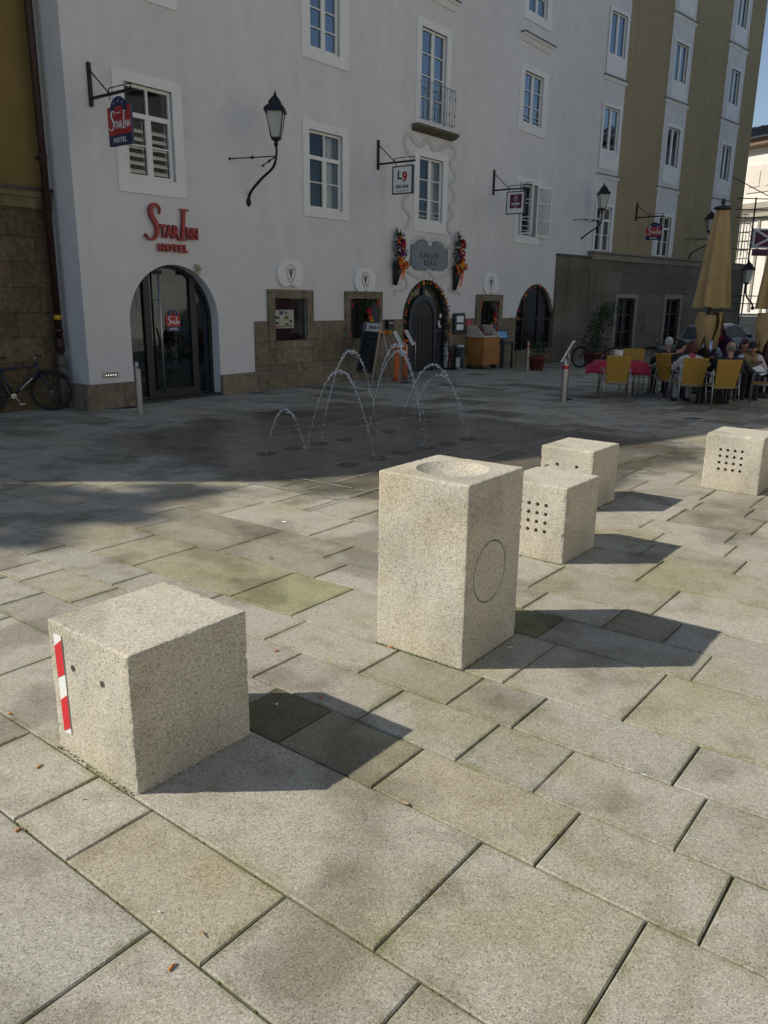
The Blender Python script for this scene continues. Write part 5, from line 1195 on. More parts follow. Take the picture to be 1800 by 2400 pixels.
# ------------------------------------------------------------------ standing signs and furniture by the inn door
fa, fb_ = G(829.6, 891), G(876, 898.6); wv = (fb_-fa); wl = wv.length; wv = wv.normalized(); nv = Vector((wv.y, -wv.x, 0))
if nv.y > 0: nv = -nv
hb = 1.42; back = -nv*.55
e = empty('chalkboard', (fa+fb_)/2, 'folding chalkboard with white header leaning open left of the inn door', 'chalkboard')
TLp = fa+wv*.10-nv*.26+Vector((0, 0, hb)); 
up_ = (Vector((0, 0, hb))-nv*.26).normalized(); Lb = (Vector((0, 0, hb))-nv*.26).length; nb = wv.cross(up_); nb = nb if nb.dot(nv) > 0 else -nb
def cb_box(mb, x0, x1, y0, y1, t0, t1): mb.box(fa+wv*x0+up_*y0+nb*t0, wv*(x1-x0), nb*(t1-t0), up_*(y1-y0))
s = MB(); cb_box(s, .06, .10, 0, Lb, 0, .03); cb_box(s, wl-.10, wl-.06, 0, Lb, 0, .03); cb_box(s, .10, wl-.10, .20, .235, 0, .03); cb_box(s, .10, wl-.10, Lb-.03, Lb, 0, .03); cb_box(s, .10, wl-.10, Lb-.24, Lb-.22, 0, .03)
s.build('board_frame', K['steel'], e)
s = MB(); cb_box(s, .10, wl-.10, .235, Lb-.24, .004, .016); ch = s.build('slate', mat('slate_board', (.02, .025, .024), .7, nscale=7, namp=.6), e)
s = MB(); cb_box(s, .10, wl-.10, Lb-.22, Lb-.03, .004, .018); hd = s.build('header', K['wpaint'], e)
s = MB(); X_ = wv; Yb = up_
if X_.cross(Yb).dot(nb) < 0: X_ = -wv
place(text_mesh('GABLER', .11, .001, offset=.003, sx=.8), fa+wv*(wl*.55)+up_*(Lb-.165)+nb*.02, X_, Yb, s); cb_box(s, .12, .2, Lb-.2, Lb-.05, .018, .021); place(text_mesh('BRÄU', .11, .001, offset=-.003, sx=.7), fa+wv*(wl-.14)+up_*(Lb-.165)+nb*.02, X_, Yb, s)
s.build('lettering', K['black'], hd)
s = MB()
for k in range(7):
    rr = random.Random(k); y = Lb-.36-k*.125; pts = [fa+wv*(.2+.05*j+rr.uniform(-.01, .01))+up_*(y+.02*math.sin(j*2.1+k))+nb*.02 for j in range(3, 3+rr.randint(6, 9))]; pts = [p for p in pts if (p-fa).dot(wv) < wl-.16]
    if len(pts) > 2: s.tube(pts, .0035, 4)
s.build('chalk_writing', mat('chalk', (.22, .22, .21), .9), ch)
s = MB(); 
for x in (.08, wl-.08): s.tube([fa+wv*x+up_*(Lb-.02)-nb*.01, fa+wv*x-nv*.62], .014, 6)
s.build('back_leg', K['steel'], e)
garl = empty('garland', fa+up_*Lb, 'garland of orange blossoms along the sill above the chalkboard', 'garland', 'autumn garlands around doors and windows')
s = MB(); rr = random.Random(9); q0, q1 = M.pt(M.px(862, 771)[0], M.px(862, 775)[1], .12), M.pt(M.px(905, 776)[0], M.px(905, 780)[1], .12)
for k in range(60): s.leaf(q0.lerp(q1, rr.random())+Vector((0, 0, rr.uniform(-.05, .05))), (rr.uniform(-1, 1), -1, rr.uniform(-1, 1)), .07, .03)
s.tube([q0, q1], .012, 5); s.tube([q0, M.pt(M.px(862, 771)[0], q0.z, 0)], .01, 4); s.tube([q1, M.pt(M.px(905, 776)[0], q1.z, 0)], .01, 4); s.build('foliage', K['leaf'], garl)
for k in range(11): put_blossom(garl, q0.lerp(q1, (k+.5)/11)+M.o*.04, M.o, False, rr, rr.choice(['orange', 'redpet', 'yel']))
def menu_stand(base, c0, c1, lab, wd=.34):
    """slim post with a tilted page panel; c0 upper end, c1 lower end of the panel seen edge on"""
    y = base.y; T0, T1 = AT(c0[0], c0[1], y+.05), AT(c1[0], c1[1], y-.05); e = empty('menu_stand', base, lab, 'menu stand', 'menu stands on the plaza')
    d = (T1-T0); side = Vector((.45, .6, .12)).normalized(); nn = d.cross(side).normalized()*.02
    s = MB(); s.box(T0-side*.05, d, side*wd*.35, nn); s.build('panel_frame', K['wpaint'], e, bevel=.004)
    s = MB(); s.box(T0-side*.05+d*.06+side*.02+nn*1.02, d*.88, side*(wd*.35-.04), nn*.1); s.box(T0-side*.05+d*.06+side*.02-nn*.1, d*.88, side*(wd*.35-.04), nn*.08); s.build('page', mat('menu_paper', (.42, .44, .43), .5), e)
    m_ = (T0+T1)/2; s = MB(); s.tube([Vector((base.x, base.y, base.z)), Vector((base.x, base.y, m_.z-.12)), m_], .016, 8); s.build('post', K['steel'], e)
    s = MB(); s.lathe(base, [(.14, 0), (.14, .012), (.02, .03)], 20); s.build('foot', K['anth'], e)
menu_stand(G(951, 897), (924, 778), (943, 814), 'tilted menu panel on a thin post left of the inn door, nearer the chalkboard')
menu_stand(G(972, 886), (950, 775), (968, 809), 'tilted menu panel on a thin post right in front of the inn door')
menu_stand(G(1327, 935), (1344, 799), (1316, 847), 'tilted white menu panel rising behind the red banded bollard')
def ribbon_vase(px, py, top, lab, sd):
    p = G(px, py); rr = random.Random(sd); e = empty('ribbon_vase', p, lab, 'decoration', 'orange ribbon decorations'); s = MB(); s.lathe(p, [(.05, 0), (.07, .05), (.05, .35), (.035, .7), (.05, .85)], 14); s.build('vase', K['orangev'], e)
    s = MB()
    for k in range(8): x = rr.uniform(-.05, .04); s.add([p+Vector((x, -.07, .85)), p+Vector((x+.02, -.07, .85)), p+Vector((x+.02+rr.uniform(-.04, .04), -.09, .1+rr.random()*.3)), p+Vector((x, -.09, .1))], [(0, 1, 2, 3)])
    s.build('ribbon', K['orange'], e)
    for k in range(6): put_blossom(e, p+Vector((rr.uniform(-.05, .05), -.05, .86+rr.uniform(-.05, .1))), Vector((0, -1, .5)), False, rr, 'orange')
K['orangev'] = mat('orange_glaze', (.45, .10, .02), .5, nscale=10, namp=.4)
ribbon_vase(928, 894, 0, 'orange ribboned vase standing beside the chalkboard', 4); ribbon_vase(949, 889, 0, 'smaller orange vase between the two menu panels', 5)
# wooden counter
c0 = M.pt(M.px(1132, 860, .66)[0], 0, .66); c0.z = gz(c0.x, c0.y)
ax = M.e; ayl = -M.o
pc = c0; mp = lambda x, y: pc+ax*x+ayl*y
e = empty('wooden_counter', pc+ax*.3, 'honey coloured wooden counter on castors right of the inn door', 'counter')
def quadbox(poly, z0, z1): s = MB(); s.poly([Vector((p.x, p.y, pc.z+z0)) for p in poly], Vector((0, 0, z1-z0))); return s
L1, L2 = .88, .60
foot = [mp(0, 0), mp(L1, 0), mp(L1, L2), mp(0, L2)]
wood = mat('honey_wood', (.36, .155, .035), .5, nscale=2.5, namp=.25, bump=.1, bscale=50)
quadbox(foot, .13, .93).build('cabinet', wood, e, bevel=.008)
s = quadbox([mp(-.04, -.04), mp(L1+.06, -.04), mp(L1+.06, L2+.04), mp(-.04, L2+.04)], .93, .965); s.build('counter_top', mat('cream_top', (.55, .50, .38), .5), e, bevel=.006)
s = MB(); s.box(mp(.05, -.008)+Vector((0, 0, .22)), ax*.4, ayl*.008, Vector((0, 0, .5))); s.box(mp(.5, -.008)+Vector((0, 0, .22)), ax*.4, ayl*.008, Vector((0, 0, .5))); s.box(mp(.05, -.008)+Vector((0, 0, .76)), ax*.85, ayl*.008, Vector((0, 0, .12))); s.build('door_panel', wood, e)
s = MB(); cm = mat('cream_side', (.50, .46, .36), .6)
for x0 in (0.0, L1-.04): s = MB(); s.poly([mp(x0, 0)+Vector((0, 0, .965)), mp(x0, L2)+Vector((0, 0, .965)), mp(x0, L2)+Vector((0, 0, 1.27)), mp(x0, .32)+Vector((0, 0, 1.27))], ax*.04); s.build('side_panel', cm, e)
s = MB(); s.box(mp(.1, L2-.1)+Vector((0, 0, .965)), ax*(L1-.2), ayl*.03, Vector((0, 0, .24))); s.box(mp(.1, L2-.4)+Vector((0, 0, .965)), ax*(L1-.2), ayl*.3, Vector((0, 0, .05))); s.build('shelf', mat('red_wood', (.12, .035, .02), .5), e)
for x in (.08, L1-.08):
    for y in (.08, L2-.08):
        s = MB(); c = mp(x, y)+Vector((0, 0, .05)); s.tube([c-ax*.015, c+ax*.015], .05, 12); s.tube([c, c+Vector((0, 0, .09))], .015, 6); s.build('castor', K['anth'], e)
# dark side table with screen
tb = M.pt(M.px(1201, 850, .5)[0], 0, .5); tb.z = gz(tb.x, tb.y); e = empty('side_table', tb, 'narrow dark table beside the wooden counter', 'table'); H_ = .78
X = M.e
s = MB(); o_ = tb+X*.06; ln = .75; s.box(o_-X*ln+Vector((0, 0, H_)), X*ln, M.o*-.40, Vector((0, 0, .04))); s.build('table_top', K['anth'], e, bevel=.005)
for a, b in ((-.06, -.06), (-ln+.06, -.06), (-.06, -.38), (-ln+.06, -.38)):
    s = MB(); c = o_+X*a+M.o*b; s.box(c-X*.025-M.o*.0+Vector((0, 0, 0)), X*.05, M.o*.05, Vector((0, 0, H_))); s.build('leg', K['anth'], e)
sc0 = o_-X*.42-M.o*.2+Vector((0, 0, H_+.04)); e = empty('till_screen', sc0, 'small touch screen with blue glow on the dark side table', 'screen')
s = MB(); s.lathe(sc0, [(.10, 0), (.10, .02), (.03, .05), (.03, .12)], 16); s.build('stand', K['black'], e)
sx = Vector((1, .05, 0)).normalized(); su = Vector((-.25, .45, .85)).normalized(); su = (su-sx*su.dot(sx)).normalized(); sn = sx.cross(su)
s = MB(); s.box(sc0+Vector((0, 0, .10))-sx*.17, sx*.34, su*.27, sn*-.03); s.build('casing', K['black'], e, bevel=.006)
s = MB(); s.box(sc0+Vector((0, 0, .10))-sx*.15+su*.02+sn*.001, sx*.30, su*.23, sn*.003); s.build('screen_face', mat('blue_screen', (.02, .05, .1), .2, emit=((.10, .30, .55), .22)), e)
# black umbrella rack and ashtray bin
p = G(1050, 866); e = empty('umbrella_rack', p, 'slim black rack with rolled umbrellas right of the inn door', 'umbrella rack'); s = MB()
for a in (-.16, .16):
    for b in (-.1, .1): s.tube([p+M.e*a+M.o*b, p+M.e*a+M.o*b+Vector((0, 0, .68))], .012, 6)
for z in (.05, .4, .67): s.tube([p+M.e*a+M.o*b+Vector((0, 0, z)) for a, b in ((-.16, -.1), (.16, -.1), (.16, .1), (-.16, .1), (-.16, -.1))], .01, 6)
s.fbox(Fr((p.x, p.y), 52.3), -.16, .16, p.z, p.z+.03, -.1, .1); s.build('rack_frame', K['black'], e)
for k, (a, m_) in enumerate(((-.09, K['wpaint']), (.0, K['red']), (.08, K['black']))):
    q = p+M.e*a; s = MB(); s.tube([q+Vector((0, 0, .03)), q+M.e*.02+Vector((0, 0, .42)), q+M.e*.02+Vector((0, 0, .55))], [.008, .035, .012], 8); s.build('umbrella', m_, e)
p = G(1074, 867); e = empty('ashtray_bin', p, 'steel ashtray bin with open slot beside the wooden counter', 'ashtray'); s = MB(); s.lathe(p, [(.15, 0), (.15, .62)], 20); s.build('bin_body', K['anth'], e)
s = MB(); s.lathe(p, [(.155, .62), (.155, .70), (.13, .72)], 20); s.lathe(p, [(.154, .02), (.154, .05)], 20); s.build('steel_rim', K['steel'], e)
s = MB(); s.box(p+Vector((-.07, -.158, .42)), (.14, 0, 0), (0, .03, 0), (0, 0, .09)); s.build('slot', K['black'], e)
s = MB(); s.box(p+Vector((-.09, -.16, .08)), (.12, 0, 0), (0, .02, 0), (0, 0, .28)); s.build('front_plate', K['steel'], e)

# ------------------------------------------------------------------ bicycles
def bicycle(loc, yaw, lab, fcol, lean=0.0, steer=0.3, group='parked bicycles'):
    e = empty('bicycle', loc, lab, 'bicycle', group); e.rotation_euler = (lean, 0, yaw)   # local x forward
    rw, fw = Vector((-.53, 0, .34)), Vector((.53, 0, .34)); bb = Vector((-.10, 0, .29)); st = Vector((-.27, 0, .80)); hd = Vector((.33, 0, .83)); hb_ = Vector((.37, 0, .70))
    def wheel(c, st_):
        ax_ = Vector((-math.sin(st_), math.cos(st_), 0)); f = Vector((math.cos(st_), math.sin(st_), 0))
        ring = lambda r: [c+f*r*math.cos(2*math.pi*k/36)+Vector((0, 0, r*math.sin(2*math.pi*k/36))) for k in range(37)]
        s = MB(); s.tube(ring(.325), .024, 8, False); wh = s.build('wheel', K['tyre'], e, world=False)
        s = MB(); s.tube(ring(.295), .010, 6, False); s.build('rim', K['anth'], wh, world=False)
        s = MB()
        for k in range(16):
            an = 2*math.pi*k/16; s.tube([c+ax_*.02*(1 if k % 2 else -1), c+f*.29*math.cos(an)+Vector((0, 0, .29*math.sin(an)))], .0022, 4)
        s.tube([c-ax_*.05, c+ax_*.05], .018, 8); s.build('spokes', K['steel'], wh, world=False)
    wheel(rw, 0); wheel(fw+Vector((.0, 0, 0)), steer)
    s = MB(); s.tube([hb_, bb], .022, 8); s.tube([Vector((.34, 0, .80)), Vector((-.25, 0, .74))], .019, 8); s.tube([bb, st+Vector((0, 0, -.02))], .019, 8)
    for q in (.05, -.05): s.tube([bb, rw+Vector((0, q, 0))], .011, 6); s.tube([Vector((-.25, 0, .72)), rw+Vector((0, q, 0))], .010, 6)
    s.tube([hb_+Vector((.012, 0, -.05)), hd+Vector((0, 0, .0))], .024, 8); s.build('frame', fcol, e, world=False)
    s = MB(); s.tube([bb.lerp(hb_, .25)+Vector((0, -.024, 0)), bb.lerp(hb_, .72)+Vector((0, -.024, 0))], .008, 6); s.build('frame_decal', K['wpaint'], e, world=False)
    s = MB(); a_ = Vector((-math.sin(steer), math.cos(steer), 0))
    for q in (.055, -.055): s.tube([hb_+a_*q*.7+Vector((.02, 0, -.08)), fw+a_*q], .013, 6)
    s.tube([hb_+a_*.045+Vector((.02, 0, -.07)), hb_-a_*.045+Vector((.02, 0, -.07))], .014, 6); s.build('fork', fcol, e, world=False)
    s = MB(); f = Vector((math.cos(steer), math.sin(steer), 0)); s.tube([hd, hd+Vector((-.02, 0, .10)), hd+f*.08+Vector((-.02, 0, .13))], .013, 6); c = hd+f*.08+Vector((-.02, 0, .13))
    s.tube([c-a_*.30-f*.03, c-a_*.1, c+a_*.1, c+a_*.30-f*.03], .011, 6); hbx = s.build('handlebar', K['steel'], e, world=False)
    s = MB()
    for q in (1, -1): s.tube([c+a_*.19*q-f*.02, c+a_*.31*q-f*.035], .019, 8); s.tube([c+a_*.2*q+f*.01, c+a_*.30*q+f*.05+Vector((0, 0, -.03))], .007, 5)
    s.build('grip', K['black'], hbx, world=False)
    s = MB(); s.tube([st+Vector((0, 0, -.05)), st+Vector((-.03, 0, .12))], .012, 6); s.ball(st+Vector((-.06, 0, .14)), (.09, .07, .025), 10, 6); s.ball(st+Vector((.05, 0, .145)), (.10, .03, .02), 10, 6); s.build('saddle', K['black'], e, world=False)
    s = MB(); s.tube([bb+Vector((0, -.035, 0)), bb+Vector((0, -.042, 0))], .045, 20); s.tube([bb+Vector((0, -.05, 0)), bb+Vector((.10, -.055, -.13))], .011, 6); s.box(bb+Vector((.06, -.14, -.15)), (.09, 0, 0), (0, .08, 0), (0, 0, .02))
    s.tube([bb+Vector((0, .05, 0)), bb+Vector((-.10, .055, .13))], .011, 6); s.box(bb+Vector((-.14, .06, .12)), (.09, 0, 0), (0, .08, 0), (0, 0, .02)); s.build('crank', K['steel'], e, world=False)
    s = MB(); s.tube([bb+Vector((0, -.04, .085)), rw+Vector((0, -.04, .03))], .005, 4); s.tube([bb+Vector((0, -.04, -.085)), rw+Vector((0, -.04, -.03))], .005, 4); s.build('chain', K['anth'], e, world=False)
    for c_, r0, r1, nm in ((fw, .55, 2.2, 'front_mudguard'),):
        s = MB(); f = Vector((math.cos(steer), math.sin(steer), 0)); s.tube([c_+f*.365*math.cos(r0+(r1-r0)*k/10)+Vector((0, 0, .365*math.sin(r0+(r1-r0)*k/10))) for k in range(11)], .022, 6); s.build(nm, K['black'], e, world=False)
    return e
K['tyre'] = mat('tyre_rubber', (.012, .012, .012), .8)
blue = mat('blue_bike_paint', (.010, .016, .055), .35, coat=.4)
pw = G(126, 962); yb = R(35); bicycle(pw-Vector((math.cos(yb), math.sin(yb), 0))*.53, yb, 'blue mountain bicycle leaning by the ochre house, cut by the left edge', blue, -.08, -.25)
pw = G(1358, 862); bicycle(pw-Vector((math.cos(R(175)), math.sin(R(175)), 0))*.53, R(175), 'black bicycle half hidden behind the potted bush', K['anth'], .03, .5)
pw = G(1525, 868); pw = AT(1523, 838, 26.0); pw.z = gz(pw.x, pw.y); bicycle(pw-Vector((math.cos(R(190)), math.sin(R(190)), 0))*.53, R(190), 'silver bicycle behind the cafe seating, left of the car', K['anth'], .03, -.5)

# ------------------------------------------------------------------ potted plants
def pot_plant(p, r, h, lab, fol, potcol, seed=0, nm='potted_plant', droop=False):
    e = empty(nm, p, lab, 'potted plant', 'potted plants before the front'); s = MB(); s.lathe(p, [(r*.72, 0), (r*.95, h*.85), (r*1.05, h*.85), (r*1.05, h), (r*.93, h), (r*.9, h*.9)], 24); s.build('pot', potcol, e)
    s = MB(); s.lathe(p, [(r*.9, h*.86), (r*.6, h*.93)], 16); s.build('soil', K['joint'], e); rr = random.Random(seed); s = MB(); st = MB()
    for (cx, cy, cz, rx, rz, n) in fol:
        c = p+Vector((cx, cy, cz)); st.tube([p+Vector((rr.uniform(-.05, .05), 0, h*.9)), p.lerp(c, .6)+Vector((rr.uniform(-.05, .05), 0, 0)), c+Vector((0, 0, rz*.3))], [.018, .012, .005], 6)
        for k in range(n):
            d = Vector((rr.gauss(0, 1), rr.gauss(0, 1), rr.gauss(0, 1))).normalized()*rr.random()**.45; q = c+Vector((d.x*rx, d.y*rx, d.z*rz)); s.leaf(q, d+Vector((rr.uniform(-.6, .6), rr.uniform(-.6, .6), rr.uniform(-.7, .7))), rr.uniform(.07, .13), .045)
    s.build('foliage', K['leaf'], e); st.build('stems', K['rust'], e); return e
terr = mat('terracotta', (.20, .045, .03), .7, nscale=8, namp=.2); 
pot_plant(G(1257, 868), .26, .42, 'small leafy plant in a red pot below the dark arched window', [(.0, 0, .62, .34, .2, 170), (.2, 0, .68, .2, .15, 60)], terr, 1)
pot_plant(G(1388, 858), .34, .48, 'tall bushy laurel in a red tub beside the left wall window', [(-.05, 0, .80, .34, .30, 330), (.05, .1, 1.25, .27, .32, 260), (.22, .1, 1.7, .28, .28, 240), (.5, .1, 1.9, .33, .22, 170), (.6, .05, 1.45, .14, .1, 30)], terr, 2)
pot_plant(G(1414, 852), .2, .36, 'small red pot with a thin stem behind the laurel tub', [(.0, 0, .5, .12, .12, 30)], terr, 3)

# ------------------------------------------------------------------ parasols
cloth = mat('beige_canvas', (.40, .27, .12), .85, nscale=3, namp=.10, bump=.15, bscale=80)
def parasol(base, lab):
    e = empty('folded_parasol', base, lab, 'parasol', 'folded beige parasols'); H = 4.05; rr = random.Random(2)
    s = MB(); s.tube([base, base+Vector((0, 0, H-.1))], .055, 14); s.build('pole', mat('pole_wood', (.06, .03, .018), .55), e)
    s = MB(); s.lathe(base, [(.42, 0), (.42, .06), (.08, .1)], 24); s.build('foot', K['anth'], e)
    s = MB(); s.lathe(base, [(.05, H-.16), (.19, H-.12), (.18, H-.08), (.05, H-.04)], 24); s.ball(base+Vector((0, 0, H+.03)), (.05, .05, .07), 10, 6); s.build('top_plate', K['anth'], e)
    # folded canopy: deep vertical pleats, wide hem
    s = MB(); n = 64; rows_ = 16; vs = []
    for j in range(rows_+1):
        t = j/rows_; z = H-.15-t*2.02; rb = .13+.25*t**.85
        for k in range(n):
            an = 2*math.pi*k/n; fold = math.cos(an*6+.6)*(.20+.10*t)+.05*math.cos(an*13+2*t)
            r = rb*(1-.30*abs(math.sin(an*3+.3))**3*t)+rb*fold*.40; r = max(.07, r)
            vs.append(base+Vector((r*math.cos(an)*1.0, r*math.sin(an)*.72, z+.02*math.sin(an*5)*t)))
    s.add(vs, [(j*n+k, j*n+(k+1) % n, (j+1)*n+(k+1) % n, (j+1)*n+k) for j in range(rows_) for k in range(n)], True); s.build('canopy', cloth, e)
    s = MB(); s.lathe(base+Vector((0, 0, 1.72)), [(.22, 0), (.25, .03), (.22, .06)], 24); s.build('lower_ring', K['rust'], e)
    s = MB()
    for k in range(6):        # loose corner flaps hanging under the hem
        an = 2*math.pi*k/6+.3; d = Vector((math.cos(an), math.sin(an)*.8, 0)); t_ = Vector((-d.y, d.x, 0)); m_ = 7; vs = []
        for j in range(m_+1):
            f = j/m_; wd = (.13+.04*math.sin(f*3))*(1-f**2.2*.93); c = base+d*(.22-.03*f)+Vector((0, 0, 1.78-.80*f)); 
            vs += [c-t_*wd+d*.06*math.sin(f*5), c+d*.07, c+t_*wd-d*.05*math.sin(f*4)]
        s.add(vs, [(j*3+i, j*3+i+1, j*3+i+4, j*3+i+3) for j in range(m_) for i in (0, 1)], True)
    s.build('corner_flap', cloth, e); return e
pb0 = AT(1660, 780, 18.2); pb0.z = gz(pb0.x, pb0.y)
par = parasol(pb0, 'folded beige parasol standing behind the guests, fully in view')
pb1 = AT(1800, 782, 17.6)
p2 = copy_tree(par); p2.location = (pb1.x, pb1.y, gz(pb1.x, pb1.y)); p2.rotation_euler.z = R(25); p2['label'] = 'folded beige parasol cut by the right edge of the view'

# ------------------------------------------------------------------ cafe chairs and tables
wick = bpy.data.materials.new('mustard_wicker'); wick.use_nodes = True; t_ = wick.node_tree; b_ = t_.nodes['Principled BSDF']; b_.inputs['Roughness'].default_value = .6
tc = t_.nodes.new('ShaderNodeTexCoord'); ck = t_.nodes.new('ShaderNodeTexWave'); ck.inputs['Scale'].default_value = 38; ck.bands_direction = 'Z'; c2 = t_.nodes.new('ShaderNodeTexWave'); c2.inputs['Scale'].default_value = 38; c2.bands_direction = 'X'
mx = t_.nodes.new('ShaderNodeMix'); mx.data_type = 'RGBA'; mul = t_.nodes.new('ShaderNodeMath'); mul.operation = 'MULTIPLY'
for q in (ck, c2): t_.links.new(tc.outputs['Object'], q.inputs['Vector'])
t_.links.new(ck.outputs['Fac'], mul.inputs[0]); t_.links.new(c2.outputs['Fac'], mul.inputs[1]); t_.links.new(mul.outputs[0], mx.inputs[0]); mx.inputs[6].default_value = (.28, .15, .015, 1); mx.inputs[7].default_value = (.58, .35, .055, 1); t_.links.new(mx.outputs[2], b_.inputs['Base Color'])
K['alu'] = mat('aluminium_tube', (.34, .35, .33), .4, .7)
def make_chair(lab):
    e = empty('cafe_chair', (0, 0, 0), lab, 'chair', 'mustard wicker cafe chairs'); seat = .44     # local +y is the way the chair faces
    s = MB(); s.poly([(-.20, -.22, seat-.08), (.20, -.22, seat-.08), (.245, -.34, .93), (-.245, -.34, .93)], (0, .03, .01)); s.build('backrest', wick, e, world=False, bevel=.008)
    s = MB(); s.lbox(-.225, .225, -.22, .25, seat-.035, seat); s.build('seat', wick, e, world=False, bevel=.01)
    for sx in (-1, 1):
        s = MB(); s.tube([(sx*.27, .27, 0), (sx*.265, .25, seat+.16), (sx*.262, .20, seat+.21)], .013, 8); s.build('leg', K['alu'], e, world=False)
        s = MB(); s.tube([(sx*.27, -.33, 0), (sx*.255, -.24, seat+.19)], .013, 8); s.build('leg', K['alu'], e, world=False)
        s = MB(); s.tube([(sx*.262, .20, seat+.21), (sx*.268, .05, seat+.225), (sx*.262, -.24, seat+.20)], .015, 8); s.build('armrest', K['alu'], e, world=False)
        s = MB(); s.tube([(sx*.262, .24, seat-.03), (sx*.25, -.24, seat-.03)], .011, 6); s.build('side_rail', K['alu'], e, world=False)
    s = MB(); s.tube([(-.26, .24, seat-.045), (.26, .24, seat-.045)], .011, 6); s.tube([(-.255, -.25, seat-.045), (.255, -.25, seat-.045)], .011, 6); s.build('cross_rail', K['alu'], e, world=False)
    return e
ch0 = make_chair('empty wicker chair with its back to us, at the red clothed table'); used = [False]
def chair(px_, py_, rz, lab):
    c = ch0 if not used[0] else copy_tree(ch0); used[0] = True; p = G(px_, py_) if isinstance(px_, (int, float)) else px_; c.location = p; c.rotation_euler.z = R(rz); c['label'] = lab; return c
cA = G(1437, 939); chA = chair(cA, 0, -8, 'empty wicker chair with its back to us, at the red clothed table')
cB = G(1573, 934); chair(cB, 0, -72, 'wicker chair turned sideways beside the hanging red cloth, seen in profile')
cC = G(1609, 946); chair(cC, 0, -4, 'wicker chair under the guest in the white cardigan')
cD = G(1681, 952); chair(cD, 0, 2, 'wicker chair under the broad guest in the dark jacket')
cE = G(1790, 948); chair(cE, 0, 62, 'wicker chair cut by the right edge with curved armrest showing')
cF = cA+Vector((.98, 1.75, 0)); cF.z = gz(cF.x, cF.y); chair(cF, 0, 180, 'wicker chair on the far side of the red clothed table')
cG = AT(1563, 850, 17.5); cG.z = gz(cG.x, cG.y); chair(cG, 0, 0, 'wicker chair in the back row below the white haired guest')
tcl = mat('red_tablecloth', (.36, .012, .045), .75, nscale=6, namp=.12, bump=.1, bscale=120)
def table(c, rz, lab, group='cafe tables', cloth_lab=None, L_=1.15, Wd=.75):
    e = empty('cafe_table', c, lab, 'table', group); e.rotation_euler.z = R(rz); s = MB(); s.lbox(-L_/2, L_/2, -Wd/2, Wd/2, .70, .73); s.build('table_top', wick, e, world=False, bevel=.006)
    for a in (-1, 1):
        for b in (-1, 1): s = MB(); s.tube([(a*L_*.38, b*Wd*.36, 0), (a*L_*.38, b*Wd*.36, .70)], .022, 8); s.build('leg', K['alu'], e, world=False)
    if cloth_lab:
        s = MB(); nx, ny = 30, 20; vs = []; Lx, Wy = L_/2+.01, Wd/2+.01; ov = .24
        rr = random.Random(int(c.x*100))
        for j in range(ny+1):
            for i in range(nx+1):
                x = (-1+2*i/nx)*(Lx+ov); y = (-1+2*j/ny)*(Wy+ov); ex, ey = max(0, abs(x)-Lx), max(0, abs(y)-Wy); d = math.hypot(ex, ey)
                zz = .736-min(d, .34)*.97; wv_ = .035*math.sin(x*9+y*7)*min(1, d/.12)
                px2 = math.copysign(min(abs(x), Lx)+ex*.22, x); py2 = math.copysign(min(abs(y), Wy)+ey*.22, y)
                if ex > 0: px2 += math.copysign(wv_, x)
                if ey > 0: py2 += math.copysign(wv_, y)
                if ex > 0 and i < nx/2 and y < .1: px2 -= ex*.8; zz += ex*.35          # corner lifted by the wind
                vs.append((px2, py2, zz))
        s.add(vs, [(j*(nx+1)+i, j*(nx+1)+i+1, (j+1)*(nx+1)+i+1, (j+1)*(nx+1)+i) for j in range(ny) for i in range(nx)], True)
        o = s.build('tablecloth', tcl, None); o.location = c; o.rotation_euler.z = R(rz); tag(o, cloth_lab, 'tablecloth', 'red tablecloths')
        so_ = o.modifiers.new('thick', 'SOLIDIFY'); so_.thickness = .004; so_.offset = 1
    return e
tA = cA+Vector((.33, .88, 0)); table(tA, -6, 'long cafe table under the windblown red cloth', cloth_lab='red cloth with a windblown corner on the unoccupied table', L_=.98)
tB = (cC+cD)/2+Vector((.30, .95, 0)); table(tB, 0, 'cafe table in the middle of the group of guests', L_=1.7)
jp = tA+Vector((-.10, -.0, .745)); e = empty('jug', jp, 'clear and cream jug with handle on the red cloth', 'jug')
s = MB(); s.lathe(jp, [(.05, 0), (.062, .02), (.060, .12), (.045, .19), (.055, .24)], 20); s.build('jug_body', mat('cream_ceramic', (.55, .47, .38), .35), e); s = MB(); s.tube([jp+Vector((-.058, 0, .19)), jp+Vector((-.11, 0, .16)), jp+Vector((-.10, 0, .07)), jp+Vector((-.06, 0, .05))], .008, 8); s.build('handle', mat('cream_handle', (.55, .47, .38), .35), e)
jp = tA+Vector((-.0, .03, .745)); e = empty('menu_holder', jp, 'upright white card holder beside the jug', 'card holder'); s = MB(); s.box(jp+Vector((-.05, 0, 0)), (.11, .02, 0), (0, .05, 0), (0, 0, .22)); s.build('card', K['wpaint'], e)
s = MB(); s.box(jp+Vector((-.055, -.003, 0)), (.12, .02, 0), (0, .06, 0), (0, 0, .05)); s.build('holder_base', mat('pink_base', (.45, .2, .15), .5), e)
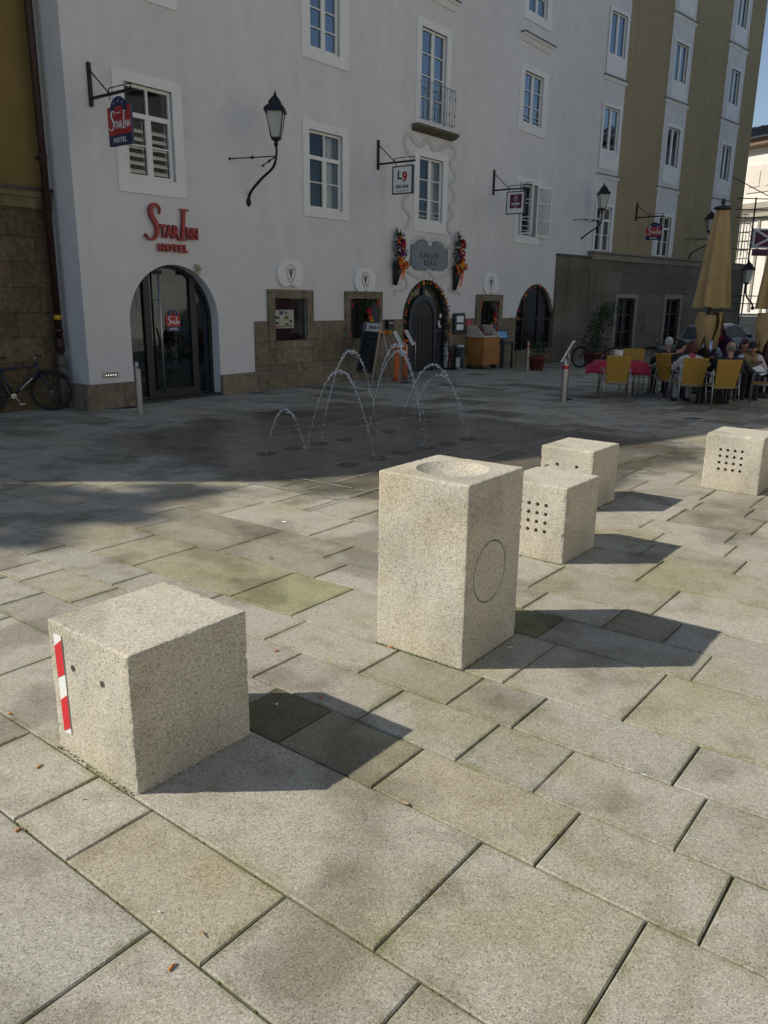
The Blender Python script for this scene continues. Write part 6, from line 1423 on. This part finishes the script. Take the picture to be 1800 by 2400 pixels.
# ------------------------------------------------------------------ people
skin = mat('skin', (.36, .19, .13), .55, nscale=20, namp=.06)
def capsule(mb, a, b, ra_, rb, seg=12):
    a = Vector(a); b = Vector(b); d = (b-a); L_ = d.length; d = d.normalized() if L_ > 1e-6 else Vector((0, 0, 1)); P = []; r_ = []
    for k in range(4): an = math.pi/2*(1-k/3.0); P.append(a-d*ra_*math.sin(an)); r_.append(max(.0015, ra_*math.cos(an)))
    for k in range(4): an = math.pi/2*(k/3.0); P.append(b+d*rb*math.sin(an)); r_.append(max(.0015, rb*math.cos(an)))
    mb.tube(P, r_, seg)
def fuse(mb, name, m, parent, voxel, smooth_=4):
    o = mb.build(name, m, parent, world=False); o.parent = None
    md = o.modifiers.new('r', 'REMESH'); md.mode = 'VOXEL'; md.voxel_size = voxel; md.use_smooth_shade = True
    sm = o.modifiers.new('s', 'SMOOTH'); sm.iterations = smooth_; sm.factor = .5
    bake(o); o.data.materials.clear(); o.data.materials.append(m); o.parent = parent
    for p in o.data.polygons: p.use_smooth = True
    return o
def person(loc, yaw, lab, top, hair, legs=None, lean=.12, turn=0.0, nod=0.15, hairst='short', hands=None, stand=False, broad=1.0, collar=None, vest=None, headr=1.0, shade=None):
    """local +y is where the sitter faces; origin on the ground under the hips"""
    legs = legs or K['darkcloth']; e = empty('person', loc, lab, 'person', 'guests seated at the cafe'); e.rotation_euler.z = R(yaw)
    hz_ = .88 if stand else .48; H = Vector((0, -.06 if not stand else 0, hz_)); dirn = Vector((0, math.sin(lean), math.cos(lean)))
    ch = H+dirn*.25; sh = H+dirn*.40; nk = H+dirn*.455; side = Vector((1, 0, 0)); w_ = .185*broad
    hf = (Matrix.Rotation(turn, 3, 'Z') @ Matrix.Rotation(-nod, 3, 'X')); hc = nk+dirn*.06+(hf @ Vector((0, .02, .13)))
    def hp(x, y, z): return hc+hf @ (Vector((x, y, z))*headr)
    b = MB(); cl = MB(); tr = MB()
    def limb(mb, pts, rs, infl=0):
        for i in range(len(pts)-1): capsule(mb, pts[i], pts[i+1], rs[i]+infl, rs[i+1]+infl)
    # body as a single figure: trunk, neck, head with face, arms, hands, legs
    for mb, f in ((b, 0), (cl, .016)):
        for sx in (-1, 1):
            limb(mb, [H+side*.07*sx, H+dirn*.2+side*.07*sx*broad, ch+side*.085*sx*broad, sh+side*.075*sx*broad], [.125*broad, .115*broad, .12*broad, .09], f)
        limb(mb, [sh-side*w_*.9, sh+side*w_*.9], [.062, .062], f)
    limb(b, [sh+dirn*.0, nk, hc-(hf @ Vector((0, .02, .05)))], [.065, .056, .054])
    hr = Matrix.Rotation(0, 3, 'X'); b.ball(hp(0, -.01, .025), (.076*headr, .093*headr, .098*headr), 20, 14, hf); b.ball(hp(0, .022, -.045), (.058*headr, .066*headr, .070*headr), 16, 12, hf); b.ball(hp(0, .065, -.095), (.022, .020, .018), 10, 8, hf)
    capsule(b, hp(0, .088, .005), hp(0, .104, -.030), .009, .013, 8); b.ball(hp(0, .088, -.062), (.022, .010, .006), 10, 6, hf); b.ball(hp(0, .086, -.074), (.020, .010, .006), 10, 6, hf)
    b.ball(hp(0, .082, .035), (.050, .014, .010), 12, 6, hf)
    for sx in (-1, 1): b.ball(hp(sx*.076, -.008, -.008), (.012, .022, .032), 10, 8, hf); b.ball(hp(sx*.036, .068, -.018), (.020, .016, .016), 8, 6, hf)
    hands = hands or (Vector((.17, .40, .78)), Vector((-.17, .40, .78)))
    for sx, hd_ in zip((1, -1), hands):
        S_ = sh+side*w_*sx; hd_ = Vector(hd_); mid = (S_+hd_)/2; d = hd_-S_; L_ = d.length; ua, fa_ = .29, .26
        if L_ > ua+fa_-.01: hd_ = S_+d*((ua+fa_-.01)/L_); L_ = ua+fa_-.01; d = hd_-S_
        x = (ua*ua-fa_*fa_+L_*L_)/(2*L_); h_ = math.sqrt(max(0, ua*ua-x*x)); bend = Vector((sx*.55, -.45, -.75)); bend = (bend-d.normalized()*bend.dot(d.normalized())).normalized(); El = S_+d.normalized()*x+bend*h_
        limb(b, [S_, El, hd_], [.048, .036, .026]); limb(cl, [S_, El, El.lerp(hd_, .93)], [.056, .043, .033], .012)
        f = (hd_-El).normalized(); f = (f+Vector((0, .3, -.05))).normalized(); n_ = Vector((0, 0, -1)); lat = f.cross(n_).normalized(); n_ = lat.cross(f).normalized(); pc_ = hd_+f*.05
        for q in (-1.5, -.5, .5, 1.5): capsule(b, hd_+lat*q*.012, hd_+f*.085+lat*q*.019, .014, .0115, 8)
        for q, ln_ in zip((-1.5, -.5, .5, 1.5), (.060, .074, .078, .066)):
            k0 = hd_+f*.088+lat*q*.020; k1 = k0+(f+n_*.25+lat*q*.03)*ln_*.5; k2 = k1+(f*.8+n_*.7)*ln_*.5; capsule(b, k0, k1, .0092, .0085, 8); capsule(b, k1, k2, .0085, .0075, 8)
        t0 = hd_+f*.03-lat*sx*.026; t1 = t0+(f*.6-lat*sx*.7)*.045; t2 = t1+(f*.95-lat*sx*.1+n_*.2)*.035; capsule(b, t0, t1, .013, .0105, 8); capsule(b, t1, t2, .0105, .009, 8)
    for sx in (-1, 1):
        hpj = H+side*.09*sx
        if stand: kn, an = H+Vector((sx*.10, .04, -.42)), Vector((sx*.10, 0, .07))
        else: kn, an = Vector((sx*.12, .38, .50)), Vector((sx*.13, .36, .08))
        limb(b, [hpj, kn, an], [.085, .056, .038]); limb(tr, [hpj, kn, an+Vector((0, 0, .03))], [.092, .066, .056], .008); capsule(b, an+Vector((0, -.03, -.02)), an+Vector((0, .13, -.04)), .034, .028)
    sho = MB()
    for sx in (-1, 1): an = Vector((sx*(.10 if stand else .13), 0 if stand else .36, .08)); capsule(sho, an+Vector((0, -.05, -.035)), an+Vector((0, .15, -.045)), .042, .036); sho.lbox(an.x-.04, an.x+.04, an.y-.08, an.y+.18, .0, .03)
    body = fuse(b, 'body', skin if shade is None else shade, e, .0085, 2)
    fuse(cl, 'jacket', top, e, .013, 5); limb(tr, [H-side*.08, H+side*.08], [.12, .12], .01); fuse(tr, 'trousers', legs, e, .014, 4); sho.build('shoes', K['black'], e, world=False)
    ey = MB()
    for sx in (-1, 1): ey.ball(hp(sx*.030, .084, .012), .009*headr, 8, 6)
    if hairst != 'none' : ey.build('eyes', K['black'], e, world=False)
    hm = MB(); hm.ball(hp(0, -.032, .045), (.087*headr, .094*headr, .094*headr), 20, 14, hf); hm.ball(hp(.02, .035, .095), (.060, .045, .032), 12, 8, hf)
    if hairst in ('short',): hm.ball(hp(0, -.06, -.01), (.078, .058, .075), 14, 10, hf)
    if hairst in ('bob', 'long'):
        for sx in (-1, 1): capsule(hm, hp(sx*.072, -.02, .03), hp(sx*.078, -.015, -.085), .035, .030)
        hm.ball(hp(0, -.065, -.03), (.085, .055, .10), 14, 10, hf)
    if hairst == 'long':
        for q in (-.05, 0, .05): capsule(hm, hp(q, -.075, -.03), hp(q*1.5, -.075, -.26), .048, .030)
    if hairst == 'bald': hm = MB(); hm.ball(hp(0, -.045, .008), (.084, .080, .070), 18, 12, hf)
    fuse(hm, 'hair', hair, e, .009, 3)
    if collar: c_ = MB(); c_.tube([nk+Vector((.075*math.cos(a_), .065*math.sin(a_), .02)) for a_ in [2*math.pi*k/16 for k in range(17)]], .028, 8); c_.tube([nk+Vector((.05*math.cos(a_), .05*math.sin(a_), -.03)) for a_ in [2*math.pi*k/16 for k in range(17)]], .05, 8); c_.build('collar', collar, e, world=False)
    if vest:
        v_ = MB()
        for sx in (-1, 1): limb(v_, [H+dirn*.06+side*.08*sx, ch+side*.085*sx, sh+side*.07*sx], [.13, .13, .10], .012)
        fuse(v_, 'vest', vest, e, .014, 4)
    return e
cl_ = lambda n, c, **k: mat(n, c, .85, nscale=18, namp=.12, bump=.15, bscale=60, **k)
K['darkcloth'] = cl_('dark_trousers', (.02, .022, .03)); navy_c = cl_('navy_cloth', (.012, .014, .024)); black_c = cl_('black_cloth', (.010, .010, .012)); white_c = cl_('white_knit', (.48, .46, .44)); pink_c = cl_('pink_cloth', (.45, .03, .10)); purple_c = cl_('purple_cloth', (.05, .015, .07)); vest_c = cl_('beige_vest', (.28, .21, .10)); greyt = cl_('grey_trousers', (.28, .28, .28))
h_white = cl_('white_hair', (.36, .36, .35)); h_black = cl_('black_hair', (.012, .010, .010)); h_auburn = cl_('auburn_hair', (.09, .022, .014)); h_grey = cl_('grey_hair', (.15, .135, .11)); h_brown = cl_('brown_hair', (.05, .022, .014))
def at_(px_, d, dz=0): p = AT(px_, 800, d); p.z = gz(p.x, p.y); return p
person(cG+Vector((0, .02, 0)), 0, 'white haired person in a navy jacket seen from behind, left of the group', navy_c, h_white, lean=.05, broad=1.05)
person(cB+Vector((.02, .15, 0)), -52, 'person with short black hair and sunglasses leaning towards the table, in black', black_c, h_black, lean=.42, turn=-.3, nod=.35, hairst='short')
person(cC+Vector((0, .03, 0)), -4, 'person with auburn hair, white cardigan and pink collar, back to us', white_c, h_auburn, legs=greyt, lean=.10, nod=.1, hairst='bob', collar=pink_c, turn=-.1, headr=1.05)
person(at_(1641, 18.6), 176, 'white haired person across the table, mostly hidden behind the auburn hair', navy_c, h_white, lean=.1, nod=.2)
person(at_(1716, 18.9), 112, 'person with long black hair in pink and purple bending over the table', purple_c, h_black, lean=.80, nod=.45, hairst='long', turn=.2, stand=True, collar=pink_c, headr=1.15)
person(cD+Vector((.17, .08, 0)), -8, 'broad balding person in a dark jacket, back to us on the right wicker chair', navy_c, h_grey, lean=.12, broad=1.28, hairst='bald', turn=-.1, nod=.1, headr=1.12, hands=(Vector((.42, .35, .78)), Vector((-.2, .42, .78))))
person(at_(1744, 17.6), 170, 'dark haired person behind the balding one, face turned down', black_c, h_brown, lean=.15, nod=.5, hairst='bob')
pv = person(at_(1762, 17.3), 165, 'person with short dark hair, white shirt and beige vest reading with bent head', white_c, h_black, lean=.34, nod=.75, vest=vest_c, headr=1.1)
person(at_(1789, 17.9), 172, 'person with brown hair facing us at the right edge, in purple', purple_c, h_brown, lean=.0, nod=.0, hairst='bob', turn=.15, headr=1.1)
pm = AT(1780, 868, 16.2); s = MB(); s.box(pm-Vector((.15, 0, .06)), (.16, .02, .07), (.12, .08, -.10), (0, -.006, .004)); s = MB(); 
c1, c2_, c3_, c4_ = (AT(*q) for q in ((1763, 862, 16.3), (1783, 855, 16.4), (1800, 875, 16.1), (1786, 880, 16.0)))
s.poly([c1, c2_, c3_, c4_], Vector((0, .008, -.008))); o = s.build('menu_card', K['wpaint']); recenter(o, c4_); tag(o, 'white open menu card held above the table at the right edge', 'menu')
# sunglasses on the leaning guest are a thing of their own
gp = [o for o in bpy.data.objects if o.get('label', '').startswith('person with short black hair and sunglasses')][0]
bag = AT(1585, 925, 17.0); bag.z = gz(bag.x, bag.y)
def handbag(p, lab, m, sz):
    e = empty('handbag', p, lab, 'bag', 'bags under the tables'); s = MB(); s.poly([p+Vector((-.22*sz, 0, 0)), p+Vector((.22*sz, 0, 0)), p+Vector((.17*sz, 0, .30*sz)), p+Vector((-.17*sz, 0, .30*sz))], Vector((0, .16, 0))); s.build('bag_body', m, e, bevel=.03)
    s = MB(); s.tube([p+Vector((.12*sz*math.cos(math.pi*k/10), .08, .28*sz+.16*sz*math.sin(math.pi*k/10))) for k in range(11)], .009, 6); s.build('strap', K['black'], e); s = MB(); s.ball(p+Vector((-.05, -.005, .2*sz)), .018, 8, 6); s.ball(p+Vector((.07, -.005, .2*sz)), .018, 8, 6); s.build('buckle', K['steel'], e)
handbag(bag, 'purple bag on the paving beside the sideways chair', purple_c, 1.15); b2 = cD+Vector((.0, .35, 0)); handbag(b2, 'black bag with bright buckles under the right wicker chair', black_c, 1.25)

# ------------------------------------------------------------------ parked car
def car(loc, yaw):
    e = empty('parked_car', loc, 'silver blue hatchback parked behind the cafe guests by the stone wall', 'car'); e.rotation_euler.z = R(yaw); e.scale = (.92, .92, .9)    # local +x forward
    paint = mat('silver_blue_paint', (.30, .36, .44), .28, .6, coat=.6); dg = mat('car_glass', (.02, .03, .04), .04)
    side = [(-1.92, .32), (-1.98, .55), (-1.95, .85), (-1.86, .96), (-1.55, 1.36), (-1.2, 1.46), (-.3, 1.50), (.35, 1.42), (1.0, 1.02), (1.75, .88), (1.98, .68), (2.0, .38), (1.9, .25), (-1.8, .25)]
    s = MB(); n = len(side); secs = [(-.83, .90), (-.80, 1.0), (0, 1.02), (.80, 1.0), (.83, .90)]; vs = []
    def wdt(z): return 1.0 if z < .95 else 1.0-.30*(z-.95)/.55
    for y, f in secs:
        for x, z in side: vs.append((x*(.985 if abs(y) > .81 else 1), y*wdt(z), (z-.25)*(1 if abs(y) < .82 else .99)+.25))
    m_ = len(secs); s.add(vs, [(j*n+i, j*n+(i+1) % n, (j+1)*n+(i+1) % n, (j+1)*n+i) for j in range(m_-1) for i in range(n)], True)
    for j in (0, m_-1):
        t = tessellate_polygon([[Vector(vs[j*n+i]) for i in range(n)]]); s.add([vs[j*n+i] for i in range(n)], [tuple(q) for q in t])
    s.build('car_body', paint, e, world=False)
    for sy in (-1, 1):
        def g(pts, nm='side_window'):
            w2 = MB(); w2.poly([(x, sy*(.835*wdt(z)+.002), z) for x, z in pts], (0, sy*.008, 0)); w2.build(nm, dg, e, world=False)
        g([(-1.38, 1.0), (-1.3, 1.32), (-.95, 1.39), (-.9, 1.0)]); g([(-.82, 1.0), (-.86, 1.40), (-.12, 1.43), (-.08, 1.0)]); g([(.0, 1.0), (-.03, 1.42), (.32, 1.36), (.85, 1.0)])
        m2 = MB(); m2.ball((.62, sy*.94, 1.02), (.07, .09, .07), 10, 8); m2.build('wing_mirror', K['black'], e, world=False)
        for x in (-1.25, 1.27):
            w3 = MB(); w3.tube([(x, sy*.66, .31), (x, sy*.86, .31)], .31, 24); wh = w3.build('wheel', K['tyre'], e, world=False); w4 = MB(); w4.tube([(x, sy*.80, .31), (x, sy*.868, .31)], .19, 20); w4.build('rim', K['steel'], wh, world=False)
        tl = MB(); tl.poly([(-1.975, sy*.66, .76), (-1.955, sy*.66, .90), (-1.90, sy*.79, .91), (-1.93, sy*.79, .74)], (-.03, 0, 0)); tl.build('tail_light', mat('tail_red', (.35, .01, .02), .2), e, world=False)
        hl = MB(); hl.ball((1.88, sy*.62, .70), (.12, .16, .07), 10, 6); hl.build('headlight', K['wpaint'], e, world=False)
    w2 = MB(); w2.poly([(-1.905, -.66, .965), (-1.905, .66, .965), (-1.60, .58, 1.34), (-1.60, -.58, 1.34)], (-.02, 0, .012)); w2.build('rear_window', dg, e, world=False)
    w2 = MB(); w2.poly([(.43, -.6, 1.39), (.43, .6, 1.39), (.99, .72, 1.035), (.99, -.72, 1.035)], (.012, 0, .015)); w2.build('windscreen', dg, e, world=False)
    w2 = MB(); w2.lbox(-2.0, -1.96, -.26, .26, .5, .61); w2.build('number_plate', K['wpaint'], e, world=False); w2 = MB(); w2.lbox(-2.04, -1.9, -.8, .8, .30, .46); w2.lbox(1.92, 2.04, -.8, .8, .28, .42); w2.build('bumper', K['anth'], e, world=False, bevel=.02)
    return e
cp = AT(1686, 780, 28.6); cp.z = gz(cp.x, cp.y); car(cp, 47)

# ------------------------------------------------------------------ maroon framed sign before the far building
fx = AT(1770, 545, 33.0); FX = Fr((fx.x, fx.y), 8); e = empty('framed_sign', FX.pt(0, 4.5), 'maroon sign crossed by two white bars on a frame at the right edge', 'sign')
a = FX.px(1767, 565); b = FX.px(1768, 537); x0, x1, z0, z1 = a[0], a[0]+1.3, FX.px(1767, 578)[1], FX.px(1767, 539)[1]
s = MB(); s.fbox(FX, x0, x1, z0, z1, -.05, 0); s.build('board', K['plum'], e); s = MB()
for u in (x0-.06, x1): s.fbox(FX, u, u+.06, z0-.06, z1+.06, -.06, .03)
for z in (z0-.06, z1): s.fbox(FX, x0, x1, z, z+.06, -.055, .03)
for q in (((x0, z0), (x1, z1)), ((x0, z1), (x1, z0))):
    p_, q_ = FX.pt(q[0][0], q[0][1], .02), FX.pt(q[1][0], q[1][1], .02); s.tube([p_, q_], .05, 6)
s.build('white_bar', K['wpaint'], e)
zl = FX.px(1767, 592)[1]; s = MB(); s.fbox(FX, x0, x1+.3, zl-.12, zl+.12, -.05, 0); s.build('lower_strip', K['plum'], e)
s = MB()
for u in (x0-.12, x1+.05): s.tube([FX.pt(u, 0, -.02), FX.pt(u, z1+1.2, -.02)], .03, 6)
for z in (z0-.1, z1+.45, z1+.75, z1+1.15, 1.9, 2.2): s.tube([FX.pt(x0-.9, z, -.02), FX.pt(x1+1.2, z, -.02)], .02, 6)
s.tube([FX.pt(x0-1.2, z1+1.9, -.02), FX.pt(x1+1.2, z1+.4, -.02)], .018, 5); s.build('sign_scaffold', K['anth'], e)

# ------------------------------------------------------------------ unseen tree added far left, its crown clumps placed to throw the soft shadow
tp_ = Vector((-28.5, 5.4, 0)); e = empty('shadow_tree', tp_, 'very tall unseen tree added far left of the view, its crown shaped to shade the paving', 'tree'); s = MB(); rr = random.Random(8)
s.tube([tp_, tp_+Vector((.2, 0, 6)), tp_+Vector((-.1, .2, 12)), tp_+Vector((.2, .1, 17.0))], [.45, .34, .22, .10], 10)
blobs = [((-6.6, 6.9), 1.0, 31), ((-5.5, 7.6), .85, 30), ((-4.5, 7.35), .75, 29.5), ((-3.5, 7.15), .45, 30.5), ((-2.9, 7.75), .35, 29), ((-5.3, 6.3), .40, 30), ((-4.3, 6.0), .25, 29), ((-3.3, 6.5), .22, 31), ((-2.6, 7.2), .18, 30), ((-7.8, 7.4), 1.1, 29), ((-3.9, 7.9), .5, 30), ((-8.0, 6.0), .9, 31), ((-4.9, 8.2), .6, 30), ((-2.4, 8.2), .3, 29.5)]
cl2 = MB()
for (xs_, ys_), rd, t_ in blobs:
    c = Vector((xs_, ys_, 0))+sdir*t_; q0 = tp_+Vector((0, .1, max(7, c.z-4.5))); s.tube([q0, q0.lerp(c, .6)+Vector((0, 0, -.3)), c], [.09, .05, .02], 6)
    for k in range(int(260*rd+60)):
        d = Vector((rr.gauss(0, 1), rr.gauss(0, 1), rr.gauss(0, 1))).normalized()*rd*rr.random()**.5; cl2.leaf(c+d, d+Vector((0, 0, .3)), rr.uniform(.22, .34), .17)
s.build('trunk', K['rust'], e)
for k in range(900):        # lower crown, out of the sun line
    d = Vector((rr.gauss(0, 1.6), rr.gauss(0, 1.3), rr.gauss(0, 1.8))); cl2.leaf(tp_+Vector((-1.5, -.5, 12.5))+d, d, rr.uniform(.25, .4), .2)
cl2.build('crown', K['leaf'], e)
